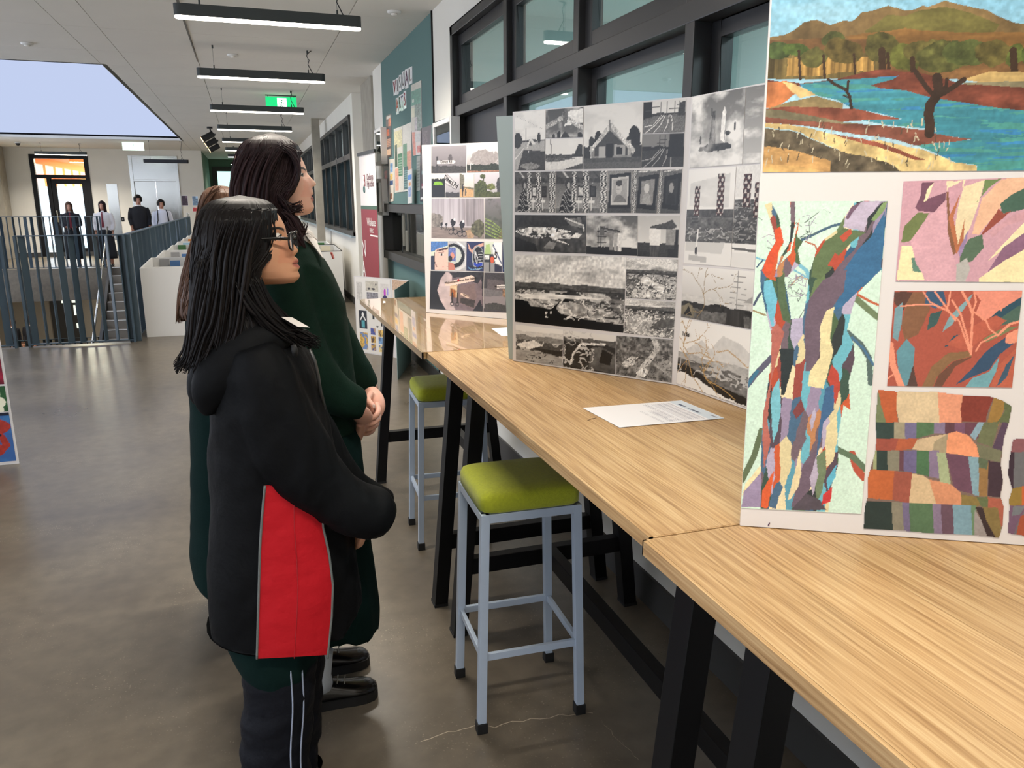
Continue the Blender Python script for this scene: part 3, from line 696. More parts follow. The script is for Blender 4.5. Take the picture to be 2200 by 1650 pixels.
# ================================================================== railings and stair
def railing(name_label, a, b, n, h, group=None, seed=1, posts=(True, True)):
    a = np.array(a, float); b = np.array(b, float); d = (b-a)/np.linalg.norm(b-a)
    r = thing('railing', name_label, 'railing', (a+b)/2, group)
    MB().bar(a+(0, 0, h), b+(0, 0, h), .05, .012).build('top_rail', M_RAIL, r)
    MB().bar(a+(0, 0, .03), b+(0, 0, .03), .05, .012).build('bottom_rail', M_RAIL, r)
    rr = random.Random(seed); L = np.linalg.norm(b-a); base = None
    for k in range(n):
        s = L*(k+.5)/n; p = a+d*s; ang = rr.choice((10, 25, 45, 70, 85, 120, 150))
        if base is None:
            bm_ = MB().box((-.034, -.005, .036), (.034, .005, h-.006)).build('baluster', M_RAIL); ob = bm_; base = bm_
        else:
            ob = base.copy(); COL.objects.link(ob)
        ob.parent = r; ob.location = tuple(p-np.array(r.location)); ob.rotation_euler = (0, 0, math.radians(ang))
    for use, p in zip(posts, (a, b)):
        if use: MB().box((p[0]-.012, p[1]-.03, 0), (p[0]+.012, p[1]+.03, h)).build('post', M_RAIL, r)
    return r
RY = 9.5
railing('slate blue flat-bar railing in front of the stair void', (-2.33, RY, 0), (-1.29, RY, 0), 9, 1.19, 'stair void railings', 3)
railing('slate blue flat-bar railing beyond the gap, beside the red artwork board', (-4.6, RY, 0), (-2.46, RY, 0), 17, 1.19, 'stair void railings', 5)
side = railing('long slate blue flat-bar railing between stair void and white bins', (-1.29, RY+.06, 0), (-1.29, 20.2, 0), 80, 1.19, 'stair void railings', 7)
MB().box((-1.35, RY+.03, 0), (-1.23, RY+.1, 1.19)).build('corner_post', M_RAIL, side, bevel=.004)
railing('far slate blue flat-bar railing on the landing, two girls behind it', (-6.5, 20.75, 0), (-3.28, 20.75, 0), 26, 1.2, 'stair void railings', 9)
st = thing('staircase', 'concrete stair with white nosings descending from the far landing', 'staircase', (-2.6, 19, 0))
SX0, SX1 = -3.15, -2.12
Mst = mat('stair_concrete', (120, 112, 100), .7); Mno = mat('white_nosing', (214, 212, 206), .5)
for k in range(12):
    y1 = 20.7-.28*k; z = -.175*(k+1)
    td = MB().box((SX0, y1-.29, z-.17), (SX1, y1, z)).build('tread', Mst, st)
    MB().box((SX0+.02, y1-.3, z-.004), (SX1-.02, y1-.25, z+.004)).build('nosing', Mno, td)
MB().box((SX0+.02, 20.66, -.006), (SX1-.02, 20.72, .004)).build('nosing', Mno, st)
for x in (SX0-.04, SX1+.04):
    MB().bar((x, 20.75, -.1), (x, 17.2, -2.35), .06, .3).build('stringer', M_DARKPT, st)
MB().tube([(SX0+.02, 20.7, .95), (SX0+.02, 17.2, -1.25)], .022, 8).build('handrail', M_STEEL, st, True)
# lower floor joinery seen through the void
lwn = thing('window_6', 'lower floor glazed screen with bright panes seen through the railing', None, (-4.2, 28.9, -3.4), kind='structure')
for (u0, u1, v0, v1) in ((131, 145, 643, 651), (153, 168, 642, 650), (157, 164, 656, 677), (164, 171, 695, 705)):
    p, q = fy(u0, v0, 28.85), fy(u1, v1, 28.85)
    MB().box((p[0], 28.86, q[2]), (q[0], 28.9, p[2])).build('pane', mat('bright_pane', (230, 235, 220), .3, emit=(222, 232, 214), estr=.8), lwn)
p, q = fy(104, 634, 28.9), fy(185, 735, 28.9)
MB().box((p[0], 28.9, q[2]), (q[0], 28.95, p[2])).build('screen', M_DARKPT, lwn)
lr = railing('dark lower-floor railing glimpsed through the stair void', (-6.5, 24.5, -3.4), (-2.2, 24.5, -3.4), 28, 1.15, 'lower floor railing', 12)

# ================================================================== white browser bins
def bin_unit(x0, x1, y0, y1, h, label, n_items, seed, group, rim=False):
    b = thing('browser_bin', label, 'display bin', ((x0+x1)/2, (y0+y1)/2, 0), group); t = .018
    MB().box((x0, y0, .0), (x1, y0+t, h)).build('front_panel', M_WHITEP, b, bevel=.001)
    MB().box((x0, y1-t, .0), (x1, y1, h+.04)).build('back_panel', M_WHITEP, b, bevel=.001)
    for x in (x0, x1-t):
        MB().hexa([(x, y0+t, 0), (x+t, y0+t, 0), (x+t, y1-t, 0), (x, y1-t, 0), (x, y0+t, h), (x+t, y0+t, h), (x+t, y1-t, h+.04), (x, y1-t, h+.04)]).build('side_panel', M_WHITEP, b)
    if rim:
        MB().tube([(x0, y0, h+.004), (x1, y0, h+.004), (x1, y1, h+.044), (x0, y1, h+.044), (x0, y0, h+.004)], .006, 6).build('dark_rim', M_BLACK, b)
    MB().box((x0+t, y0+t, h-.3), (x1-t, y1-t, h-.28)).build('shelf', M_DARKPT, b)
    MB().box((x0+t, y0+.3, h-.28), (x1-t, y0+.312, h-.01)).build('divider', M_WHITEP, b)
    rr = random.Random(seed)
    names = [('blue', (70, 110, 160)), ('cream', (226, 216, 190)), ('yellow', (206, 190, 40)), ('pale blue', (150, 186, 206)), ('grey', (150, 150, 150)), ('green', (70, 120, 70)), ('orange', (220, 140, 50))]
    rr.shuffle(names)
    for k in range(n_items):
        xx = x0+.06+(x1-x0-.12)*(k+rr.uniform(.1, .3))/n_items; ww = (x1-x0-.14)/n_items*.8; yy = y1-.12-k*.1; hh = h+rr.uniform(-.02, .05)
        a = np.array((xx, yy, h-.28)); tilt = .05
        mk = mat('folio_'+names[k][0].replace(' ', '_'), names[k][1], .6)
        o = MB().hexa([(xx, yy, h-.28), (xx+ww, yy, h-.28), (xx+ww, yy+.012, h-.28), (xx, yy+.012, h-.28), (xx, yy+tilt, hh), (xx+ww, yy+tilt, hh), (xx+ww, yy+tilt+.012, hh), (xx, yy+tilt+.012, hh)]).build('portfolio', mk, None, bevel=.001)
        tag(o, '%s portfolio standing in the %s' % (names[k][0], label), 'folder', group+' contents')
bl = [(9.78, 11.0), (11.3, 12.6), (12.95, 14.1), (14.35, 15.3), (15.5, 16.6), (16.8, 17.9), (18.1, 19.3)]
bn = ['white bin beside the railing corner post', 'second white bin along the side railing', 'third white bin along the side railing', 'fourth white bin along the side railing', 'fifth white bin along the side railing', 'sixth white bin along the side railing', 'last white bin along the side railing']
for k, (a, b) in enumerate(bl): bin_unit(-1.2, -.62, a, b, .8, bn[k], 3 if k < 4 else 2, 20+k, 'browser bins by the railing')
for k, (a, b) in enumerate(((12.2, 13.3), (13.5, 14.6), (14.8, 15.9))):
    bin_unit(.84, 1.36, a, b, .8, ['white bin with dark rim under the blind window', 'white bin behind the dark-rimmed one under the blind window', 'last white bin under the blind window'][k], 2, 40+k, 'browser bins under the window', k == 0)
# ================================================================== printed pictures
_tab = np.random.RandomState(7).rand(8, 128, 128)
def vn(x, y, seed=0):
    T = _tab[seed % 8]; x = x+seed*17.3; y = y+seed*9.1
    xi = np.floor(x).astype(int); yi = np.floor(y).astype(int); fx = x-xi; fy_ = y-yi
    fx = fx*fx*(3-2*fx); fy_ = fy_*fy_*(3-2*fy_)
    a = T[yi % 128, xi % 128]; b = T[yi % 128, (xi+1) % 128]; c = T[(yi+1) % 128, xi % 128]; d = T[(yi+1) % 128, (xi+1) % 128]
    return (a*(1-fx)+b*fx)*(1-fy_)+(c*(1-fx)+d*fx)*fy_
def fbm(x, y, seed=0, o=4):
    r = 0; a = .5; t = 0
    for k in range(o):
        r = r+a*vn(x*2**k, y*2**k, seed+k); t += a; a *= .55
    return r/t

class Canvas:
    def __init__(s, nx, ny, asp, topx):
        s.u, s.v = np.meshgrid(np.linspace(0, 1, nx), np.linspace(0, 1, ny))   # v up
        s.asp = asp; s.c = np.zeros((ny, nx, 3)); s.keep = np.ones((ny, nx), bool); s.topx = topx
    def px(s, pts): return [s.topx(p) for p in pts]
    def fill(s, col): s.c[:] = col; return s
    def grad(s, top, bot):
        t = s.v[..., None]; s.c[:] = np.array(top)*t+np.array(bot)*(1-t); return s
    def inside(s, pts):
        m = np.zeros(s.u.shape, bool); n = len(pts)
        for i in range(n):
            x0, y0 = pts[i]; x1, y1 = pts[(i+1) % n]
            if y0 == y1: continue
            cr = ((s.v >= min(y0, y1)) & (s.v < max(y0, y1))); m ^= cr & (s.u < x0+(s.v-y0)*(x1-x0)/(y1-y0))
        return m
    def put(s, m, col, var=0, seed=0, f=(30, 30)):
        if not m.any(): return s
        col = np.array(col, float)
        if var:
            nz = fbm(s.u[m]*f[0], s.v[m]*f[1]/s.asp, seed)-.5; s.c[m] = col*(1+2*var*nz[:, None])
        else: s.c[m] = col
        return s
    def poly(s, pts, col, var=0, seed=0, f=(30, 30), rag=0.0):
        if rag:
            u0, v0 = s.u, s.v
            s.u = u0+rag*(fbm(u0*24, v0*24/s.asp, 3)-.5); s.v = v0+rag*s.asp*(fbm(u0*24, v0*24/s.asp, 5)-.5); m = s.inside(pts); s.u, s.v = u0, v0
        else: m = s.inside(pts)
        return s.put(m, col, var, seed, f)
    def dist(s, pts):
        d = np.full(s.u.shape, 9.0)
        for (x0, y0), (x1, y1) in zip(pts, pts[1:]):
            dx, dy = x1-x0, (y1-y0)/s.asp; L = dx*dx+dy*dy+1e-12
            px_, py = s.u-x0, (s.v-y0)/s.asp; t = np.clip((px_*dx+py*dy)/L, 0, 1)
            d = np.minimum(d, np.hypot(px_-t*dx, py-t*dy))
        return d
    def line(s, pts, w, col, var=0, seed=0): return s.put(s.dist(pts) < w/2, col, var, seed)
    def ell(s, cx, cy, rx, ry, col, var=0, seed=0, rag=0):
        q = ((s.u-cx)/rx)**2+((s.v-cy)/ry)**2
        if rag: q = q+rag*(fbm(s.u*14, s.v*14/s.asp, seed)-.5)
        return s.put(q < 1, col, var, seed)
    def hills(s, base, amp, col, seed=0, freq=4, var=.35, f=(30, 60), rough=0.0):
        h = base+amp*(fbm(s.u*freq, s.u*0+seed*1.7, seed)-.5)*2
        if rough: h = h+rough*(fbm(s.u*60, s.u*0+3, seed+1)-.5)
        return s.put(s.v < h, col, var, seed, f)
    def clouds(s, amt, col, seed=0, f=(4, 7), thr=.5, vmin=0):
        n = fbm(s.u*f[0], s.v*f[1]/s.asp, seed, 5); a = np.clip((n-thr)*4, 0, 1)*amt*(s.v > vmin); s.c[:] = s.c*(1-a[..., None])+np.array(col)*a[..., None]; return s
    def veins(s, col, m=None, seed=0, f=(6, 9), w=.03, a=1.0):
        n = fbm(s.u*f[0]+.8*fbm(s.u*5, s.v*5, seed+3), s.v*f[1]/s.asp, seed, 3); k = (np.abs(n-.5) < w)
        if m is not None: k &= m
        s.c[k] = s.c[k]*(1-a)+np.array(col)*a; return s
    def grain(s, amt, seed=0, f=90):
        s.c *= (1+amt*2*(fbm(s.u*f, s.v*f/s.asp, seed, 2)-.5))[..., None]; return s

class Panel:
    def __init__(s, o, e, up=(0, 0, 1)):
        s.o = np.array(o, float); d = np.array(e, float)-s.o; s.L = np.linalg.norm(d); s.d = d/s.L
        up = np.array(up, float); up /= np.linalg.norm(up); s.up = up-s.d*(up@s.d); s.up /= np.linalg.norm(s.up)
        s.n = np.cross(s.d, s.up)        # towards the viewer
        if s.n @ (CAM-s.o) < 0: s.n = -s.n
    def st(s, u, v):
        r = ray(u, v); t = ((s.o-CAM) @ s.n)/(r @ s.n); p = CAM+r*t-s.o; return np.array((p @ s.d, p @ s.up))
    def P(s, a, b, off=0.0): return s.o+s.d*a+s.up*b+s.n*off

def picture(name, panel, quad, painter, parent, m=None, cell=1.7, off=.0012, st=False, label=None, cells=None):
    q = [np.array(p, float) if st else panel.st(*p) for p in quad]    # TL, TR, BR, BL
    if cells is None:
        def pxl(a): return a
        if st:
            w_ = np.linalg.norm(q[1]-q[0]); h_ = np.linalg.norm(q[3]-q[0]); c0 = panel.P(*q[0]); dep = (MC.T @ (c0-CAM))[2]
            k = dep/FPX*cell; nx, ny = int(w_/k)+2, int(h_/k)+2
        else:
            nx = int(max(np.hypot(*(np.array(quad[1])-quad[0])), np.hypot(*(np.array(quad[2])-quad[3])))/cell)+2
            ny = int(max(np.hypot(*(np.array(quad[3])-quad[0])), np.hypot(*(np.array(quad[2])-quad[1])))/cell)+2
    else: nx, ny = cells
    nx, ny = max(nx, 4), max(ny, 4)
    w_ = np.linalg.norm(q[1]-q[0]); h_ = np.linalg.norm(q[3]-q[0])
    ex, ey = (q[1]-q[0]+q[2]-q[3])/2, (q[0]-q[3]+q[1]-q[2])/2; o = q[3]; A = np.linalg.inv(np.array([ex, ey]).T)
    c = Canvas(nx, ny, w_/h_, lambda p: tuple(A @ (panel.st(*p)-o)))
    c.asp = w_/h_
    painter(c)
    uu, vv = c.u[..., None], c.v[..., None]
    S = (q[3]*(1-uu)+q[2]*uu)*(1-vv)+(q[0]*(1-uu)+q[1]*uu)*vv
    loc = np.zeros(3)
    if parent is not None: loc = np.array(parent['_abs']) if parent.get('_abs') else np.array(parent.location)
    V = panel.o-loc+S[..., :1]*panel.d+S[..., 1:]*panel.up+panel.n*off
    V = V.reshape(-1, 3)
    idx = np.arange(nx*ny).reshape(ny, nx)
    F = np.stack([idx[:-1, :-1], idx[:-1, 1:], idx[1:, 1:], idx[1:, :-1]], -1).reshape(-1, 4)
    k = c.keep; kf = (k[:-1, :-1] & k[:-1, 1:] & k[1:, 1:] & k[1:, :-1]).reshape(-1)
    F = F[kf]
    if (np.cross(panel.d, panel.up) @ panel.n) < 0: F = F[:, ::-1]
    me = bpy.data.meshes.new(name)
    me.vertices.add(len(V)); me.vertices.foreach_set('co', V.ravel())
    me.loops.add(F.size); me.loops.foreach_set('vertex_index', F.ravel().astype(np.int32))
    me.polygons.add(len(F)); me.polygons.foreach_set('loop_start', np.arange(0, F.size, 4, dtype=np.int32)); me.polygons.foreach_set('loop_total', np.full(len(F), 4, np.int32))
    me.update(calc_edges=True)
    s_ = np.clip(c.c, 0, 255)/255.0; lin = np.where(s_ <= .04045, s_/12.92, ((s_+.055)/1.055)**2.4)
    rgba = np.concatenate([lin, np.ones(lin.shape[:2]+(1,))], -1).reshape(-1, 4).astype(np.float32)
    at = me.color_attributes.new('Col', 'FLOAT_COLOR', 'POINT'); at.data.foreach_set('color', rgba.ravel())
    me.materials.append(m or M_PRINT)
    ob = bpy.data.objects.new(name, me); COL.objects.link(ob)
    if parent is not None: ob.parent = parent; ob['_abs'] = [float(x) for x in loc]
    if label: ob['label'] = label
    return ob
def board_slab(name, panel, s0, s1, t0, t1, th, mats, parent, label=None):
    q = [panel.P(s0, t0), panel.P(s1, t0), panel.P(s1, t1), panel.P(s0, t1)]
    return MB().slab(q, panel.n, th).build(name, mats, parent, label=label)

def g(x):
    x = min(232, max(14, (x-112)*1.28+122)); return (x, x*.982, x*.95)
# ---------- black and white photographs
def bw_road(c):
    c.grad(g(205), g(225)).clouds(.5, g(170), 1); c.hills(.52, .04, g(60), 2, 9, .5)
    c.poly([(0, .47), (1, .5), (1, .3), (.45, .0), (0, 0)], g(150), .15, 1); c.poly([(.3, .36), (1, .32), (1, .0), (.1, 0)], g(62), .4, 2)
    c.line([(.02, .2), (.3, .38)], .02, g(225)); c.line([(.38, .72), (.38, .42)], .012, g(120)); c.line([(.42, .4), (.48, .3)], .012, g(230))
    c.ell(.1, .52, .14, .13, g(45), .4, 3, .8); c.ell(.8, .55, .06, .09, g(50), .4, 4, .6); c.poly([(.4, .42), (.53, .56), (.7, .44)], g(190)); c.poly([(.46, .42), (.53, .5), (.6, .42)], g(70)); c.line([(0, .95), (.9, .7)], .006, g(150))
    c.ell(.5, .07, .3, .06, g(120), .5, 5, 1)
def bw_gable(c):
    c.grad(g(70), g(95)).clouds(1, g(215), 2, (2.5, 3), .45); c.poly([(.5, .4), (1, .5), (1, .95), (.6, .9)], g(200), .15, 3)
    c.poly([(0, .3), (.5, .62), (.56, .8), (.5, .82), (0, .48)], g(150), .8, 4, (60, 60)); c.poly([(.5, .62), (1, .22), (1, .36), (.58, .76)], g(165), .8, 5, (60, 60))
    c.poly([(.47, .5), (.58, .5), (.6, .92), (.52, 1), (.45, .9)], g(90), .8, 6, (60, 60)); c.poly([(.4, .0), (.52, .22), (.68, 0)], g(50)); c.ell(.36, .1, .05, .13, g(35)); c.ell(.92, .07, .07, .1, g(40)); c.ell(.22, .06, .04, .08, g(50))
def bw_carpark(c):
    c.grad(g(190), g(225)).clouds(.6, g(235), 1); c.hills(.5, .05, g(70), 3, 8, .8, (40, 40)); c.poly([(0, .36), (1, .4), (1, 0), (0, 0)], g(185), .1); c.poly([(0, .36), (.9, .38), (.3, .26), (0, .28)], g(90), .6, 2)
    c.line([(.14, 1), (.16, .2)], .02, g(70)); c.line([(.68, .8), (.68, .4)], .01, g(90)); c.poly([(.75, .4), (1, .42), (1, .8), (.88, .82)], g(50), .6, 4); c.poly([(.5, 0), (1, .2), (1, 0)], g(70), .4)
def bw_house(c):
    c.grad(g(188), g(205)).clouds(.35, g(150), 3, (3, 5)); c.ell(.87, .42, .1, .24, g(34), .5, 2, .5); c.ell(.26, .46, .07, .15, g(38), .5, 3, .6); c.ell(.14, .42, .05, .1, g(45)); c.ell(.78, .4, .05, .1, g(40)); c.hills(.36, .03, g(46), 3, 9)
    c.poly([(.14, .16), (.14, .3), (.46, .66), (.83, .3), (.83, .16)], g(120), .25, 2); c.poly([(.1, .3), (.45, .72), (.49, .72), (.9, .28), (.86, .22), (.47, .64), (.14, .25)], g(175), .5, 4, (50, 50))
    c.poly([(.2, .2), (.2, .34), (.46, .6), (.76, .33), (.76, .2)], g(62), .2); c.poly([(.27, .18), (.27, .36), (.38, .36), (.38, .18)], g(150)); c.poly([(.4, .18), (.4, .4), (.51, .4), (.51, .18)], g(30)); c.poly([(.54, .2), (.54, .38), (.73, .36), (.73, .2)], g(140)); c.poly([(.57, .22), (.57, .34), (.68, .33), (.68, .22)], g(25))
    c.line([(.45, .76), (.46, .62)], .03, g(110)); c.line([(.8, .42), (.8, .16)], .04, g(150), .8); c.line([(.13, .36), (.13, .16)], .025, g(140), .8); c.hills(.17, .01, g(70), 5, 3, .4, (60, 60)); c.hills(.1, .02, g(82), 6, 3, .3, (60, 60))
def bw_tracks(c, dark=0):
    k = .55 if dark else 1
    c.grad(g(150*k+30), g(200*k)).clouds(.5, g(215*k), 2); c.hills(.62, .05, g(60*k), 4, 7, .8, (40, 40)); c.poly([(0, .5), (1, .56), (1, 0), (0, 0)], g(98*k), .5, 2, (60, 60))
    for a, b in (((.05, 0), (.5, .55)), ((.25, 0), (.54, .55)), ((.5, 0), (.62, .55)), ((.7, .0), (.66, .55)), ((0, .2), (.45, .55))): c.line([a, ((a[0]+b[0])/2+.03, .26), b], .014, g(200*k) if not dark else g(150))
    for x in (.42, .56, .74, .85): c.line([(x, .95), (x, .5)], .012, g(90*k))
    c.poly([(0, .45), (.2, .5), (.2, 1), (0, 1)], g(34)) if not dark else c.poly([(.62, .3), (1, .3), (1, 1), (.66, .98)], g(32), .5); c.poly([(.8, .5), (1, .5), (1, .95), (.86, .9)], g(60*k), .6)
    for y in (.7, .8): c.line([(.05, y), (.95, y+.04)], .006, g(60))
def carving(c, x0, x1, seed, b=120):
    m = (c.u > x0) & (c.u < x1); n = np.sin((c.u-(x0+x1)/2)*90+np.sin(c.v*38+seed)*2.4)*np.sin(c.v*46+seed); c.put(m & (n > .15), g(190)); c.put(m & (n <= .15), g(34)); c.put(m & (np.abs(n) < .18), g(b))
def bw_interior(c):
    c.grad(g(70), g(140)).grain(.2); c.poly([(0, .0), (1, 0), (1, .1), (0, .12)], g(95), .3)
    for k in range(7): c.line([(-.1+k*.2, 1.05), (.12+k*.2, .72)], .03, g(165 if k % 2 else 60), .6, k)
    c.poly([(0, .7), (1, .74), (1, .82), (0, .86)], g(60), .8, 2)
    carving(c, .32, .41, 1); carving(c, .53, .65, 2); carving(c, .86, 1.0, 3)
    for x in (.43, .67): c.poly([(x, .38), (x+.12, .38), (x+.12, .64), (x, .66)], g(35)); c.poly([(x+.02, .42), (x+.1, .42), (x+.1, .6), (x+.02, .62)], g(170 if x < .5 else 60), .4)
    for x in (.46, .7, .2): c.line([(x, .36), (x, .05)], .012, g(225)); c.poly([(x-.05, .3), (x+.06, .3), (x+.06, .24), (x-.05, .24)], g(190))
    c.ell(.24, .68, .06, .1, g(52)); c.ell(.255, .66, .03, .075, g(150)); c.poly([(.06, 0), (.14, .45), (.22, .6), (.3, .5), (.34, 0)], g(30)); 
    m = c.inside([(.06, 0), (.14, .45), (.22, .6), (.3, .5), (.34, 0)]); c.put(m & (np.sin(c.v*46+c.u*60+3*np.sin(c.u*30)) > .8), g(150))
def bw_portrait(c):
    c.fill(g(120)).grain(.3); c.poly([(0, .0), (1, 0), (1, .2), (0, .25)], g(60), .5); c.poly([(.04, .12), (.94, .1), (.97, .96), (.08, .9)], g(26)); c.poly([(.14, .2), (.84, .19), (.87, .87), (.17, .82)], g(170), .06); c.poly([(.2, .26), (.8, .25), (.82, .82), (.22, .78)], g(140), .12, 2)
    c.poly([(.25, .26), (.35, .4), (.48, .44), (.62, .4), (.76, .3), (.76, .25)], g(104), .2); c.ell(.47, .58, .12, .14, g(165), .1); c.ell(.47, .7, .13, .07, g(60), .3); c.ell(.55, .74, .05, .04, g(55)); c.line([(.4, .56), (.55, .57)], .02, g(110)); c.line([(.43, .49), (.52, .49)], .016, g(90))
def bw_corner(c, k=0):
    c.fill(g(90)).grain(.4); carving(c, 0, .16, 4) if k == 0 else carving(c, -.02, .12, 6); c.poly([(.16, .0), (1, 0), (1, .16), (.16, .2)], g(70), .3)
    c.poly([(.2, .12), (.92, .06), (.98, .92), (.24, .84)], g(28)); c.poly([(.32, .22), (.8, .18), (.86, .8), (.35, .74)], g(120 if k == 0 else 46), .2)
    c.ell(.56, .58, .1, .12, g(170 if k == 0 else 130)); c.poly([(.38, .22), (.44, .42), (.56, .48), (.7, .42), (.78, .2)], g(140 if k == 0 else 36), .2); c.line([(.22, .96), (.95, 1)], .05, g(170), .5)
def quarry(c, seed=0, horizon=.62, sky=True, dark=1.0, bright=1.0):
    c.grad(g(190*bright), g(215*bright)).clouds(.75, g(120), seed, (3, 9), .45); c.hills(horizon, .035, g(86*dark), seed+1, 5, .5, (20, 80)); c.hills(horizon-.07, .03, g(66*dark), seed+2, 6, .6, (30, 90)); c.hills(horizon-.16, .03, g(104*dark), seed+3, 3, .5, (24, 80))
    m = c.v < horizon-.1
    n = fbm(c.u*5, c.v*12/c.asp, seed+2); c.put(m & (n > .54), g(150*bright), .35, seed, (20, 60)); c.veins(g(215*bright), m, seed, (4, 10), .016, .9); c.veins(g(190), m, seed+3, (8, 18), .012, .8); c.veins(g(38), m, seed+1, (5, 14), .02, .8)
    c.grain(.2, seed, 60)
def bw_bigquarry(c):
    quarry(c, 2, .6); c.poly([(0, 0), (0, .34), (.13, .33), (.15, .26), (.3, .24), (.6, .14), (1, .1), (1, 0)], g(22), .4, 3); c.poly([(.3, .16), (.45, .38), (.5, .42), (.52, .36), (.4, .18)], g(28)); c.poly([(.02, .42), (.3, .46), (.84, .44), (.8, .42), (.5, .4), (.3, .36), (.1, .36)], g(196), .25, 2, (12, 50)); c.ell(.54, .26, .14, .09, g(150), .5, 5, .8); c.veins(g(225), c.inside([(.3, .1), (.8, .1), (.8, .4), (.3, .4)]), 4, (9, 14), .03)
    c.line([(.2, .33), (.27, .27)], .006, g(200))
def bw_pit(c):
    quarry(c, 3, .72); c.poly([(.1, .1), (.3, .5), (.45, .56), (.6, .42), (.85, .32), (.7, .06), (.3, 0)], g(185), .4, 2, (14, 40)); c.veins(g(70), c.v < .5, 3, (8, 12), .03)
def bw_pit2(c):
    quarry(c, 5, .82); c.ell(.28, .3, .26, .28, g(150), .5, 2, .5); c.veins(g(215), c.v < .6, 2, (8, 12), .03); c.poly([(.5, .2), (.72, .5), (1, .52), (1, .3)], g(84), .4)
def bw_aerial(c):
    c.fill(g(66)).grain(.6, 2, 20); c.poly([(0, .62), (.2, .72), (.5, .66), (.8, .74), (1, 1), (0, 1)], g(48), .5); c.poly([(0, .56), (.2, .66), (.55, .68), (.95, .5), (.9, .4), (.6, .36), (.3, .38), (.1, .46)], g(186), .5, 4, (30, 40)); c.veins(g(60), c.inside([(0, .56), (.55, .68), (.95, .5), (.6, .36), (.2, .4)]), 3, (9, 14), .05)
    c.poly([(.55, .36), (.7, .3), (.8, .2), (.66, .28)], g(215)); c.poly([(0, .4), (.3, .22), (.34, 0), (0, 0)], g(40), .4); c.poly([(.42, .12), (.5, .3), (.6, .26), (.56, .08)], g(120), .3); c.poly([(.7, .9), (.92, .94), (.96, .66), (.8, .72)], g(104), .4); c.line([(.72, .92), (.96, .74), (.97, .6)], .012, g(220))
def bw_factory(c):
    c.grad(g(84), g(130)).clouds(1, g(230), 4, (3, 4), .46); c.hills(.2, .06, g(40), 2, 8, .5)
    for x in (.24, .3, .36): c.line([(x, .1), (x, .68)], .014, g(38))
    for y in (.3, .45, .6): c.line([(.22, y), (.4, y)], .02, g(50))
    c.poly([(.26, .5), (.36, .5), (.37, .72), (.25, .72)], g(90)); 
    for x, b in ((.5, 120), (.58, 150), (.66, 190)): c.poly([(x-.035, .1), (x+.035, .1), (x+.035, .56), (x-.035, .56)], g(b), .2)
    c.line([(.3, .68), (.66, .6)], .03, g(60)); c.poly([(0, 0), (1, 0), (1, .1), (0, .12)], g(40))
def bw_silo(c):
    c.grad(g(160), g(215)).clouds(.7, g(235), 2, (2, 3)); c.hills(.34, .06, g(60), 3, 5); c.poly([(.3, .28), (.55, .28), (.57, .68), (.29, .68)], g(205), .08); c.poly([(.3, .0), (.55, 0), (.55, .28), (.3, .28)], g(70), .6, 2, (40, 10)); c.poly([(.3, .74), (.7, .84), (.82, .92), (.95, .74), (.8, .66), (.3, .7)], g(70), .3); c.poly([(.7, .3), (.92, .3), (.92, .68), (.7, .68)], g(130), .2); c.poly([(.75, 0), (1, 0), (1, .68), (.92, .68), (.9, .2), (.75, .2)], g(44), .3); c.poly([(0, 0), (.3, 0), (.3, .12), (0, .14)], g(50), .4)
def bw_ridge(c, seed=1):
    c.grad(g(210), g(215)); c.hills(.85, .05, g(180), seed, 3, .1); c.hills(.74, .1, g(118), seed+1, 3, .3); c.hills(.6, .05, g(74), seed+2, 6, .5); c.veins(g(200), c.v < .62, seed, (5, 8), .05, .7); c.poly([(0, .0), (0, .3), (.6, .34), (1, .2), (1, 0)], g(140), .25, seed, (10, 40)); c.poly([(.02, .46), (.4, .62), (.6, .5), (.3, .36), (.05, .4)], g(196), .2, seed, (20, 20)); c.poly([(.4, .4), (1, .42), (1, .26), (.6, .3)], g(44), .5); c.veins(g(40), c.v < .3, seed+4, (4, 9), .015)
def bw_dark(c):
    c.grad(g(190), g(170)); c.hills(.84, .05, g(84), 2, 4, .4); c.hills(.7, .1, g(46), 3, 4, .5); c.poly([(.5, .05), (.55, .62), (.75, .66), (1, .5), (1, 0)], g(82), .5, 3, (10, 14)); c.poly([(.7, .25), (.75, .6), (.95, .5), (.9, .2)], g(22), .5); c.line([(.15, .1), (.2, .4), (.28, .55), (.34, .68), (.8, .74)], .035, g(190), .4); c.veins(g(170), c.u < .6, 3, (6, 8), .03)
def bw_scrub(c):
    c.fill(g(104)).grain(.7, 3, 24); c.line([(.42, 0), (.5, .3), (.62, .5), (.74, .78), (.66, 1)], .09, g(170), .3); c.poly([(.1, .3), (.28, .52), (.4, .5), (.38, .34), (.2, .22)], g(186), .3, 4, (20, 60)); c.poly([(.36, .1), (.5, .28), (.6, .2), (.52, .02)], g(205), .3, 2, (60, 20)); c.poly([(.7, .34), (1, .6), (1, .1)], g(140), .4, 5); c.veins(g(36), None, 2, (9, 12), .02, .7)
def bw_rocket(c):
    c.grad(g(96), g(150)).clouds(1, g(225), 3, (2.4, 4), .42); c.poly([(.36, .3), (.42, .76), (.47, .76), (.5, .3)], g(70), .6, 3, (50, 60)); c.poly([(.58, .36), (.6, .72), (.64, .8), (.68, .72), (.68, .3)], g(200), .2); c.line([(.4, .8), (.4, .72)], .03, g(80)); c.ell(.5, .26, .32, .055, g(44), .9, 4, 1.2); c.ell(.72, .44, .05, .03, g(50), .6, 2, 1); c.ell(.84, .52, .02, .06, g(50)); c.line([(.66, .36), (.68, .78)], .012, g(110)); c.ell(.2, .38, .02, .06, g(70)); c.clouds(.6, g(215), 6, (3, 3), .55, 0)
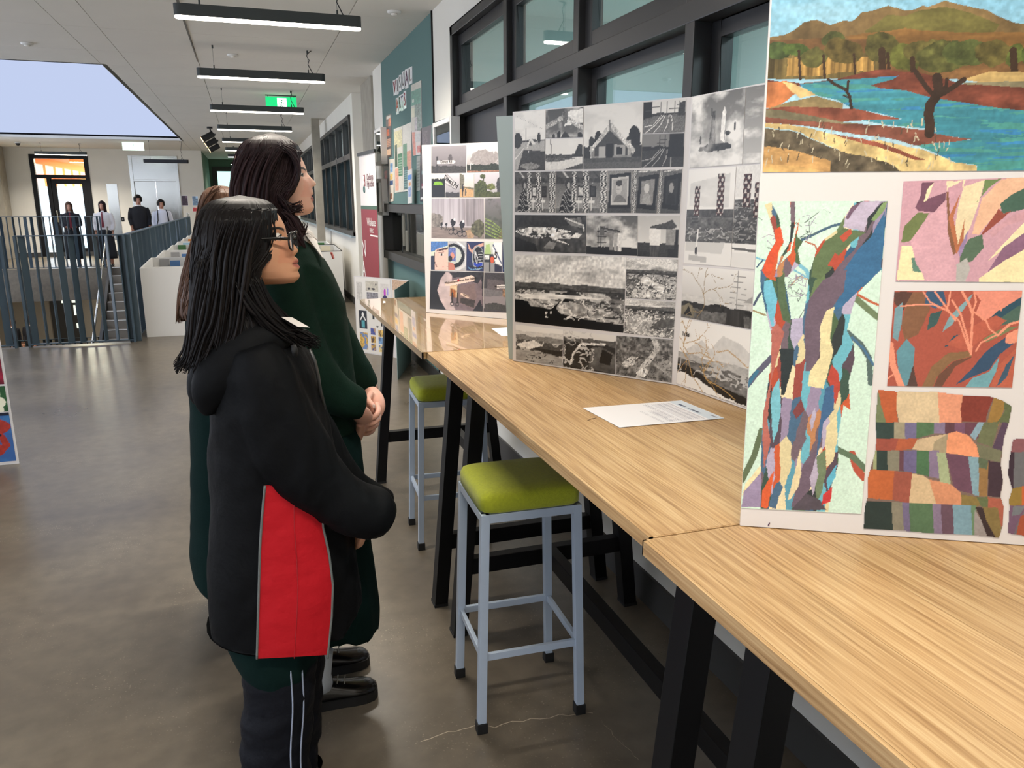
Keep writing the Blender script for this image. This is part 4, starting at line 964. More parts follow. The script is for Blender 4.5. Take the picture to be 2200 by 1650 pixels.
def bw_smoke(c): c.grad(g(110), g(160)).clouds(1, g(220), 5, (1.4, 4), .48).clouds(.6, g(70), 2, (1.5, 3), .6)
def carved_pole(c, x, w_, y0, y1, seed):
    m = (np.abs(c.u-x) < w_/2) & (c.v > y0) & (c.v < y1); n = np.sin((c.u-x)*6.28/w_*1.5)*np.sin(c.v*70+seed)+.3*np.sin(c.v*130); c.put(m, (70, 36, 34)); c.put(m & (n > .35), (196, 188, 178)); c.put(m & (n < -.5), (28, 24, 24))
def bw_poles(c):
    c.fill(g(196)); c.poly([(.06, .86), (.9, .94), (.9, .6), (.05, .62)], g(182), .1, 2, (3, 8)); m = (c.v < .58) & (c.v > .24); c.put(m, g(86), .6, 3, (14, 26)); c.put(m & (c.v > .5), g(70), .5, 2, (20, 20)); c.veins(g(150), m & (c.v < .4), 4, (6, 16), .03); c.poly([(.02, .24), (.02, .14), (.8, .12), (.86, .24)], g(176)); c.poly([(.1, .1), (.1, .04), (.5, .02), (.5, .08)], g(160)); c.line([(.26, .16), (.28, .36)], .03, g(210)); c.line([(.26, .12), (.26, .17)], .05, g(50))
    carved_pole(c, .22, .12, .5, .82, 1); carved_pole(c, .72, .14, .52, .94, 3); c.put((np.abs(c.u-.2) < .07) & (c.v > .44) & (c.v < .52) & (c.u*0+np.sin(c.v*200) > 0), g(60))
def bw_poles2(c):
    c.fill(g(196)); c.put(c.v > .7, g(188), .08, 2); m = (c.v < .68) & (c.v > .24); c.put(m, g(70), .6, 5, (8, 26)); c.veins(g(130), m, 4, (4, 16), .04); carved_pole(c, .36, .26, .6, .92, 2); carved_pole(c, .72, .26, .5, .84, 5); c.line([(0, .19), (1, .17)], .05, g(90)); c.put(c.v < .15, g(190))
def bw_ladder(c):
    c.grad(g(205), g(160)).clouds(.4, g(175), 2, (2, 8)); c.hills(.46, .04, g(176), 3, 3, .1); c.poly([(.75, .44), (.86, .58), (1, .44)], g(140)); c.hills(.32, .06, g(48), 4, 6, .7, (30, 40)); c.hills(.2, .06, g(90), 5, 8, .5, (30, 40)); c.poly([(.56, 0), (.58, .3), (.76, .28), (.78, 0)], g(56), .4, 2, (50, 5))
    for x in (.6, .68, .78): c.line([(x, .98), (x, .3)], .006, g(110))
    for k in range(6): c.line([(.6, .4+.1*k), (.78, .38+.1*k)], .005, g(120))
    c.poly([(.0, .06), (.0, .2), (.1, .3), (.18, .18), (.17, .02)], (120, 112, 92), .2); c.poly([(.03, .05), (.1, .24), (.15, .05)], g(40)); roots(c, .28, .5, (150, 128, 90), 9, .5)
def roots(c, x, y, col, seed, L):
    r = random.Random(seed)
    def go(x, y, a, L, w_, d):
        P = [(x, y)]
        for k in range(5): a += r.uniform(-.5, .5); x += math.cos(a)*L/5; y += math.sin(a)*L/5*c.asp; P.append((x, y))
        c.line(P, max(w_, .003), col)
        if d: 
            for s in (-1, 1): go(P[-1 if s > 0 else 3][0], P[-1 if s > 0 else 3][1], a+s*r.uniform(.3, .9), L*.65, w_*.7, d-1)
    for a in (.6, 1.4, 2.2, -1.2): go(x, y, a, L*.45, 0.006, 2)
def bw_collage(c):
    c.fill(g(206)); c.clouds(.3, g(225), 2); c.poly([(.1, .55), (.3, .74), (.42, .64), (.55, .86), (.75, .8), (1, .6), (1, .5), (.1, .5)], g(176), .06); c.hills(.5, .04, g(150), 2, 3, .2); c.hills(.4, .05, g(92), 3, 5, .6, (16, 40)); c.poly([(0, .34), (.2, .3), (.5, .18), (1, .1), (1, .0), (.6, .04), (.3, .16), (0, .2)], g(24), .3); c.poly([(0, .2), (.3, .16), (.6, .04), (1, 0), (0, 0)], g(212), rag=.03); m = (c.v < .4) & (c.v > .2); c.veins(g(160), m, 3, (5, 14), .03)
    cl = (176, 140, 84)
    c.line([(.02, .98), (.1, .8), (.06, .6), (.14, .5), (.3, .56), (.45, .5)], .008, cl); c.line([(.5, .62), (.62, .68), (.72, .62), (.85, .52), (.95, .56)], .008, cl); c.line([(.02, .56), (.14, .42), (.2, .2), (.3, .08), (.36, .0)], .007, cl); c.line([(.3, .36), (.4, .2), (.6, .14), (.75, .05)], .007, cl); roots(c, .06, .62, cl, 3, .5); roots(c, .35, .3, cl, 5, .4)

cA = lambda x, y: (900+x/2.895, 180+y/2.895)
cB = lambda x, y: (900+x/2.895, 500+y/2.895)
bwb = thing('photo_board', 'folding white display board covered in black and white landscape photographs', 'display board', (.98, 2.15, ZTOP))
o_, e_ = fl(1104.5, 776, ZTOP), fl(1452, 828, ZTOP)
up1 = np.array((0, 0, .0015)); o_ = o_+up1; e_ = e_+up1
pc = Panel(o_, e_); pw = Panel(e_, fl(1600, 880, ZTOP)+up1)
tt = pc.st(1100, 240)[1]; TTOP = max(pc.st(1480, 209)[1], tt); BH = .5*(tt+pc.st(1480, 209)[1])
# the panel is a flat slab; its own plane is fitted so that the traced corners sit on it
board_slab('centre_panel', pc, -.006, pc.L+.004, .0, BH, .006, M_BOARD, bwb)
wl_ = max(pw.st(1645, 178)[0], pw.st(1600, 880)[0])
board_slab('wing_panel', pw, .004, .594, .0, BH, .006, M_BOARD, bwb)
# folded wing behind the centre panel, seen from its grey back at the left edge
pb_ = Panel(pc.P(0, 0, -.02), pc.P(pc.L, 0, -.02))
q = [pb_.P(pb_.st(1093, 776)[0], 0), pb_.P(.45, 0), pb_.P(.45, BH-.02), pb_.P(*pb_.st(1066, 250))]
MB().slab(q, pc.n, .005).build('folded_wing', M_BOARDBACK, bwb, label='grey-green back of the folded wing')
CEN = [(bw_road, cA, [(597, 168), (788, 150), (784, 538), (597, 540)]), (bw_gable, cA, [(792, 152), (1025, 135), (1022, 332), (790, 338)]), (bw_carpark, cA, [(790, 345), (1022, 340), (1020, 530), (787, 537)]),
       (bw_house, cA, [(1028, 133), (1398, 105), (1383, 523), (1024, 531)]), (bw_tracks, cA, [(1400, 104), (1665, 85), (1653, 300), (1395, 310)]), (lambda c: bw_tracks(c, 1), cA, [(1392, 314), (1652, 306), (1645, 515), (1385, 521)]),
       (bw_interior, cA, [(597, 550), (852, 545), (850, 803), (597, 797)]), (bw_interior, cA, [(856, 545), (1174, 541), (1170, 803), (853, 803)]), (bw_portrait, cA, [(1177, 541), (1328, 538), (1322, 803), (1173, 803)]), (bw_corner, cA, [(1330, 538), (1500, 535), (1480, 806), (1324, 803)]), (lambda c: bw_corner(c, 1), cA, [(1501, 535), (1640, 530), (1624, 806), (1482, 806)]),
       (bw_aerial, cA, [(597, 815), (1043, 818), (1040, 1055), (597, 1042)]), (bw_factory, cA, [(1046, 818), (1362, 820), (1358, 1070), (1042, 1057)]), (bw_silo, cA, [(1364, 820), (1624, 822), (1612, 1082), (1360, 1072)]),
       (bw_bigquarry, cB, [(597, 135), (1290, 150), (1275, 622), (600, 553)]), (bw_pit, cB, [(1293, 157), (1612, 168), (1597, 422), (1287, 405)]), (bw_pit2, cB, [(1285, 412), (1596, 430), (1585, 660), (1279, 623)]),
       (bw_ridge, cB, [(603, 570), (898, 603), (894, 848), (605, 808)]), (bw_dark, cB, [(901, 605), (1228, 640), (1220, 893), (897, 850)]), (bw_scrub, cB, [(1231, 640), (1582, 665), (1572, 945), (1223, 895)])]
for fn, cv, q in CEN:
    q = [pc.st(*cv(*p)) for p in q]; picture('photo_print', pc, [np.array((min(a_, pc.L), min(max(b_, .005), BH-.003))) for a_, b_ in q], fn, bwb, cell=1.8, st=True)
WIN = [(bw_rocket, [cA(1703, 68), cA(2037, 18), cA(2012, 500), cA(1687, 525)]), (bw_smoke, [cA(2040, 18), cA(2250, -12), cA(2225, 485), cA(2015, 500)]), (bw_poles, [cA(1683, 535), cA(1975, 515), cB(1940, 210), cB(1650, 190)]), (bw_poles2, [cA(1980, 513), cA(2190, 497), cB(2160, 235), cB(1942, 212)]), (bw_ladder, [cB(1645, 205), cB(2180, 248), cB(2150, 615), cB(1632, 522)]), (bw_collage, [cB(1630, 530), cB(2150, 622), cB(2130, 1120), cB(1603, 935)])]
for k_, (fn, q) in enumerate(WIN):
    q = [pw.st(*p) for p in q]; w0_ = q[1][0]-q[0][0]
    if k_ in (1, 3, 4, 5):        # these run on to the outer edge of the wing, hidden behind the next board
        for i_, j_ in ((1, 0), (2, 3)): d_ = q[i_]-q[j_]; q[i_] = q[j_]+d_*((.585-q[j_][0])/d_[0])
    q = [np.array((a_, min(max(b_, .005), BH-.003))) for a_, b_ in q]; r_ = (q[1][0]-q[0][0])/w0_
    def wide(c, fn=fn, r_=r_): c.u = c.u*r_; c.asp = c.asp/r_; fn(c); c.u = c.u/r_
    picture('photo_print', pw, q, wide, bwb, cell=1.8, st=True)
p_ = pw.P(*pw.st(900+1665/2.895, 500+632/2.895), .003); text_mesh('lettering', 'Te Kiti', .016, M_TEXTD, p_, pw.d, pw.up, bwb, squeeze=.7)
# ================================================================== coloured photo board on the far table
cC = lambda x, y: (740+x/4.584, 120+y/4.584)
cD = lambda x, y: (740+x/4.126, 440+y/4.126)
def mist(c, top, bot): c.grad(top, bot).clouds(.25, (225, 220, 222), 1, (2, 3))
def ph_sign(c):
    mist(c, (150, 143, 146), (110, 104, 106)); c.ell(.55, .5, .06, .2, (90, 84, 86), .2, 1, .6); c.hills(.26, .06, (66, 62, 60), 3, 5, .4); c.poly([(.15, 0), (.15, .62), (.2, .62), (.2, 0)], (60, 56, 58)); c.poly([(.16, .34), (.16, .46), (.66, .46), (.7, .4), (.66, .34)], (214, 206, 204))
def ph_fog(c):
    mist(c, (226, 220, 220), (150, 142, 140)); c.ell(.5, .5, .4, .3, (150, 142, 140), .15, 2, 1.2); c.hills(.28, .06, (46, 50, 40), 3, 9, .6); c.hills(.05, .02, (150, 110, 90), 2, 3); c.line([(.1, .1), (.1, .3)], .012, (220, 214, 210)); c.line([(.1, .3), (.18, .3)], .015, (220, 214, 210))
def ph_car(c):
    c.grad((228, 224, 214), (228, 224, 214)); c.hills(.78, .05, (26, 28, 24), 2, 14, .3, rough=.1); c.put(c.v < .5, (28, 28, 30), .2); c.poly([(.16, .52), (.2, .62), (.32, .66), (.66, .66), (.8, .62), (.86, .52)], (120, 168, 48), .3, 2)
def ph_sign2(c):
    mist(c, (206, 200, 204), (140, 136, 140)); c.hills(.2, .06, (60, 58, 60), 4, 6, .4); c.poly([(.0, .98), (.05, 1), (.68, .6), (.74, .34), (0, .6)], (196, 190, 190)); c.line([(0, .58), (.74, .33)], .03, (50, 48, 50)); c.line([(.05, .99), (.7, .6)], .03, (50, 48, 50))
    for k in range(6): c.line([(.12+.08*k, .85-.055*k), (.13+.08*k, .68-.05*k)], .03, (60, 56, 58))
def ph_path(c):
    mist(c, (222, 216, 210), (180, 172, 164)); c.poly([(0, .0), (0, .4), (.3, .46), (1, .36), (1, 0)], (186, 150, 108), .15); c.ell(.1, .7, .22, .3, (110, 106, 92), .5, 2, 1.4); c.hills(.42, .06, (110, 106, 84), 3, 5, .3); c.poly([(0, 0), (0, .32), (.4, .38), (1, .3), (1, 0)], (190, 152, 108), .15); c.ell(.2, .34, .07, .16, (36, 34, 38)); c.ell(.2, .14, .05, .12, (50, 46, 48)); c.ell(.4, .2, .06, .14, (90, 84, 80)); c.ell(.22, .52, .035, .04, (30, 28, 30))
def ph_bush(c):
    mist(c, (196, 190, 196), (170, 164, 166)); c.ell(.2, .3, .25, .4, (66, 72, 40), .6, 2, 1.2); c.line([(.3, .9), (.3, .4)], .04, (74, 78, 46), .5); c.ell(.28, .85, .09, .1, (70, 76, 44), .6, 3, 1); c.ell(.55, .42, .14, .14, (96, 100, 56), .6, 4, 1.2); c.ell(.95, .4, .22, .5, (62, 60, 60), .4, 5, .8); c.hills(.22, .08, (70, 74, 40), 4, 6, .6)
def bike(c, x, y, s, helmet=True):
    c.ell(x, y+s*1.25, s*.24, s*.3*c.asp, (28, 26, 30), .1, 1, .5); c.line([(x-.1*s, y+.9*s), (x+.06*s, y+.35*s)], .16*s, (30, 28, 32)); 
    for dx in (-.2, .22):
        d = np.hypot(c.u-x-dx*s, (c.v-y-.05*s)/c.asp); c.put(np.abs(d-.2*s) < .035*s, (38, 34, 36))
    c.ell(x+.12*s, y+1.62*s, .1*s, .1*s*c.asp, (236, 232, 230) if helmet else (40, 36, 38))
def ph_bikes(c):
    mist(c, (178, 170, 178), (196, 190, 194)); c.clouds(.5, (120, 112, 116), 4, (18, .6), .5, .4); c.poly([(.62, .3), (.62, 1), (1, 1), (1, .3)], (142, 134, 138), .3, 3, (60, 2)); c.ell(.06, .45, .16, .2, (126, 118, 112), .4, 2, 1); c.hills(.28, .02, (134, 122, 116), 3, 4, .25, (10, 60)); c.poly([(.65, 0), (.66, .2), (.85, .24), (.8, 0)], (166, 138, 110), .2); c.ell(.9, .25, .14, .22, (86, 84, 64), .6, 4, 1.2); c.poly([(0, 0), (0, .26), (.64, .26), (.7, .0)], (132, 118, 112), .2, 2, (8, 80))
    bike(c, .2, .24, .09, False); bike(c, .29, .23, .09, False); bike(c, .42, .15, .2); bike(c, .59, .1, .2)
def ph_fern(c):
    c.grad((122, 116, 120), (70, 74, 62)).clouds(.5, (60, 66, 54), 3, (4, 6), .45); c.poly([(.6, 0), (.7, .2), (1, .3), (1, 0)], (110, 84, 72), .3)
    for k in range(5): c.line([(0, .5-.09*k), (.35, .42-.09*k), (.85, .2-.06*k)], .06, (118, 134, 76), .7, k)
def ph_face(c):
    c.grad((210, 216, 196), (196, 206, 190)); c.ell(.1, .2, .2, .3, (40, 44, 66)); c.poly([(.24, 0), (.22, .5), (.3, .75), (1, .78), (1, 0)], (226, 186, 172), .05); c.poly([(0, .64), (0, .98), (1, 1), (1, .84), (.4, .74), (.1, .64)], (74, 116, 176), .3, 2); c.poly([(.05, .64), (.5, .72), (1, .8), (1, .72), (.3, .68)], (30, 32, 40)); c.poly([(.25, .64), (1, .8), (1, .72), (.5, .66)], (70, 50, 46)); c.line([(.2, .6), (.2, .3), (.34, .1)], .04, (24, 24, 28)); c.line([(.45, .6), (.75, .62)], .03, (110, 80, 70)); c.ell(.62, .53, .12, .045, (236, 222, 216)); c.ell(.62, .53, .055, .045, (60, 40, 36)); c.line([(.68, .11), (1, .12)], .02, (196, 120, 116)); c.line([(.86, .26), (1, .24)], .015, (200, 150, 136))
def ph_goggle(c):
    c.fill((176, 176, 180)).grain(.1); c.poly([(0, .9), (0, .1), (.5, .1), (.5, .9)], (206, 170, 156)); c.ell(.3, .5, .62, .42, (22, 22, 26)); c.ell(.28, .52, .46, .3, (190, 196, 190)); c.poly([(0, .34), (0, .78), (.4, .78), (.42, .3)], (96, 110, 170), .5, 2); c.ell(.22, .5, .12, .12, (206, 140, 120)); c.poly([(0, 0), (0, .28), (.3, .24), (.4, .06), (.3, 0)], (190, 120, 104)); c.ell(.1, .4, .12, .1, (24, 24, 30)); c.line([(.5, 0), (.95, .2), (1, .5)], .12, (206, 206, 208)); c.line([(.5, .98), (.9, .8)], .08, (226, 226, 228))
def ph_helmet(c):
    c.fill((34, 44, 84)).grain(.2); c.poly([(.05, .98), (.3, .7), (.5, .86), (1, .98), (1, .86), (.6, .78), (.36, .6), (.15, .72)], (206, 158, 140)); c.ell(.66, .45, .34, .42, (150, 156, 160)); c.ell(.68, .47, .28, .36, (22, 24, 30)); c.poly([(.42, .2), (.42, .3), (.66, .26), (.9, .3), (.9, .2), (.66, .14)], (34, 60, 170)); c.line([(.5, .68), (.64, .46), (.6, .26), (.5, .44), (.5, .68)], .04, (210, 210, 214))
    for k in range(5): c.line([(.7, .66-.09*k), (.9, .67-.09*k)], .025, (210, 210, 210))
    c.line([(.1, .12), (.3, .04), (.9, .1)], .03, (110, 160, 200)); c.line([(.2, .16), (.6, .1), (.95, .16)], .06, (24, 26, 30))
def ph_race(c):
    c.grad((206, 214, 196), (140, 140, 140)); c.poly([(0, .6), (.1, .9), (.3, .94), (.4, .6)], (160, 184, 120)); c.put(c.v < .3, (136, 136, 138)); c.put((c.v > .3) & (c.v < .6), (50, 50, 54), .5); c.poly([(.02, .42), (.02, .56), (.3, .56), (.3, .42)], (230, 230, 230)); c.line([(.32, .5), (.32, .02)], .08, (30, 28, 32)); c.ell(.45, .4, .1, .12, (200, 90, 60)); c.poly([(.45, .8), (.55, .98), (1, 1), (1, .2), (.62, .3)], (226, 226, 228)); c.line([(.5, .9), (.8, .5), (.98, .28)], .06, (40, 56, 100)); c.poly([(.6, 0), (.6, .28), (1, .18), (1, 0)], (40, 40, 60), .3)
def ph_cave(c):
    c.fill((24, 22, 24)); c.poly([(.3, 1), (.2, .8), (.14, .5), (.2, .25), (.32, 0), (.82, 0), (.95, .3), (1, .1), (1, 0), (1, 0), (1, .2), (.96, .85), (.6, 1)], (116, 100, 104), .25, 2, (10, 14)); c.poly([(.14, .5), (.2, .8), (.3, .98), (.42, .95), (.4, .3), (.5, 0), (.32, 0), (.2, .25)], (190, 172, 172), .15, 3, (8, 12)); c.poly([(.36, .98), (.44, .84), (.62, .86), (.9, .7), (1, .96), (1, 1)], (44, 40, 42), .5, 4)
    c.poly([(.38, .36), (.38, .66), (.54, .66), (.54, .32)], (206, 176, 140), .3); c.poly([(.39, .36), (.39, .58), (.5, .5), (.5, .32)], (150, 88, 40), .6, 5); c.poly([(.56, .2), (.56, .6), (.6, .66), (.84, .7), (.88, .4), (.85, .06), (.74, .1)], (120, 100, 98), .1); c.poly([(.58, .2), (.58, .34), (.86, .28), (.84, .08), (.74, .12)], (58, 50, 46), .3); c.line([(.54, .62), (.54, .2)], .04, (110, 96, 96))
    for x in (.43, .53): d = np.hypot(c.u-x, (c.v-.16)/c.asp); c.put(np.abs(d-.03) < .008, (60, 54, 54)); c.line([(x, .2), (x, .44)], .03, (44, 36, 34))
    c.poly([(.29, .62), (.29, .7), (.78, .92), (.84, .86), (.84, .78), (.4, .63)], (232, 206, 192)); c.poly([(.59, .4), (.59, .46), (.72, .4), (.75, .34), (.72, .32)], (216, 190, 172)); c.ell(.54, .78, .02, .03, (214, 40, 40))
def ph_cards(c):
    c.fill((60, 56, 58)).grain(.3); c.poly([(0, .3), (0, .6), (1, .66), (1, .3)], (110, 106, 108), .2); c.poly([(.1, .58), (.12, .84), (.7, .8), (.72, .54)], (92, 84, 86), .2); c.poly([(.0, .08), (.02, .38), (.78, .42), (.76, .04)], (134, 126, 128)); c.poly([(.06, .06), (.06, .2), (.4, .24), (.76, .18), (.76, .04)], (60, 58, 54), .4); c.poly([(.45, .6), (.45, .68), (1, .74), (1, .64)], (220, 212, 208)); c.poly([(.66, .4), (.66, .58), (1, .6), (1, .36)], (140, 110, 86), .5); c.poly([(.86, .0), (.88, .3), (1, .3), (1, 0)], (200, 190, 188))
cpb = thing('photo_board', 'white display board with coloured photos of misty forest, cyclists and helmets', 'display board', (.94, 3.44, ZTOP))
oA, eA = fl(916.5, 671.5, ZTOP)+up1, fl(1090, 686, ZTOP)+up1
pa = Panel(oA, eA)
hA = pa.st(921, 311)[1]
board_slab('centre_panel', pa, -.003, .594, 0, hA, .006, M_BOARD, cpb)
CA = [(ph_sign, [cC(857, 892), cC(1200, 880), cC(1198, 1150), cC(857, 1155)]), (ph_fog, [cC(1207, 880), cC(1560, 866), cC(1560, 1139), cC(1207, 1148)]), (ph_car, [cC(858, 1160), cC(992, 1158), cC(990, 1392), cC(860, 1392)]), (ph_sign2, [cC(997, 1158), cC(1136, 1156), cC(1134, 1392), cC(996, 1392)]), (ph_path, [cC(1140, 1156), cC(1277, 1155), cC(1276, 1392), cC(1138, 1392)]), (ph_bush, [cC(1282, 1155), cC(1580, 1149), cC(1580, 1390), cC(1280, 1392)]),
      (ph_bikes, [cC(860, 1404), cC(1375, 1402), cD(1240, 300), cD(772, 292)]), (ph_fern, [cC(1386, 1402), cC(1590, 1400), cD(1440, 303), cD(1246, 300)]), (ph_face, [cD(768, 322), cD(920, 322), cD(921, 577), cD(768, 575)]), (ph_goggle, [cD(924, 322), cD(1080, 325), cD(1080, 583), cD(922, 578)]), (ph_helmet, [cD(1084, 326), cD(1238, 328), cD(1236, 590), cD(1082, 584)]), (ph_race, [cD(1241, 328), cD(1398, 331), cD(1398, 595), cD(1240, 591)]), (ph_helmet, [cD(1401, 331), cD(1480, 333), cD(1480, 599), cD(1402, 595)]),
      (ph_cave, [cD(765, 585), cD(1236, 598), cD(1226, 945), cD(756, 922)]), (ph_cards, [cD(1241, 600), cD(1490, 606), cD(1490, 956), cD(1232, 945)])]
for fn, q in CA: picture('photo_print', pa, q, fn, cpb, cell=1.3)
cG = lambda x, y: (900+x/7.857, 290+y/7.857)
cH = lambda x, y: (900+x/7.857, 490+y/7.857)
def txt_on(panel, px, s, size, ang=0, sq=1.0, m=M_TEXTD, parent=None):
    a = math.radians(ang); x = panel.d*math.cos(a)+panel.up*math.sin(a); y = -panel.d*math.sin(a)+panel.up*math.cos(a)
    if np.cross(x, y) @ panel.n < 0: x = -x
    return text_mesh('lettering', s, size, m, panel.P(*panel.st(*px), .002), x, y, parent, squeeze=sq, thick=.0003)
txt_on(pa, cG(465, 452), 'Direct Rd', .021, 0, .75, parent=cpb)
txt_on(pa, cG(545, 790), 'Direct Rd', .03, -32, .7, parent=cpb)
txt_on(pa, cH(700, 885), 'Whakarewarewa Forest, New Zealand', .0155, 11, .72, parent=cpb)
txt_on(pa, cH(795, 1137), 'Direct Rd', .009, -14, .8, parent=cpb)
txt_on(pa, cH(1390, 988), 'Whakarewarewa', .013, 4, .75, parent=cpb)
txt_on(pa, cH(1300, 465), '5', .045, -8, .9, parent=cpb)
txt_on(pa, cH(1140, 510), '13', .014, 0, .9, parent=cpb)

# ================================================================== painted tree board on the near table
cE = lambda x, y: (1580+x/2.75, y/2.75)
cF = lambda x, y: (1580+x/2.75, 580+y/2.75)
ptb = thing('painting_board', 'large white display board with a river landscape and colourful tree paintings', 'display board', (.98, .86, ZTOP))
oP, eP = fl(1590, 1131, ZTOP)+up1, fl(2200, 1173, ZTOP)+up1
best = None
for k in range(-60, 200):          # lean of the board: the left edge has to pass the traced top corner
    a = math.radians(k*.1); nn = Panel(oP, eP).n
    p = Panel(oP, eP, (-nn[0]*math.sin(a), -nn[1]*math.sin(a), math.cos(a))); s_ = abs(p.st(1655, 4)[0])
    if best is None or s_ < best[0]: best = (s_, p, k*.1)
pp = best[1]
hP = pp.st(1660, -30)[1]
board_slab('panel', pp, .0, .62, 0, max(hP, .841), .007, M_BOARD, ptb)
EP = lambda c, pts: c.px([cE(*p) for p in pts])
FP = lambda c, pts: c.px([cF(*p) for p in pts])
def land(c):
    c.grad((120, 172, 196), (176, 204, 212)).clouds(.4, (190, 210, 214), 2, (3, 10)).grain(.06, 3, 60)
    P = lambda col, pts, var=.2, seed=1, f=(24, 24), rag=.006: c.poly(EP(c, pts), col, var, seed, f, rag)
    P((118, 96, 62), [(150, 230), (290, 205), (340, 180), (400, 135), (480, 118), (555, 150), (650, 120), (690, 125), (740, 75), (820, 62), (900, 35), (1000, 65), (1060, 60), (1110, 30), (1130, 42), (1240, 5), (1320, 30), (1480, 60), (1560, 105), (1640, 130), (1750, 155), (2100, 250), (2100, 420), (150, 420)], .45, 2, (14, 9))
    P((98, 92, 50), [(760, 190), (900, 90), (1000, 100), (1100, 60), (1240, 40), (1400, 80), (1560, 150), (1500, 220), (1100, 180), (900, 220)], .35, 3, (12, 30))
    P((126, 92, 52), [(640, 215), (1000, 170), (1300, 195), (1700, 190), (2100, 260), (2100, 330), (1000, 260), (700, 240)], .35, 4, (6, 40))
    P((110, 80, 50), [(150, 240), (500, 225), (800, 235), (1000, 260), (2100, 300), (2100, 480), (150, 460)], .4, 2, (20, 30))
    P((98, 84, 50), [(150, 330), (850, 310), (850, 460), (150, 470)], .55, 5, (90, 5)); P((150, 118, 66), [(300, 350), (560, 340), (820, 330), (820, 430), (300, 450)], .6, 6, (120, 4), .02)
    for cx, cy, rx, ry in ((240, 300, 90, 60), (350, 290, 80, 45), (460, 340, 90, 60), (590, 240, 80, 50), (640, 300, 110, 70), (870, 280, 110, 90), (1010, 330, 100, 80), (1110, 300, 120, 70), (1240, 340, 170, 90), (1370, 320, 150, 80), (1520, 320, 100, 80), (1650, 330, 60, 70), (1850, 330, 160, 90)):
        q = [(cx+rx*math.cos(t), cy+ry*math.sin(t)) for t in np.linspace(0, 6.28, 22)]; P((62+cx % 34, 78+cy % 20, 42), q, .5, int(cx) % 7, (50, 50), .025)
    for x, y0, y1, w_ in ((375, 300, 470, .006), (865, 300, 500, .016), (900, 320, 430, .008), (1045, 350, 490, .012), (1640, 300, 440, .016), (520, 330, 460, .006), (700, 320, 450, .005)): c.line(EP(c, [(x, y0), (x+8, y1)]), w_, (58, 42, 30))
    P((190, 160, 104), [(1340, 470), (1500, 425), (1705, 430), (2100, 470), (2100, 520), (1500, 500)], .3, 2, (8, 40))
    P((126, 118, 92), [(1330, 490), (1700, 480), (2100, 520), (2100, 560), (1400, 520)], .3)
    P((112, 62, 48), [(150, 470), (380, 492), (600, 468), (830, 415), (900, 410), (1000, 425), (1110, 430), (1340, 500), (1705, 515), (2100, 560), (2100, 690), (1560, 640), (1200, 600), (900, 540), (380, 510), (150, 500)], .4, 3, (20, 40))
    wat = [(380, 500), (560, 476), (700, 468), (960, 450), (930, 470), (800, 505), (860, 525), (1000, 535), (1160, 578), (1250, 592), (1560, 640), (2100, 690), (2100, 1060), (1430, 1060), (1425, 975), (1300, 962), (1180, 905), (1065, 858), (1230, 842), (1410, 825), (1230, 800), (1150, 785), (1130, 760), (900, 740), (750, 712), (900, 705), (985, 706), (860, 672), (690, 640), (600, 590), (480, 565), (420, 535)]
    P((62, 128, 142), wat, .22, 2, (5, 60), .002); m = c.inside(EP(c, wat)); c.put(m & (fbm(c.u*8, c.v*40, 5) > .6), (74, 140, 132), .1); c.put(m & (fbm(c.u*7, c.v*50, 3) > .68), (58, 124, 168), .1)
    P((176, 108, 66), [(150, 490), (300, 478), (390, 520), (300, 600), (230, 640), (150, 640)], .35, 4); P((206, 176, 120), [(280, 480), (380, 510), (480, 560), (380, 580), (330, 540)], .3, 4, rag=.012); P((136, 118, 82), [(330, 600), (480, 568), (640, 610), (640, 640), (400, 650), (200, 690), (200, 640)], .35, 2)
    P((124, 70, 54), [(150, 650), (300, 630), (600, 640), (700, 640), (980, 706), (760, 712), (560, 720), (300, 690), (150, 690)], .35, 3, (30, 30)); P((116, 108, 84), [(150, 650), (260, 650), (560, 710), (760, 735), (700, 750), (300, 720), (150, 690)], .3)
    P((118, 72, 58), [(150, 690), (400, 720), (740, 735), (1130, 770), (1230, 800), (1410, 825), (1060, 858), (900, 820), (500, 760), (150, 720)], .35, 3, (20, 40))
    P((204, 178, 122), [(150, 718), (300, 740), (600, 800), (700, 810), (900, 850), (1100, 880), (1290, 960), (1430, 975), (1425, 1060), (1000, 1060), (600, 880), (380, 790), (150, 740)], .35, 5, (30, 30), .012); P((140, 78, 60), [(560, 790), (760, 820), (950, 880), (1120, 945), (1050, 940), (800, 860)], .3, 3)
    P((92, 82, 66), [(150, 745), (380, 795), (620, 890), (900, 960), (1040, 1060), (600, 1060), (500, 930), (150, 880)], .5, 6, (40, 50), .012); P((170, 132, 84), [(150, 870), (350, 890), (560, 950), (560, 1060), (150, 1060)], .4, 4, (20, 50), .01); P((206, 164, 104), [(150, 965), (400, 985), (520, 1010), (520, 1060), (150, 1060)], .3)
    r = random.Random(3)
    for k in range(90):
        x, y = r.uniform(170, 1300), r.uniform(740, 1000); c.line(EP(c, [(x, y), (x+r.uniform(-14, 14), y-r.uniform(15, 45))]), .0022, (186, 176, 150) if k % 3 else (80, 70, 58))
    dk = (54, 40, 32)
    for pts, w_ in (([(1145, 790), (1150, 740), (1140, 680), (1150, 620), (1180, 580), (1200, 530), (1190, 460)], .022), ([(1185, 580), (1130, 520), (1060, 420)], .011), ([(1195, 570), (1280, 520), (1350, 470)], .012), ([(1235, 555), (1250, 470)], .008), ([(685, 640), (675, 570), (650, 530), (580, 495), (548, 470)], .007), ([(660, 540), (668, 480)], .006), ([(670, 580), (640, 565)], .004)): c.line(EP(c, pts), w_, dk, .2)
    c.grain(.09, 4, 120)
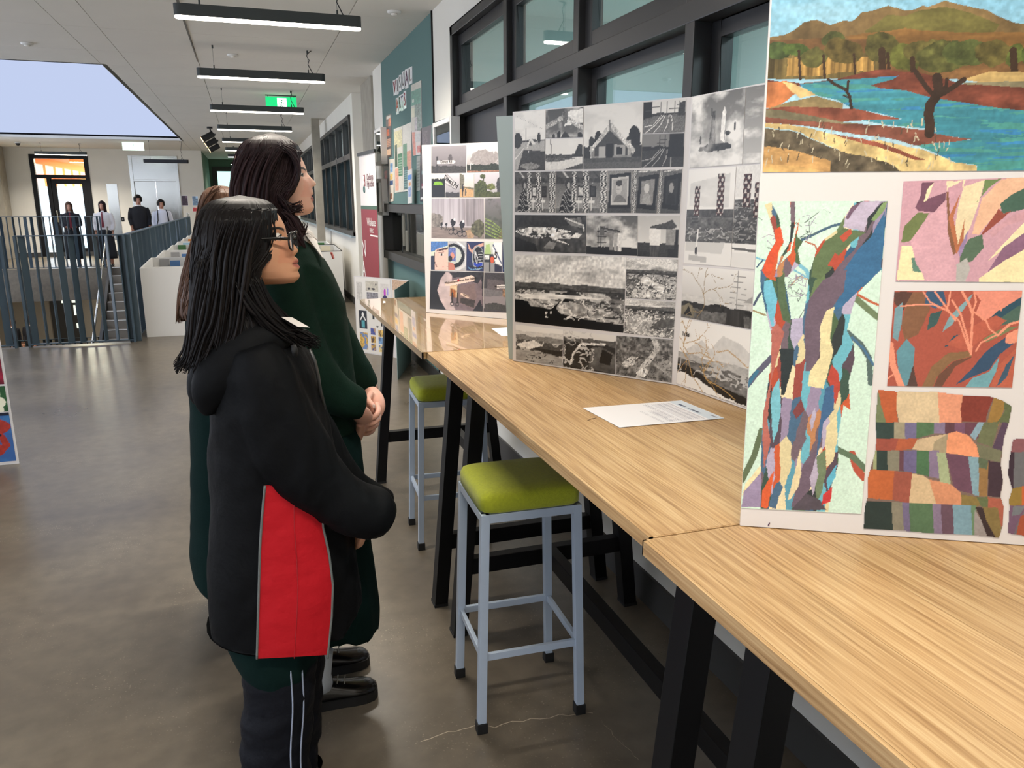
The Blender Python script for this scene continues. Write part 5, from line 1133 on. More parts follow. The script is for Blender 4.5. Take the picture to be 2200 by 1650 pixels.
PAL = [(176, 78, 56), (198, 92, 56), (108, 176, 190), (74, 104, 130), (56, 92, 120), (104, 122, 84), (78, 100, 70), (112, 96, 104), (88, 74, 84), (214, 200, 156), (226, 212, 172), (178, 168, 190), (150, 136, 160), (52, 58, 58), (62, 84, 72), (148, 74, 66), (184, 128, 88), (90, 150, 170)]
def patches(c, m, nu, nv, seed, ang=0.0, pal=PAL):
    """irregular painted strips: a stretched cell pattern coloured from the palette"""
    ca, sa = math.cos(ang), math.sin(ang); X = c.u*ca+c.v/c.asp*sa; Y = -c.u*sa+c.v/c.asp*ca
    X = X+.05*(fbm(c.u*9, c.v*9/c.asp, seed)-.5)+.012*(fbm(c.u*40, c.v*20/c.asp, seed+1)-.5); Y = Y+.10*(fbm(c.u*14, c.v*10/c.asp, seed+2)-.5)
    gx, gy = X*nu, Y*nv; bd = np.full(X.shape, 9.); bi = np.zeros(X.shape, int); R = np.random.RandomState(seed).rand(200, 200, 2)
    ix, iy = np.floor(gx).astype(int), np.floor(gy).astype(int)
    for dx in (-1, 0, 1):
        for dy in (-1, 0, 1):
            cx, cy = ix+dx, iy+dy; p = R[cy % 200, cx % 200]; d = (cx+p[..., 0]-gx)**2+(cy+p[..., 1]-gy)**2; k = d < bd; bd = np.where(k, d, bd); bi = np.where(k, (cx*7+cy*13+(cx*cy) % 5) % len(pal), bi)
    c.c[m] = np.array(pal, float)[bi[m]]
def tree(c):
    c.fill((202, 226, 208)); c.clouds(.5, (214, 234, 218), 2, (3, 5)); c.grain(.04, 2, 60)
    both = lambda pts: c.px([(cE(x, y) if y < 5000 else cF(x, y-5000)) for x, y in pts])
    F = 5000
    B = lambda pts, w_, col: c.line(both(pts), w_, col)
    # side branches
    for pts, w_, col in (([(40, F+720), (120, F+620), (215, F+520)], .05, (92, 92, 110)), ([(60, F+700), (130, F+600)], .03, (60, 110, 136)), ([(660, F+370), (740, F+440), (790, F+520), (800, F+670)], .045, (86, 104, 100)), ([(690, F+400), (760, F+470), (815, F+560)], .02, (74, 110, 140)), ([(690, F+1090), (720, F+1180), (760, F+1230)], .06, (176, 84, 64)), ([(600, F+1060), (700, F+1110), (770, F+1180)], .05, (96, 116, 92)), ([(40, F+1240), (110, F+1100), (155, F+950)], .05, (96, 110, 82)), ([(700, F+160), (780, F+230), (840, F+280)], .05, (108, 124, 92)), ([(690, F+130), (800, F+190), (850, F+210)], .02, (184, 96, 64)),
                       ([(395, 1420), (450, 1395), (520, 1360), (580, 1335), (625, 1325)], .022, (70, 96, 116)), ([(415, 1430), (470, 1450), (490, 1495)], .012, (176, 96, 70)), ([(120, 1525), (200, 1550), (300, 1570), (420, 1640)], .014, (118, 176, 196)), ([(130, 1580), (165, 1540)], .012, (60, 84, 110)), ([(330, 1530), (420, 1600), (440, 1650), (440, F+60)], .03, (120, 178, 196)), ([(430, F+60), (380, F+40), (330, F+90)], .01, (190, 160, 110)), ([(370, F+300), (440, F+180)], .006, (96, 104, 90)), ([(100, F+240), (180, F+270)], .014, (150, 130, 92)), ([(110, F+210), (150, F+140)], .02, (74, 84, 104)), ([(520, 1240), (560, 1260)], .004, (150, 170, 160)), ([(160, 1410), (200, 1390), (240, 1400)], .006, (170, 150, 170))): B(pts, w_, col)
    r = random.Random(8)
    for k in range(34):
        x, y = r.choice(((r.uniform(150, 260), r.uniform(1290, 1480)), (r.uniform(370, 430), r.uniform(1300, 1420)), (r.uniform(330, 420), 5000+r.uniform(40, 180)))); B([(x, y), (x+r.uniform(-40, 40), y+r.uniform(-40, 30)), (x+r.uniform(-70, 70), y+r.uniform(-60, 40))], .005, (150, 140, 160) if k % 2 else (96, 110, 100))
    trunkL = [(175, 1215), (215, 1200), (260, 1290), (275, 1380), (285, 1440), (250, 1540), (245, 1600), (250, F+0), (290, F+60), (310, F+150), (330, F+290), (400, F+290), (415, F+200), (430, F+100), (440, F+0), (445, 1600), (480, 1480), (520, 1420), (600, 1360), (640, 1290), (700, 1200), (760, 1188), (905, 1188), (890, 1300), (870, 1480), (870, 1640), (860, F+0), (720, F+140), (690, F+230), (660, F+360), (700, F+440), (705, F+530), (670, F+660), (680, F+830), (640, F+800), (605, F+1000), (610, F+1150), (565, F+1290), (550, F+1430), (150, F+1410), (150, F+1150), (160, F+900), (190, F+700), (215, F+520), (215, F+380), (180, F+240), (150, F+100), (150, F+0), (155, 1600), (200, 1500), (240, 1430), (225, 1360), (205, 1290)]
    m = c.inside(both(trunkL)); patches(c, m, 13, 3.4, 5, -.05)
    trunkM = [(325, 1195), (355, 1195), (355, 1330), (340, 1400), (325, 1480), (290, 1510), (270, 1560), (330, 1500), (345, 1430), (380, 1290), (365, 1400), (400, 1430), (370, 1480), (385, 1560), (300, 1640), (230, 1640), (270, 1520), (320, 1440), (330, 1330)]; m2 = c.inside(both(trunkM)); patches(c, m2, 16, 6, 7)
    P = lambda col, pts, rag=.01: c.poly(both(pts), col, .08, 2, (12, 30), rag)
    P((184, 172, 190), [(690, 1220), (760, 1188), (860, 1188), (780, 1300), (760, 1370), (720, 1360), (640, 1345), (650, 1280)]); P((112, 88, 106), [(650, 1290), (690, 1220), (745, 1190), (700, 1250), (665, 1300)]); P((52, 58, 60), [(780, 1290), (860, 1200), (890, 1190), (800, 1320), (770, 1380)]); P((124, 148, 100), [(800, 1300), (870, 1200), (900, 1188), (880, 1240), (820, 1310)])
    P((96, 112, 78), [(450, 1640), (460, 1540), (530, 1430), (640, 1350), (770, 1375), (700, 1420), (620, 1500), (560, 1600), (500, 1650)]); P((182, 82, 62), [(615, 1400), (680, 1350), (690, 1380), (640, 1430)]); P((176, 78, 60), [(545, 1570), (590, 1495), (630, 1530), (600, 1590)])
    P((60, 104, 140), [(640, 1560), (720, 1480), (800, 1400), (880, 1250), (880, 1420), (860, 1560), (860, F+0), (700, F+150), (630, F+220), (580, F+250), (630, F+100), (650, 1650)]); P((108, 92, 104), [(560, 1640), (620, 1560), (700, 1480), (790, 1390), (720, 1480), (640, 1600), (660, F+0), (640, F+130), (560, F+240), (470, F+600), (415, F+600), (410, F+300), (440, F+170), (520, F+60)])
    P((222, 208, 160), [(500, F+340), (540, F+240), (585, F+220), (560, F+400), (580, F+480), (545, F+620), (520, F+700), (430, F+690), (440, F+600), (500, F+520)]); P((206, 84, 52), [(235, 1360), (270, 1340), (285, 1430), (240, 1530), (210, 1620), (180, 1640), (160, 1600), (200, 1500), (240, 1430)]); P((178, 72, 58), [(545, F+640), (570, F+560), (610, F+610), (620, F+700), (590, F+800), (570, F+720)]); P((112, 180, 200), [(170, F+70), (215, F+60), (250, F+170), (230, F+300), (235, F+390), (200, F+280), (170, F+150)]); P((84, 104, 76), [(250, F+60), (290, F+20), (300, F+160), (330, F+320), (280, F+300), (255, F+180)]); P((46, 54, 56), [(260, F+470), (350, F+470), (340, F+560), (290, F+740), (270, F+740), (270, F+560)]); P((176, 104, 92), [(215, F+340), (250, F+320), (290, F+370), (260, F+480), (215, F+640), (190, F+900), (210, F+1010), (170, F+1170), (160, F+1000), (165, F+850), (210, F+640)]); P((120, 184, 196), [(225, F+700), (260, F+640), (270, F+830), (250, F+950), (225, F+1020), (215, F+900), (210, F+760)])
    P((66, 100, 136), [(530, F+700), (580, F+680), (585, F+830), (520, F+900), (500, F+1030), (480, F+1130), (490, F+960)]); P((220, 206, 160), [(540, F+930), (600, F+850), (605, F+1000), (580, F+1130), (540, F+1170), (530, F+1030)]); P((108, 92, 106), [(400, F+1150), (480, F+1050), (480, F+1200), (440, F+1300), (360, F+1400), (330, F+1400)]); P((112, 128, 98), [(480, F+1110), (530, F+1060), (540, F+1180), (510, F+1320), (480, F+1380), (470, F+1250)]); P((84, 76, 84), [(330, F+1420), (420, F+1320), (500, F+1360), (540, F+1420)]); P((222, 206, 164), [(310, F+1360), (350, F+1200), (385, F+1050), (390, F+1200), (370, F+1290), (330, F+1350)]); P((176, 166, 184), [(440, F+1230), (480, F+1100), (490, F+1210), (460, F+1340)]); P((230, 216, 170), [(40, F+1330), (60, F+1260), (150, F+1150), (150, F+1230)], .006); P((152, 138, 166), [(35, F+1400), (50, F+1310), (155, F+1190), (150, F+1400)], .004); P((212, 96, 56), [(150, F+1400), (160, F+1300), (230, F+1180), (210, F+1320), (190, F+1410)]); P((96, 176, 200), [(540, F+1240), (600, F+1150), (590, F+1230), (550, F+1300)]); P((196, 60, 60), [(510, F+1390), (520, F+1330), (575, F+1280), (565, F+1370)])
    P((176, 168, 190), [(335, F+290), (400, F+285), (400, F+380), (350, F+470), (325, F+400)]); P((122, 66, 66), [(340, F+840), (390, F+760), (410, F+830), (360, F+880)]); P((178, 170, 190), [(440, F+900), (470, F+810), (480, F+860), (450, F+960)])
    c.grain(.06, 5, 90)
def purple(c):
    c.fill((196, 152, 162)); P = lambda col, pts, rag=.006: c.poly([c.topx(cE(*p)) if p[1] < 5000 else c.topx(cF(p[0], p[1]-5000)) for p in pts], col, .06, 2, (10, 20), rag); F = 5000
    P((112, 76, 92), [(1075, 1070), (1150, 1070), (1090, 1180), (1140, 1160), (1225, 1130), (1220, 1180), (1150, 1250), (1060, 1240), (1040, 1220), (1070, 1150)]); P((232, 216, 176), [(1150, 1070), (1110, 1180), (1090, 1190), (1110, 1110)]); P((108, 118, 74), [(965, 1430), (980, 1330), (1060, 1250), (1125, 1255), (1080, 1330), (1020, 1420)]); P((232, 214, 176), [(1225, 1065), (1290, 1065), (1340, 1060), (1330, 1100), (1230, 1130)]); P((196, 150, 160), [(1230, 1110), (1330, 1060), (1300, 1200), (1240, 1300)]); P((130, 90, 66), [(1225, 1130), (1240, 1130), (1250, 1290), (1300, 1470), (1270, 1510), (1240, 1380)]); P((222, 204, 166), [(1280, 1340), (1300, 1200), (1330, 1100), (1460, 1060), (1420, 1200), (1370, 1340), (1330, 1420), (1300, 1440)])
    P((176, 108, 74), [(1240, 1280), (1310, 1140), (1270, 1280), (1300, 1440), (1340, 1280), (1330, 1420), (1290, 1500)]); P((110, 130, 84), [(1440, 1150), (1460, 1060), (1560, 1055), (1480, 1110), (1400, 1200)]); P((222, 176, 144), [(1380, 1380), (1440, 1170), (1560, 1060), (1820, 1020), (1820, 1080), (1620, 1160), (1540, 1240), (1420, 1380)]); P((70, 96, 82), [(1550, 1200), (1620, 1150), (1820, 1050), (1820, 1210), (1560, 1260)]); P((142, 74, 62), [(1420, 1400), (1540, 1230), (1570, 1260), (1620, 1240), (1500, 1340)]); P((196, 150, 156), [(1480, 1370), (1620, 1270), (1820, 1210), (1820, 1260), (1580, 1330), (1500, 1400)]); P((232, 216, 172), [(1470, 1540), (1560, 1440), (1700, 1300), (1820, 1240), (1820, 1300), (1560, 1470)]); P((134, 98, 120), [(1470, 1600), (1560, 1460), (1820, 1280), (1820, 1400), (1560, 1540), (1440, 1620)]); P((234, 218, 170), [(1420, 1640), (1560, 1540), (1820, 1390), (1820, F+80), (1420, F+80)])
    P((86, 106, 86), [(1310, 1500), (1360, 1410), (1440, 1380), (1450, 1460), (1380, 1540), (1310, 1560)]); P((150, 126, 160), [(1300, 1480), (1360, 1350), (1350, 1420), (1310, 1520)]); P((238, 220, 172), [(950, 1650), (970, 1450), (1030, 1450), (1080, 1560), (1110, F+60), (950, F+60)]); P((96, 130, 112), [(1030, 1520), (1080, 1520), (1090, 1610), (1040, 1600)]); P((206, 160, 168), [(1060, 1560), (1020, 1420), (1100, 1300), (1220, 1180), (1240, 1400), (1290, 1560), (1290, F+70), (1130, F+70)]); P((176, 172, 166), [(1290, 1560), (1350, 1520), (1370, 1580), (1340, F+70), (1290, F+70)]); P((122, 130, 90), [(1560, F+60), (1700, F-20), (1820, F-80), (1820, F-40), (1640, F+70)]); c.grain(.05, 3, 80)
def salmon(c):
    c.fill((164, 84, 68)); P = lambda col, pts, rag=.008: c.poly(FP(c, pts), col, .06, 2, (10, 20), rag); L = lambda pts, w_, col=(226, 146, 118): c.line(FP(c, pts), w_, col)
    P((88, 62, 54), [(935, 130), (1060, 130), (1040, 190), (990, 240), (940, 200)]); P((128, 90, 66), [(1050, 130), (1110, 130), (1150, 230), (1080, 380), (1000, 420), (980, 320), (1010, 200)]); P((116, 150, 158), [(940, 230), (990, 190), (985, 300), (960, 420), (930, 400)]); P((58, 86, 112), [(1130, 125), (1230, 125), (1250, 200), (1180, 230), (1120, 200)]); P((222, 140, 118), [(1400, 125), (1700, 125), (1680, 190), (1560, 260), (1460, 300), (1420, 250), (1450, 180)]); P((60, 86, 84), [(1130, 360), (1150, 260), (1220, 240), (1190, 320)]); P((124, 156, 160), [(1220, 370), (1260, 280), (1400, 140), (1380, 190), (1280, 320)]); P((48, 78, 92), [(1230, 460), (1290, 390), (1440, 350), (1540, 250), (1700, 150), (1700, 220), (1560, 300), (1440, 370)]); P((76, 100, 88), [(1540, 300), (1690, 200), (1690, 300), (1560, 330)]); P((176, 92, 72), [(1240, 440), (1400, 330), (1540, 270), (1600, 300), (1440, 420), (1380, 480)])
    P((96, 140, 150), [(950, 480), (1010, 410), (1060, 460), (1050, 560), (1020, 680), (970, 690)]); P((84, 64, 58), [(1010, 690), (1050, 560), (1075, 690)]); P((132, 100, 70), [(1100, 690), (1160, 570), (1260, 490), (1370, 480), (1400, 510), (1280, 540), (1190, 630), (1165, 690)]); P((106, 72, 58), [(1170, 690), (1200, 620), (1290, 540), (1410, 510), (1300, 570), (1220, 690)]); P((54, 78, 102), [(1300, 680), (1400, 580), (1480, 480), (1620, 380), (1700, 340), (1690, 400), (1560, 500), (1500, 590), (1380, 640)]); P((110, 158, 166), [(1350, 700), (1400, 640), (1500, 600), (1560, 510), (1540, 600), (1490, 700)]); P((118, 122, 84), [(1460, 410), (1560, 350), (1680, 330), (1560, 390), (1480, 430)]); P((224, 144, 116), [(1590, 430), (1600, 380), (1690, 340), (1680, 420), (1620, 440)]); P((178, 94, 72), [(1500, 700), (1560, 560), (1690, 430), (1640, 700)]); P((62, 86, 104), [(1540, 690), (1600, 560), (1650, 500), (1600, 640)])
    for pts, w_ in (([(980, 215), (1080, 205), (1170, 205), (1250, 240), (1320, 300), (1390, 500)], .014), ([(1110, 130), (1150, 190), (1250, 240)], .012), ([(1180, 130), (1230, 200), (1300, 300)], .014), ([(1270, 130), (1250, 240)], .014), ([(1280, 180), (1330, 260), (1370, 400), (1390, 500)], .016), ([(1340, 130), (1380, 200), (1400, 260), (1390, 500)], .02), ([(1410, 130), (1420, 190), (1400, 250)], .014), ([(1410, 250), (1480, 300), (1500, 350), (1550, 385)], .014), ([(1550, 385), (1620, 320), (1690, 300)], .02), ([(1420, 480), (1450, 430), (1540, 385)], .014), ([(915, 440), (930, 560), (980, 690)], .05), ([(900, 640), (940, 610)], .014), ([(1570, 240), (1560, 215)], .01)): L(pts, w_)
    c.grain(.05, 3, 80)
def patchwork(c):
    out = [(852, 712), (960, 722), (1200, 722), (1340, 740), (1500, 745), (1580, 770), (1635, 805), (1620, 900), (1590, 1000), (1575, 1150), (1590, 1250), (1575, 1340), (1595, 1400), (1590, 1520), (1570, 1590), (1400, 1572), (1160, 1560), (960, 1540), (755, 1530), (765, 1400), (785, 1330), (785, 1230), (830, 1080), (840, 1000), (835, 900), (845, 800)]
    c.fill((120, 100, 90)); P = lambda col, pts, rag=.004: c.poly(FP(c, pts), col, .06, 2, (14, 14), rag)
    c.keep = c.inside(FP(c, out))
    def row(ytop, ybot, xs, cols, skew=0):
        for k in range(len(xs)-1):
            P(cols[k], [(xs[k], ytop(xs[k])), (xs[k+1], ytop(xs[k+1])), (xs[k+1]+skew, ybot(xs[k+1])), (xs[k]+skew, ybot(xs[k]))])
    P((112, 122, 88), [(830, 700), (870, 740), (900, 905), (830, 905)]); P((178, 92, 56), [(852, 700), (965, 715), (960, 820), (970, 905), (900, 905), (870, 800)]); P((206, 184, 148), [(965, 715), (1200, 715), (1205, 800), (1215, 905), (975, 905), (960, 820)]); P((218, 148, 116), [(1200, 715), (1350, 730), (1335, 820), (1340, 905), (1212, 905), (1205, 800)]); P((126, 58, 48), [(1350, 735), (1530, 745), (1490, 850), (1480, 900), (1340, 900), (1335, 820)]); P((150, 116, 62), [(1530, 750), (1600, 780), (1570, 880), (1530, 1000), (1490, 900)]); P((92, 100, 68), [(1590, 770), (1640, 800), (1620, 910), (1550, 900), (1590, 840)])
    a = lambda x: 905; b = lambda x: 1000-(30 if 1150 < x < 1420 else 0)
    row(a, b, [830, 945, 1010, 1075, 1180, 1245, 1300, 1360, 1440], [(50, 66, 62), (150, 142, 118), (112, 106, 138), (82, 112, 80), (128, 114, 138), (92, 62, 70), (116, 82, 104), (104, 66, 78)]); P((132, 158, 170), [(1440, 900), (1480, 905), (1420, 1010), (1390, 980)]); P((104, 108, 78), [(1470, 905), (1560, 900), (1520, 1050), (1430, 1020)]); P((84, 66, 84), [(1580, 900), (1630, 910), (1590, 1090), (1520, 1060)])
    P((150, 78, 64), [(830, 1000), (970, 1000), (950, 1080), (820, 1085)]); P((172, 92, 62), [(970, 1000), (1090, 1000), (1050, 1060), (950, 1075)]); P((196, 172, 138), [(1080, 1005), (1180, 985), (1270, 970), (1250, 1080), (1050, 1065)]); P((158, 144, 116), [(1180, 1020), (1260, 970), (1250, 1085), (1170, 1080)]); P((226, 148, 108), [(1260, 970), (1310, 955), (1380, 980), (1430, 1040), (1445, 1110), (1250, 1085)]); P((112, 112, 88), [(1430, 1030), (1580, 1070), (1565, 1140), (1445, 1110)])
    a = lambda x: 1070; b = lambda x: 1190+max(0, (x-1000)*.22)
    row(a, b, [820, 840, 905, 975, 1000, 1075, 1150, 1210], [(150, 156, 116), (46, 60, 56), (128, 124, 106), (98, 66, 74), (106, 98, 132), (74, 108, 76), (130, 114, 138)]); P((160, 170, 132), [(1195, 1080), (1250, 1085), (1280, 1280), (1215, 1270)]); P((104, 72, 88), [(1245, 1085), (1380, 1105), (1420, 1330), (1300, 1300), (1270, 1180)]); P((126, 156, 166), [(1380, 1105), (1450, 1110), (1445, 1340), (1410, 1330)]); P((146, 112, 70), [(1445, 1170), (1500, 1140), (1495, 1345), (1445, 1340)]); P((66, 50, 58), [(1500, 1130), (1570, 1140), (1590, 1250), (1570, 1345), (1500, 1340)]); P((92, 104, 80), [(1440, 1110), (1500, 1125), (1490, 1180), (1445, 1170)])
    P((182, 98, 56), [(780, 1180), (945, 1190), (950, 1270), (930, 1360), (780, 1350)]); P((152, 84, 68), [(945, 1190), (1050, 1200), (1030, 1380), (930, 1360)]); P((202, 176, 138), [(1050, 1205), (1110, 1215), (1180, 1260), (1200, 1395), (1030, 1380)]); P((204, 140, 104), [(1150, 1240), (1280, 1270), (1340, 1320), (1340, 1400), (1195, 1395)]); P((132, 114, 66), [(1340, 1330), (1430, 1345), (1460, 1400), (1340, 1400)]); P((96, 106, 72), [(1430, 1345), (1500, 1345), (1500, 1410), (1460, 1400)]); P((164, 92, 74), [(1500, 1345), (1600, 1360), (1600, 1520), (1560, 1520), (1500, 1410)])
    row(lambda x: 1365+(x-780)*.05, lambda x: 1590, [740, 925, 990, 1030, 1170, 1220, 1290, 1400, 1430], [(44, 56, 52), (132, 126, 108), (112, 102, 130), (84, 110, 80), (132, 116, 138), (100, 76, 88), (120, 152, 164), (104, 132, 100)], 10); P((150, 142, 138), [(1420, 1420), (1460, 1480), (1500, 1590), (1420, 1590)]); P((56, 44, 44), [(1425, 1405), (1470, 1410), (1560, 1590), (1500, 1590), (1460, 1480)]); P((126, 108, 66), [(1470, 1405), (1560, 1410), (1590, 1590), (1550, 1590), (1490, 1480)]); c.grain(.06, 2, 80)
def patchwork2(c):
    c.fill((104, 100, 104)); out = [(1635, 990), (1850, 985), (1850, 1590), (1605, 1555), (1615, 1400), (1612, 1350), (1630, 1290), (1605, 1200), (1615, 1100)]; c.keep = c.inside(FP(c, out)); P = lambda col, pts, rag=.004: c.poly(FP(c, pts), col, .06, 2, (14, 14), rag)
    P((132, 86, 90), [(1600, 980), (1850, 980), (1850, 1080), (1600, 1080)]); P((58, 44, 54), [(1600, 1070), (1650, 1070), (1640, 1300), (1600, 1300)]); P((104, 104, 106), [(1645, 1070), (1760, 1070), (1760, 1280), (1640, 1280)]); P((142, 116, 56), [(1620, 1290), (1690, 1275), (1700, 1390), (1600, 1390)]); P((184, 96, 54), [(1690, 1270), (1760, 1270), (1760, 1390), (1690, 1390)]); P((110, 84, 104), [(1600, 1390), (1720, 1385), (1660, 1500), (1640, 1570), (1600, 1570)]); P((112, 116, 120), [(1640, 1390), (1710, 1390), (1680, 1440), (1630, 1450)]); P((156, 78, 54), [(1680, 1450), (1710, 1440), (1710, 1590), (1650, 1590)]); P((120, 130, 120), [(1705, 1400), (1850, 1400), (1850, 1600), (1705, 1600)])
t0 = pp.st(1637, 370)[1]
picture('river_painting', pp, [(.002, hP-.004), (.618, hP-.004), (.618, t0), (.003, t0)], land, ptb, M_PAINT, cell=1.6, st=True)
picture('tree_painting', pp, [cE(140, 1190), cE(898, 1187), cF(742, 1440), cF(32, 1405)], tree, ptb, M_PAINT, cell=1.5)
picture('bark_study', pp, [cE(992, 1072), cE(1800, 1046), cF(1800, 74), cF(945, 65)], purple, ptb, M_PAINT, cell=1.6)
picture('branch_study', pp, [cF(938, 125), cF(1693, 122), cF(1632, 695), cF(895, 685)], salmon, ptb, M_PAINT, cell=1.6)
picture('patchwork_study', pp, [cF(740, 700), cF(1660, 730), cF(1610, 1600), cF(740, 1560)], patchwork, ptb, M_PAINT, cell=1.6)
picture('patchwork_study', pp, [cF(1600, 980), cF(1850, 985), cF(1850, 1600), cF(1600, 1575)], patchwork2, ptb, M_PAINT, cell=1.8)
MB().slab([pp.P(*pp.st(*cF(190, 1508)), .0015), pp.P(*pp.st(*cF(196, 1510)), .0015), pp.P(*pp.st(*cF(204, 1494)), .0015), pp.P(*pp.st(*cF(199, 1492)), .0015)], pp.n, .001).build('ink_mark', mat('purple_ink', (80, 50, 84), .6), ptb)

# ================================================================== papers on the tables
tp = Panel((0, 0, ZTOP+.002), (1, 0, ZTOP+.002), (0, 1, 0))
def sheet(c):
    c.fill((238, 236, 238)); c.put((c.u > .86) & (c.u < .995), (206, 216, 226)); ln = (c.u > .42) & (c.u < .84) & (c.v > .06) & (c.v < .94); st_ = np.sin(c.u*330) > .1; c.put(ln & st_ & (fbm(c.u*6, c.v*80, 2) > .35), (176, 176, 186)); c.put((np.abs(c.u-.47) < .014) & (c.v > .05) & (c.v < .92), (236, 236, 238)); c.put((np.abs(c.u-.64) < .012) & (c.v > .05) & (c.v < .98), (232, 232, 236)); c.put((c.u < .56) & (c.v > .62), (238, 236, 238)); c.put((np.abs(c.u-.9) < .014) & (c.v > .3) & (c.v < .84) & (fbm(c.u*4, c.v*60, 4) > .4), (60, 72, 104)); c.put((np.abs(c.u-.955) < .008) & (c.v > .06) & (c.v < .2), (110, 116, 130))
sh = thing('information_sheet', 'white printed information sheet in a plastic sleeve on the oak table', 'paper', (.9, 1.66, ZTOP))
qs = [fl(1252, 877, ZTOP), fl(1331, 919, ZTOP), fl(1556, 899, ZTOP), fl(1464, 861, ZTOP)]
MB().slab([q+np.array((0, 0, .0012)) for q in qs], (0, 0, 1), .0012).build('sheet', M_PAPER, sh)
ps = Panel((0, 0, ZTOP+.0012), (1, 0, ZTOP+.0012), (0, 1, 0))
picture('print', ps, [(1252, 877), (1464, 861), (1556, 899), (1331, 919)], sheet, sh, M_PRINT, cell=1.3, off=.0006)
qs = [fl(1056, 706, ZTOP), fl(1078, 722, ZTOP), fl(1125, 722, ZTOP), fl(1100, 703, ZTOP)]
tag(MB().slab([q+np.array((0, 0, .001)) for q in qs], (0, 0, 1), .001).build('paper_slip', M_PAPER), 'small white paper slip on the glossy oak table behind the black and white board', 'paper')

# ================================================================== concertina art folder standing on the floor
def fold_art(c):
    c.fill((228, 222, 214)); P = lambda u0, u1, v0, v1, col, var=0, sd=1: c.put((c.u > u0) & (c.u < u1) & (c.v > v0) & (c.v < v1), col, var, sd, (40, 40))
    P(.04, .2, .7, .94, (200, 194, 186), .15); P(.3, .66, .83, .96, (196, 188, 172), .15, 2); P(.33, .65, .66, .81, (128, 124, 128), .6, 3); P(.72, .97, .72, .94, (216, 208, 200), .08); c.ell(.84, .82, .03, .06, (196, 70, 190)); c.ell(.92, .84, .02, .05, (160, 150, 220)); c.ell(.84, .76, .06, .03, (50, 40, 90)); c.ell(.6, .92, .02, .015, (60, 56, 56)); c.ell(.4, .86, .04, .015, (60, 56, 56)); c.ell(.52, .86, .05, .015, (60, 56, 56))
    P(.08, .3, .32, .56, (34, 32, 40)); c.ell(.19, .51, .03, .03, (236, 232, 226)); c.line([(.12, .44), (.19, .5), (.26, .44)], .03, (236, 232, 226)); P(.14, .24, .335, .43, (88, 160, 168)); P(.46, .52, .46, .52, (30, 30, 34)); c.ell(.6, .37, .03, .012, (40, 40, 44)); P(.7, .74, .38, .43, (30, 30, 34))
    P(.08, .31, .04, .27, (206, 166, 84), .4, 4); c.put((c.u > .08) & (c.u < .31) & (c.v > .04) & (c.v < .27) & (fbm(c.u*20, c.v*20, 5) > .56), (110, 136, 180)); 
    for (u, v, a, b) in ((.4, .25, (74, 84, 150), (190, 150, 110)), (.62, .24, (214, 176, 96), (80, 60, 50)), (.4, .14, (200, 160, 84), (90, 70, 60)), (.61, .14, (120, 156, 196), (90, 100, 130)), (.4, .04, (196, 156, 84), (74, 84, 140)), (.62, .03, (214, 190, 130), (90, 110, 150))):
        P(u, u+.13, v, v+.09, a, .3, 2); c.put((c.u > u) & (c.u < u+.13) & (c.v > v) & (c.v < v+.09) & (fbm(c.u*30, c.v*30, 3) > .58), b)
cf = thing('art_folder', 'concertina art folder with small drawings standing open on the floor by the teal wall', 'art folder', fl(820, 770))
f0, f1, f2, f3 = fl(768, 756), fl(846, 768), fl(884, 776), fl(855, 816)
for a, b, m_, nm in ((f0, f1, M_BOARD, 'panel'), (f1, f2, M_BOARD, 'panel'), (f3, f2, M_TEALCARD, 'back_panel')):
    q = Panel(a, b); MB().slab([q.P(0, 0), q.P(q.L, 0), q.P(q.L, .8), q.P(0, .8)], q.n, .004).build(nm, m_, cf)
q = Panel(f0, f1); picture('art_print', q, [(.012, .79), (q.L-.01, .79), (q.L-.01, .01), (.012, .01)], fold_art, cf, M_PRINT, st=True, cell=1.2, off=.002)
q = Panel(f1, f2)
picture('art_print', q, [(.02, .79), (q.L-.02, .79), (q.L-.02, .3), (.02, .3)], lambda c: (c.fill((224, 210, 196)), c.put(c.v > .8, (198, 166, 140), .2)), cf, M_PRINT, st=True, cell=1.5, off=.002)

# ================================================================== artwork board at the left edge (stands on the floor)
lb_o = fl(41, 996); qL = Panel((lb_o[0]-.58, lb_o[1]+.02, 0), (lb_o[0], lb_o[1], 0))
hL = qL.st(9, 716)[1]
lbd = thing('art_board', 'white art board on the floor with frangipani, red octopus and blue water paintings', 'display board', (lb_o[0]-.3, lb_o[1], 0))
board_slab('panel', qL, 0, qL.L, 0, hL, .006, M_BOARD, lbd)
def octo(c):
    c.fill((60, 100, 160)).clouds(.6, (70, 140, 190), 3, (8, 8)); c.ell(.7, .72, .3, .2, (170, 56, 44), .2, 2)
    for pts in ([(.6, .7), (.7, .45), (.86, .3), (.8, .12), (.6, .05)], [(.8, .7), (.9, .5), (.93, .34), (.86, .2)], [(.7, .6), (.5, .3), (.3, .2)]): c.line(pts, .07, (168, 52, 40), .2)
    c.ell(.86, .55, .04, .03, (20, 30, 50)); c.put(c.v > .93, (30, 34, 50))
def frang(c):
    c.fill((50, 96, 56)).clouds(.5, (30, 60, 44), 2, (6, 6))
    for cx, cy in ((.82, .66), (.86, .3), (.55, .5), (.3, .3)):
        for k in range(5):
            a = 1.257*k+.3; c.ell(cx+.07*math.cos(a), cy+.07*c.asp*math.sin(a), .06, .06*c.asp, (244, 240, 214))
        c.ell(cx, cy, .055, .055*c.asp, (240, 196, 60))
def redp(c): c.fill((110, 26, 44)).clouds(.9, (196, 40, 74), 4, (3, 8)).clouds(.8, (60, 20, 36), 2, (4, 6), .56)
tq = lambda v: qL.st(30, v)[1]
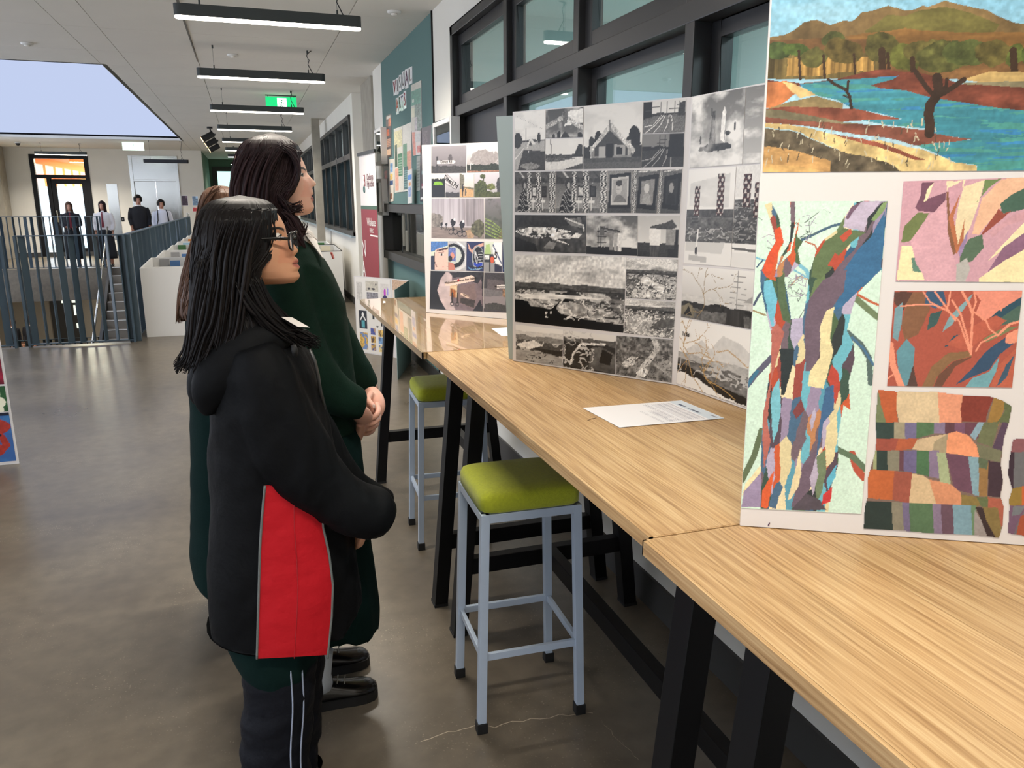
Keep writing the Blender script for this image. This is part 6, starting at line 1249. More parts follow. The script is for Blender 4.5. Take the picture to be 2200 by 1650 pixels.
picture('octopus_painting', qL, [(.02, tq(885)), (qL.L-.012, tq(885)), (qL.L-.012, .02), (.02, .02)], octo, lbd, M_PAINT, st=True, cell=2.0)
picture('frangipani_painting', qL, [(.02, tq(828)), (qL.L-.012, tq(828)), (qL.L-.012, tq(883)), (.02, tq(883))], frang, lbd, M_PAINT, st=True, cell=1.5)
picture('red_painting', qL, [(.02, tq(732)), (qL.L-.012, tq(732)), (qL.L-.012, tq(824)), (.02, tq(824))], redp, lbd, M_PAINT, st=True, cell=2.0)
text_mesh('lettering', '3', .045, M_TEXTD, qL.P(qL.L-.028, tq(722)+.0, .002), qL.d, qL.up, lbd)

# ================================================================== pull-up banner
bL = fy(778, 500, 9.3); bR = fy(812, 500, 8.5)
qB = Panel((bL[0], bL[1], .08), (bR[0], bR[1], .08)); hB = 1.97
bn_ = thing('pull_up_banner', 'maroon and white school pull-up banner standing by the grey column', 'banner', ((bL[0]+bR[0])/2, (bL[1]+bR[1])/2, 0))
MB().slab([qB.P(0, 0), qB.P(qB.L, 0), qB.P(qB.L, hB), qB.P(0, hB)], qB.n, .002).build('banner_sheet', mat('banner_white', (232, 226, 222), .5), bn_)
tz = lambda u, v: qB.st(u, v)[1]
zr = tz(795, 446)
MB().slab([qB.P(0, 0, .001), qB.P(qB.L, 0, .001), qB.P(qB.L, zr-.02, .001), qB.P(0, zr-.02, .001)], qB.n, .0006).build('maroon_field', mat('banner_maroon', (142, 44, 54), .5), bn_)
MB().slab([qB.P(0, zr-.02, .001), qB.P(qB.L, zr-.02, .001), qB.P(qB.L, zr+.02, .001), qB.P(0, zr+.02, .001)], qB.n, .0006).build('green_stripe', mat('banner_green', (64, 96, 76), .5), bn_)
MB().slab([qB.P(-.02, hB, .015), qB.P(qB.L+.02, hB, .015), qB.P(qB.L+.02, hB+.035, .015), qB.P(-.02, hB+.035, .015)], qB.n, .03).build('top_bar', M_FIXT, bn_)
MB().slab([qB.P(-.03, -.08, .06), qB.P(qB.L+.03, -.08, .06), qB.P(qB.L+.03, .02, .06), qB.P(-.03, .02, .06)], qB.n, .12).build('base_cassette', M_FIXT, bn_, bevel=.01)
MB().tube([qB.P(qB.L/2, 0, -.03), qB.P(qB.L/2, hB, -.02)], .01, 8).build('support_pole', M_STEEL, bn_)
def btxt(s, px, size, m_, sq=1.0): return text_mesh('lettering', s, size, m_, qB.P(*qB.st(*px), .003), qB.d, qB.up, bn_, squeeze=sq, thick=.0004)
M_MAR = mat('maroon_print', (110, 60, 70), .6)
btxt('Onehunga', (795, 380), .1, M_MAR, .75); btxt('High School', (796, 395), .1, M_MAR, .72); btxt('Whakaute', (798, 478), .125, M_TEXTW, .8); btxt('RESPECT', (799.5, 496), .07, M_TEXTW, .8)
btxt('N', (782.5, 535), .28, M_TEXTW, 1.0); btxt('A', (782.5, 580), .28, M_TEXTW, 1.0)
c0 = qB.st(796, 507); MB().slab([qB.P(c0[0], c0[1], .002), qB.P(qB.L-.01, c0[1], .002), qB.P(qB.L-.01, c0[1]+.016, .002), qB.P(c0[0], c0[1]+.016, .002)], qB.n, .0005).build('rule', M_TEXTW, bn_)
a = qB.st(780.7, 376); b = qB.st(785.2, 400)
cr = MB(); cr.slab([qB.P(a[0], b[1], .002), qB.P(b[0], b[1], .002), qB.P(b[0], a[1], .002), qB.P(a[0], a[1], .002)], qB.n, .0006)
cr.build('crest', mat('banner_maroon2', (140, 44, 60), .5), bn_)
for fz in (.3, .75):
    k = b[1]+(a[1]-b[1])*(1-fz); MB().ball(qB.P((a[0]+b[0])/2, k, .003), (.018, .018, .03), 10, 6).build('crest_mark', M_TEXTW, bn_, True)
a = qB.st(783, 407); MB().tube([qB.P(a[0]+.035*math.cos(t), a[1]+.035*math.sin(t), .003) for t in np.linspace(0, 6.28, 20)], .006, 6).build('emblem_ring', mat('emblem_teal', (70, 110, 110), .5), bn_)

# ================================================================== pinboard wall: letters and posters
wp = Panel((XW, 8.88, 0), (XW, 6.4, 0))
def wcard(name, px, painter, label, cat, group=None, cell=1.2, off=.004, m=None):
    """px: TL, TR, BR, BL on the right wall"""
    q = [wp.st(*p) for p in px]; c0 = wp.P(*q[3])
    t = thing(name, label, cat, c0, group)
    MB().slab([wp.P(*q[3], off), wp.P(*q[2], off), wp.P(*q[1], off), wp.P(*q[0], off)], wp.n, .003).build('sheet', M_PAPER if m is None else m, t)
    if painter: picture('print', wp, px, painter, t, M_PRINT, cell=cell, off=off+.0012)
    return t
cI = lambda x, y: (810+x/12.69, 130+y/12.69)
for ch, px, col in (('V', [(440, 550), (525, 510), (540, 930), (465, 965)], (150, 50, 60)), ('I', [(530, 500), (595, 455), (600, 910), (545, 940)], (80, 70, 70)), ('S', [(605, 405), (668, 385), (672, 825), (612, 855)], (90, 100, 90)), ('U', [(685, 315), (760, 280), (762, 755), (688, 790)], (100, 100, 96)), ('A', [(770, 255), (862, 205), (865, 740), (780, 780)], (96, 60, 84)), ('L', [(872, 205), (965, 155), (970, 620), (885, 662)], (130, 120, 110)),
                    ('A', [(520, 1035), (598, 1005), (605, 1450), (535, 1478)], (176, 90, 60)), ('R', [(605, 965), (660, 940), (665, 1370), (612, 1390)], (70, 100, 76)), ('T', [(662, 930), (728, 900), (725, 1365), (672, 1385)], (70, 70, 100)), ('S', [(732, 850), (800, 820), (808, 1300), (738, 1335)], (150, 50, 60))):
    t = wcard('letter_card', [cI(*p) for p in px], None, 'white paper card with hand-cut letter %s from the %s line pinned on the teal wall' % (ch, 'VISUAL' if px[0][1] < 800 and ch not in 'RT' and not (ch == 'A' and px[0][0] == 520) and not (ch == 'S' and px[0][0] == 732) else 'ARTS'), 'letter', 'pinned letters')
    q = [wp.st(*cI(*p)) for p in px]; cen = sum(q)/4; w_ = abs(q[1][0]-q[0][0]); h_ = abs(q[0][1]-q[3][1])
    x = wp.d; y = wp.up
    text_mesh('letter', ch, h_*1.05, mat('letter_%d_%d_%d' % col, col, .6), wp.P(cen[0], cen[1]-.0, .0065), x, y, t, squeeze=w_/h_*1.25, thick=.0008)
def pst(bg_, blocks, gr=.05):
    def f(c):
        c.fill(bg_)
        for u0, u1, v0, v1, col, var in blocks: c.put((c.u > u0) & (c.u < u1) & (c.v > v0) & (c.v < v1), col, var, int(u0*9+v0*7), (20, 40))
        c.grain(gr, 2, 40)
    return f
lines = lambda u0, u1, v0, v1, n, col: [(u0, u1, v0+(v1-v0)*k/n, v0+(v1-v0)*(k+.5)/n, col, 0) for k in range(n)]
wcard('poster', [cC(412, 592), cC(463, 566), cC(466, 990), cC(414, 1002)], pst((74, 66, 66), [(.1, .9, .9, .97, (210, 200, 190), 0), (.5, 1, .72, .9, (206, 112, 66), .3), (.1, .7, .5, .66, (190, 100, 66), .4), (.15, .85, .04, .18, (226, 190, 160), 0)]+lines(.15, .85, .25, .45, 5, (200, 150, 120))), 'dark poster with orange blocks at the left edge of the teal wall', 'poster')
wcard('poster', [cC(660, 290), cC(760, 240), cC(765, 735), cC(662, 745)], pst((196, 192, 182), [(0, 1, .55, .86, (84, 140, 126), .3), (0, .35, .3, .5, (214, 210, 186), 0), (.35, 1, .0, .55, (110, 128, 124), .5), (.1, .3, .62, .68, (206, 210, 200), 0), (.35, .6, .0, .3, (176, 170, 176), .3)]), 'tall green and cream poster beside the pinned letters', 'poster')
wcard('poster', [cC(490, 722), cC(575, 690), cC(583, 1338), cC(500, 1348)], pst((216, 212, 200), [(0, 1, .7, .95, (214, 206, 160), .2), (.1, .4, .4, .75, (70, 96, 76), .3), (.45, .95, .25, .6, (60, 122, 88), .2), (.1, .5, .03, .38, (224, 168, 144), .1)]+lines(.5, .9, .28, .56, 7, (150, 186, 160))), 'white information poster with one green and one peach block', 'poster')
wcard('poster', [cC(577, 690), cC(662, 652), cC(668, 1325), cC(585, 1338)], pst((220, 216, 206), [(.05, .5, .38, .72, (92, 146, 116), .2), (.5, .98, .25, .6, (216, 154, 130), .15), (.1, .6, .03, .38, (52, 96, 96), .25)]+lines(.15, .55, .07, .34, 8, (120, 160, 160))), 'white information poster with peach panel between green blocks', 'poster')
wcard('poster', [cC(668, 745), cC(765, 738), cC(765, 972), cC(680, 985)], pst((214, 206, 204), [(0, .35, .0, .96, (214, 132, 116), .2), (.5, .95, .1, .4, (206, 120, 116), .4), (.3, 1, .55, .9, (196, 196, 196), .1)]), 'white and coral notice under the tall green poster', 'poster')
wcard('poster', [cC(757, 715), cC(860, 682), cC(850, 1072), cC(752, 1078)], pst((76, 70, 82), [(.3, .7, .1, .9, (96, 86, 96), .5)]), 'dark purple night-sky poster at the right edge of the teal wall', 'poster')
wcard('poster', [cC(750, 1080), cC(850, 1072), cC(845, 1420), cC(748, 1435)], pst((44, 44, 54), [(.2, .9, .42, .5, (150, 48, 84), 0), (.2, .9, .36, .42, (214, 200, 200), 0), (.2, .8, .74, .86, (96, 140, 150), .3), (.3, .9, .9, .98, (150, 48, 74), 0), (.1, .4, .05, .12, (220, 220, 220), 0)]), 'black poster with pink stripes below the purple poster', 'poster')
wcard('poster', [cC(388, 1012), cC(440, 992), cC(437, 1392), cC(396, 1402)], pst((40, 38, 44), [(.15, .8, .35, .68, (196, 60, 54), .4), (.1, .5, .05, .12, (120, 120, 124), 0)]), 'small black poster with red figure at the left of the teal wall', 'poster')
wcard('poster', [cC(442, 1020), cC(496, 1012), cC(487, 1432), cC(444, 1440)], pst((222, 214, 200), [(.2, .8, .7, .9, (110, 150, 190), .5), (.15, .85, .4, .5, (60, 90, 140), .3), (.2, .8, .52, .66, (220, 180, 90), .4), (.3, .8, .06, .2, (150, 110, 90), .5)]), 'long white strip poster with blue and gold pictures', 'poster')
wcard('poster', [cC(676, 1128), cC(722, 1112), cC(720, 1450), cC(678, 1456)], pst((224, 222, 220), [(.1, .9, .7, .85, (80, 140, 214), .2), (.2, .8, .2, .5, (150, 170, 210), .4), (.3, .7, .52, .62, (224, 150, 90), .3)]), 'small white flyer with blue picture over the dark window frame', 'poster', off=.052)
wcard('poster', [cC(716, 990), cC(750, 984), cC(746, 1325), cC(714, 1335)], pst((150, 158, 154), lines(.1, .9, .1, .9, 9, (110, 120, 118))), 'narrow grey text sheet between the notices', 'poster')
wcard('paper_tag', [cC(412, 1440), cC(438, 1434), cC(432, 1530), cC(408, 1540)], None, 'curled white paper tag hanging on the low window frame', 'tag', off=.055)
# white framed glazed cases on the wall
def case(y0, y1, z0, z1, label):
    b = thing('display_case', label, 'display case', (XW, (y0+y1)/2, z0)); t = .035; x0 = XW-.07
    f_ = MB(); f_.box((x0, y0, z0), (XW, y0+t, z1)); f_.box((x0, y1-t, z0), (XW, y1, z1)); f_.box((x0, y0+t, z0), (XW, y1-t, z0+t)); f_.box((x0, y0+t, z1-t), (XW, y1-t, z1)); f_.build('frame', M_WHITEP, b, bevel=.003)
    MB().box((x0+.012, y0+t, z0+t), (x0+.016, y1-t, z1-t)).build('glass', M_GLASSD, b)
    MB().box((XW-.012, y0+t, z0+t), (XW-.004, y1-t, z1-t)).build('backing', mat('case_backing', (150, 158, 154), .7), b)
a = wx(929, 268, XW-.07); b2 = wx(968, 255, XW-.07)
case(b2[1], a[1], 1.62, a[2]+.01, 'white framed glazed case on the wall beside the long window')
a = wx(803, 280, XW-.07); b2 = wx(817, 272, XW-.07)
case(b2[1], a[1], wx(810, 355, XW-.07)[2], a[2], 'white framed glazed case on the white strip beside the column')
a = wx(811, 386, XW-.05); b2 = wx(823, 383, XW-.05)
case(b2[1], a[1], wx(816, 462, XW-.07)[2], a[2], 'white edged case with pale green back behind the banner')

# posters on the far wall
for (u0, v0, u1, v1, col, lb) in ((389, 420, 405, 442, (70, 56, 70), 'small dark poster with pink corner on the wall beside the lift'), (412, 421, 427, 442, (120, 146, 176), 'small blue landscape poster on the wall beside the lift'), (413, 445, 425, 455, (196, 74, 74), 'small red notice on the far wall'), (400, 457, 408, 466, (176, 178, 170), 'small grey notice on the far wall')):
    a, b = fy(u0, v0, YF), fy(u1, v1, YF); t = thing('poster', lb, 'poster', (a[0], YF, b[2])); q = Panel((a[0], YF, b[2]), (b[0], YF, b[2]))
    MB().box((a[0], YF-.004, b[2]), (b[0], YF, a[2])).build('sheet', M_PAPER, t)
    picture('print', q, [(0.01, a[2]-b[2]-.01), (b[0]-a[0]-.01, a[2]-b[2]-.01), (b[0]-a[0]-.01, .01), (.01, .01)], lambda c, col=col: (c.fill(col), c.clouds(.6, tuple(min(255, x*1.6) for x in col), 3, (3, 5)), c.put((c.u > .6) & (c.v > .75), tuple(min(255, x*1.4+20) for x in col))), t, M_PRINT, st=True, cells=(18, 24), off=.006)
# ================================================================== people
def skin_mat(name):
    m = vcol_mat(name, .5, .35); b = m.node_tree.nodes['Principled BSDF']
    b.inputs['Subsurface Weight'].default_value = .12; b.inputs['Subsurface Radius'].default_value = (.01, .004, .002); b.inputs['Subsurface Scale'].default_value = .6
    return m
M_SKIN = skin_mat('skin')
def hair_mat(name, rgb, rough=.42, spec=.18):
    m = bpy.data.materials.new(name); m.use_nodes = True; nt = m.node_tree; n = nt.nodes; l = nt.links; b = n['Principled BSDF']
    at = n.new('ShaderNodeAttribute'); at.attribute_name = 'Col'
    mx = n.new('ShaderNodeMix'); mx.data_type = 'RGBA'; c = s2l(rgb)
    mx.inputs[6].default_value = (*[x*.6 for x in c], 1); mx.inputs[7].default_value = (*[x*1.7 for x in c], 1)
    l.new(at.outputs['Fac'], mx.inputs[0]); l.new(mx.outputs[2], b.inputs['Base Color'])
    b.inputs['Roughness'].default_value = rough; b.inputs['Specular IOR Level'].default_value = spec; b.inputs['Anisotropic'].default_value = .6
    MATS[name] = m; return m
M_HAIRB = hair_mat('black_hair', (20, 17, 17)); M_HAIRD = hair_mat('dark_brown_hair', (38, 25, 27)); M_HAIRN = hair_mat('brown_hair', (84, 60, 46))
M_JACKET = mat('black_nylon', (14, 15, 17), .65, bump=.35, bscale=24, spec=.1)
M_RED = mat('red_nylon', (190, 22, 34), .6, bump=.5, bscale=20, spec=.25)
M_PIPING = mat('grey_piping', (110, 114, 112), .5)
M_PIPINGL = mat('pale_blue_piping', (150, 160, 182), .5)
M_PANTS = mat('dark_navy_nylon', (18, 20, 27), .65, bump=.5, bscale=30, spec=.15)
M_GREEN = mat('bottle_green_wool', (17, 40, 31), .9, spec=.15, var=.12, vscale=30, bump=.2, bscale=260)
M_GREENS = mat('bottle_green_skirt', (12, 33, 31), .9, bump=.1, bscale=120, spec=.1)
M_SHIRT = mat('white_shirt', (232, 226, 222), .8)
M_SHOE = mat('black_leather', (16, 15, 16), .22, coat=.4)
M_SOLE = mat('black_sole', (20, 20, 20), .7)
M_SOCK = mat('pale_sock', (206, 214, 224), .9, bump=.2, bscale=200)

def mesh_obj(name, V, F, mats, parent, smooth=True, cols=None, label=None):
    loc = np.zeros(3)
    if parent is not None: loc = np.array(parent['_abs']) if parent.get('_abs') else np.array(parent.location)
    me = bpy.data.meshes.new(name); me.from_pydata([tuple(p) for p in (np.array(V)-loc)], [], F); me.update()
    for m in (mats if isinstance(mats, (list, tuple)) else [mats]): me.materials.append(m)
    if cols is not None:
        at = me.color_attributes.new('Col', 'FLOAT_COLOR', 'POINT'); at.data.foreach_set('color', np.concatenate([np.array(cols), np.ones((len(cols), 1))], 1).astype(np.float32).ravel())
    if smooth: me.polygons.foreach_set('use_smooth', [True]*len(me.polygons))
    ob = bpy.data.objects.new(name, me); COL.objects.link(ob)
    if parent is not None: ob.parent = parent; ob['_abs'] = [float(q) for q in loc]
    if label: ob['label'] = label
    return ob
def union(mb, voxel, smooth=6):
    me = bpy.data.meshes.new('tmp'); me.from_pydata(mb.v, [], mb.f); me.update()
    ob = bpy.data.objects.new('tmp', me); COL.objects.link(ob)
    r = ob.modifiers.new('r', 'REMESH'); r.mode = 'VOXEL'; r.voxel_size = voxel
    s = ob.modifiers.new('s', 'SMOOTH'); s.iterations = smooth; s.factor = .5
    dg = bpy.context.evaluated_depsgraph_get(); dg.update(); ev = ob.evaluated_get(dg); m2 = bpy.data.meshes.new_from_object(ev)
    V = np.empty(len(m2.vertices)*3); m2.vertices.foreach_get('co', V); V = V.reshape(-1, 3)
    N = np.empty(len(m2.vertices)*3); m2.vertices.foreach_get('normal', N); N = N.reshape(-1, 3)
    F = [tuple(p.vertices) for p in m2.polygons]
    bpy.data.objects.remove(ob); bpy.data.meshes.remove(me); bpy.data.meshes.remove(m2)
    return V, F, N
def wrinkle(V, N, amp, fx, fz, seed=0):
    a = V[:, 0]*fx+V[:, 1]*fx*.7; b = V[:, 2]*fz
    n = fbm(a+np.sin(b*.9)*.7, b, seed, 3)-.5; n2 = np.abs(fbm(a*.6+b*.5+5, b*.5-a*.3, seed+2, 3)-.5)
    return V+N*(amp*(n*1.4-n2*1.6))[:, None]
class Loft:
    """body of a figure seen in profile: rows (y_px, left_px, right_px, half_width) on the plane Y0"""
    def __init__(s, rows, Y0, p=2.3, n=48):
        s.Y0 = Y0; s.p = p; s.R = []
        for y, xl, xr, b in rows:
            A, B = fy(xl, y, Y0), fy(xr, y, Y0); s.R.append(((A[0]+B[0])/2, (B[0]-A[0])/2, b, (A[2]+B[2])/2, (B[2]-A[2])/2))
        s.n = n
    def rings(s):
        out = []; e = 2/s.p
        for cx, a, b, z, dz in s.R:
            out.append([(cx+a*math.copysign(abs(math.cos(t))**e, math.cos(t)), s.Y0+b*math.copysign(abs(math.sin(t))**e, math.sin(t)), z+dz*math.cos(t)) for t in np.linspace(0, 2*math.pi, s.n, endpoint=False)])
        return out
    def near(s, u, v, off=0.0):
        """point of the near side of the body behind pixel (u, v)"""
        Y = s.Y0-.18; Z = np.array([r[3] for r in s.R])[::-1]
        g_ = lambda k, z: np.interp(z, Z, np.array([r[k] for r in s.R])[::-1])
        for _ in range(14):
            P = fy(u, v, Y); cx, a, b = g_(0, P[2]), g_(1, P[2]), g_(2, P[2]); q = min(.995, abs((P[0]-cx)/a)); Y = .5*Y+.5*(s.Y0-b*(1-q**s.p)**(1/s.p))
        P = fy(u, v, Y); nrm = np.array(((P[0]-cx)/a/a, (Y-s.Y0)/b/b, 0)); nrm /= np.linalg.norm(nrm); return P+nrm*off
def pxtube(mb, pts, Y, n=18, sq=(1, 1), m=0):
    """pts: (u, v, radius_px[, Y])"""
    P, R = [], []
    for q in pts:
        y = q[3] if len(q) > 3 else Y; p = fy(q[0], q[1], y); P.append(p); R.append(q[2]*(MC.T @ (p-CAM))[2]/FPX)
    # smooth the path
    t = np.arange(len(P)); tt = np.linspace(0, len(P)-1, len(P)*4); P = np.array(P)
    def cr(A):
        A = np.array(A, float); out = []
        for x in tt:
            i = min(int(x), len(P)-2); f_ = x-i; p0, p1, p2, p3 = A[max(i-1, 0)], A[i], A[i+1], A[min(i+2, len(P)-1)]
            out.append(.5*((2*p1)+(-p0+p2)*f_+(2*p0-5*p1+4*p2-p3)*f_*f_+(-p0+3*p1-3*p2+p3)*f_**3))
        return np.array(out)
    return mb.tube(list(cr(P)), list(np.maximum(cr(R), .0008)), n, m, sq)

HZ = [0, .006, .015, .03, .045, .06, .08, .1, .12, .14, .16, .175, .19, .203, .211, .216]
HW = [.02, .032, .041, .05, .056, .061, .0665, .070, .0725, .0745, .073, .069, .0585, .042, .026, .004]
HB = [.03, .012, .004, -.012, -.035, -.058, -.078, -.088, -.093, -.094, -.088, -.078, -.062, -.042, -.022, .0]
def head(mb, cols, chin, yaw, prof, k=1.0, skin=(200, 150, 120), lip=(176, 96, 88), brow=(40, 30, 28), pitch=0.0, htop=.208):
    """prof: list of (z, x) of the mid-line profile; returns function local->world"""
    pz = [p[0] for p in prof]; pxx = [p[1] for p in prof]
    base = [(z, x) for z, x in prof if not (.034 < z < .1)]; bz = [p[0] for p in base]; bx = [p[1] for p in base]
    c, s = math.cos(yaw), math.sin(yaw); cp, sp = math.cos(pitch), math.sin(pitch)
    def T(p):
        x, y, z = p[0]*k, p[1]*k, p[2]*k; x, z = x*cp+z*sp, -x*sp+z*cp
        return np.array((chin[0]+x*c+y*s, chin[1]-x*s+y*c, chin[2]+z))
    rings = []; zz = np.concatenate([np.linspace(.0, .2, 100), np.linspace(.2, .2155, 14)[1:]]); th = np.linspace(-math.pi, math.pi, 112, endpoint=False); info = []
    top = prof[-1][0]
    for zs_ in zz:
        z = zs_ if zs_ < .12 else .12+(zs_-.12)*(htop-.12)/.0955
        w_ = np.interp(zs_, HZ, HW); xb = np.interp(zs_, HZ, HB); xf = np.interp(z, pz, pxx); x0 = np.interp(z, bz, bx)
        x0 = min(x0, xf+.02); r = []
        for t in th:
            ct, st_ = math.cos(t), math.sin(t); cx = .5*(xb+x0)*.4
            y = w_*math.copysign(abs(st_)**.92, st_)
            x = cx+((x0-cx)*abs(ct)**.85 if ct >= 0 else -(cx-xb)*abs(ct)**.9)
            if ct > 0:
                sg = .0125+.006*max(0, 1-abs(z-.068)/.02) if .06 < z < .115 else .021
                x += (xf-x0)*math.exp(-(y/sg)**2)
                for sy in (-1, 1): x -= .009*math.exp(-((y-sy*.033)/.014)**2-((z-.107)/.011)**2); x += .004*math.exp(-((y-sy*.042)/.018)**2-((z-.078)/.016)**2)
            r.append(T((x, y, z)))
            col = np.array(skin, float)
            if ct > .25:
                if abs(y) < .024 and .034 < z < .058:
                    e = 1-(abs(z-.046)/.0115)**2-(y/.024)**2
                    if e > 0: col = col+(np.array(lip)-col)*min(1, e*2.2)
                if abs(z-.0465) < .0012 and abs(y) < .021: col = np.array(lip)*.62
                for sy in (-1, 1):
                    yb = y*sy
                    if .012 < yb < .052 and abs(z-(.121+.006*math.sin((yb-.012)/.04*2.4))) < .0032: col = np.array(brow, float)
                    if abs(yb-.03) < .016 and .05 < z < .095: col = col*np.array((1.0, .95, .95))
            info.append(s2l(np.clip(col, 0, 255)))
        rings.append(r)
    mb.loft(rings); cols.extend(info)
    return T
def eyes(T, parent, iris=(70, 90, 80)):
    for sy in (-1, 1):
        e = MB(); cen = T((.0785, sy*.032, .1065)); e.ball(cen, .0112, 16, 12, 0)
        f_ = T((.0785+.0098, sy*.032, .1062)); d = (f_-cen)/np.linalg.norm(f_-cen); e.cyl(f_-d*.002, f_+d*.0012, .0056, 16, 1); e.cyl(f_+d*.0008, f_+d*.0016, .0026, 12, 2)
        e.build('eye', [mat('eye_white', (222, 214, 208), .2), mat('iris_%d' % iris[0], iris, .25), M_TEXTD], parent, True)
        l_ = MB(); P = []
        for t in np.linspace(-1, 1, 9): P.append(T((.0895-.0045*t*t, sy*(.032+.0135*t), .1122-.005*t*t)))
        l_.tube(P, [.0007]+[.0017]*7+[.0007], 6); l_.build('eyelash', M_TEXTD, parent, True)
def hair(name, rows, Y0, m, parent, seed=1, N=150, thick=.012, locks=(), ragged=.0, strands=260):
    """rows: (y, back_px, border_px, half_width, closed, virtual_front_px)"""
    ys = np.array([r[0] for r in rows], float); K = int((ys[-1]-ys[0])/2.2); yy = np.linspace(ys[0], ys[-1], K)
    g_ = lambda j, y: np.interp(y, ys, [float(r[j]) for r in rows])
    out, inn, sh = [], [], []
    for i, y in enumerate(yy):
        xb, xf, b, vf = g_(1, y), g_(2, y), g_(3, y), g_(5, y); cl = g_(4, y) > .5
        A, B, F_ = fy(xb, y, Y0), fy(xf, y, Y0), fy(vf, y, Y0)
        cx, a = (A[0]+F_[0])/2, (F_[0]-A[0])/2; q = min(1, max(-1, (B[0]-cx)/a)); t0 = 0 if cl else math.acos(q)
        ro, ri = [], []
        for j in range(N):
            t = t0+(2*math.pi-2*t0)*j/(N-1) if not cl else 2*math.pi*j/(N-1)
            gr = float(vn(np.array([t*26.0]), np.array([y*.012]), seed)[0])+.5*float(vn(np.array([t*60.0]), np.array([y*.02]), seed+1)[0])
            k = 1+.05*(gr-.75)
            z = A[2]+(F_[2]-A[2])*.5
            if ragged and i > K*.82: z += ragged*(gr-.75)*(i-K*.82)/(K*.18)
            edge = min(1, min(j, N-1-j)/5.0) if not cl else 1
            ro.append((cx+a*k*math.cos(t), Y0+b*k*math.sin(t), z)); th_ = thick*edge+.0008
            ri.append((cx+(a*k-th_)*math.cos(t), Y0+(b*k-th_)*math.sin(t), z)); sh.append(min(1, max(0, gr/1.5)))
        out.append(ro); inn.append(ri)
    mb = MB(); mb.loft(out, closed=False, cap=False); o = len(mb.v); mb.loft([r[::-1] for r in inn], closed=False, cap=False)
    n = N
    for i in range(K-1):     # close the two long edges
        for j in (0, N-1):
            a_, b_ = i*n+j, (i+1)*n+j; c_, d_ = o+(i+1)*n+(n-1-j), o+i*n+(n-1-j); mb.f.append((a_, b_, c_, d_)); mb.mi.append(0)
    for j in range(N-1): mb.f.append(((K-1)*n+j, (K-1)*n+j+1, o+(K-1)*n+(n-2-j), o+(K-1)*n+(n-1-j))); mb.mi.append(0)
    top = np.mean(np.array(out[0]), 0)+np.array((0, 0, .003)); mb.v.append(tuple(top)); ti = len(mb.v)-1
    for j in range(N-1): mb.f.append((ti, j+1, j)); mb.mi.append(0)
    cols = sh+sh+[.5]
    rr = random.Random(seed)
    for _ in range(strands):
        j = rr.randrange(3, N-3); i0 = int(rr.uniform(0, .7)*K); i1 = min(K-1, i0+int(rr.uniform(.25, .6)*K)); st_ = max(1, (i1-i0)//9); l0 = len(mb.v); P, R = [], []
        dj = rr.uniform(-5, 5)
        for i in range(i0, i1+1, st_):
            jj = int(min(N-2, max(1, j+dj*(i-i0)/max(1, i1-i0)))); p = np.array(out[i][jj]); q_ = np.array(inn[i][jj]); d_ = p-q_; d_ /= np.linalg.norm(d_)+1e-9; P.append(p+d_*.0006); w_ = (i-i0)/max(1, i1-i0); R.append(.0004+.0016*math.sin(math.pi*min(1, max(0, w_))))
        if len(P) > 2: mb.tube(P, R, 5); cols += [rr.random()]*(len(mb.v)-l0)
    for pts, Y, cnt, spread in locks:
        cnt *= 5; pts = [(q[0], q[1], max(.6, q[2]*.26) if 0 < i_ < len(pts)-1 else .5) for i_, q in enumerate(pts)]
        for c_ in range(cnt):
            l0 = len(mb.v); du = rr.uniform(-1, 1)*spread; dY = rr.uniform(-1, 1)*.035; P = []
            for i, q in enumerate(pts): w_ = i/(len(pts)-1); P.append((q[0]+du*(1-.15*w_)+rr.uniform(-2, 2), q[1]+rr.uniform(-7, 7)*(1+w_), q[2], Y+dY*(1-.3*w_)))
            pxtube(mb, P, Y, 7, (1, .5)); cols += [rr.random()]*(len(mb.v)-l0)
    cols = cols[:len(mb.v)]+[.5]*(len(mb.v)-len(cols))
    return mesh_obj(name, mb.v, mb.f, m, parent, True, [(c, c, c) for c in cols])
def shoe(parent, heel, yaw, L=.255, m=None):
    c, s = math.cos(yaw), math.sin(yaw); T = lambda x, y, z: (heel[0]+x*c-y*s, heel[1]+x*s+y*c, z)
    S = [(0, .03, .062), (.02, .036, .075), (.06, .037, .082), (.1, .038, .08), (.14, .041, .068), (.18, .046, .056), (.215, .046, .05), (.24, .038, .044), (.252, .022, .036), (.256, .008, .03)]
    mb = MB(); rings = []
    for x, w_, h in S:
        x *= L/.256; r = []
        for t in np.linspace(0, 2*math.pi, 24, endpoint=False):
            cc, ss = math.cos(t), math.sin(t); r.append(T(x, w_*math.copysign(abs(cc)**.8, cc), .026+max(0, ss)**.7*(h-.026) if ss > 0 else .026))
        rings.append(r)
    mb.loft(rings); up = mb.build('shoe', m or M_SHOE, parent, True)
    sm = MB(); P = [(x*L/.256, w_+.005) for x, w_, h in S]; ol = [(x, w_) for x, w_ in P]+[(x, -w_) for x, w_ in reversed(P)]
    sm.loft([[T(x+(-.004 if i < 1 else 0), y, z) for i, (x, y) in enumerate(ol)] for z in (.0, .004, .026, .03)]); sm.build('sole', M_SOLE, up)
    for k in range(3): MB().tube([T(.11+.022*k, -.022, .081-.006*k), T(.115+.022*k, 0, .088-.006*k), T(.12+.022*k, .022, .081-.006*k)], .002, 6).build('lace', mat('grey_lace', (120, 118, 112), .7), up, True)
    return up
def finger(mb, pts, Y, r=7.0): pxtube(mb, [(u, v, r*(1-.22*i/(len(pts)-1)), y) for i, (u, v, y) in enumerate(pts)], Y, 10)

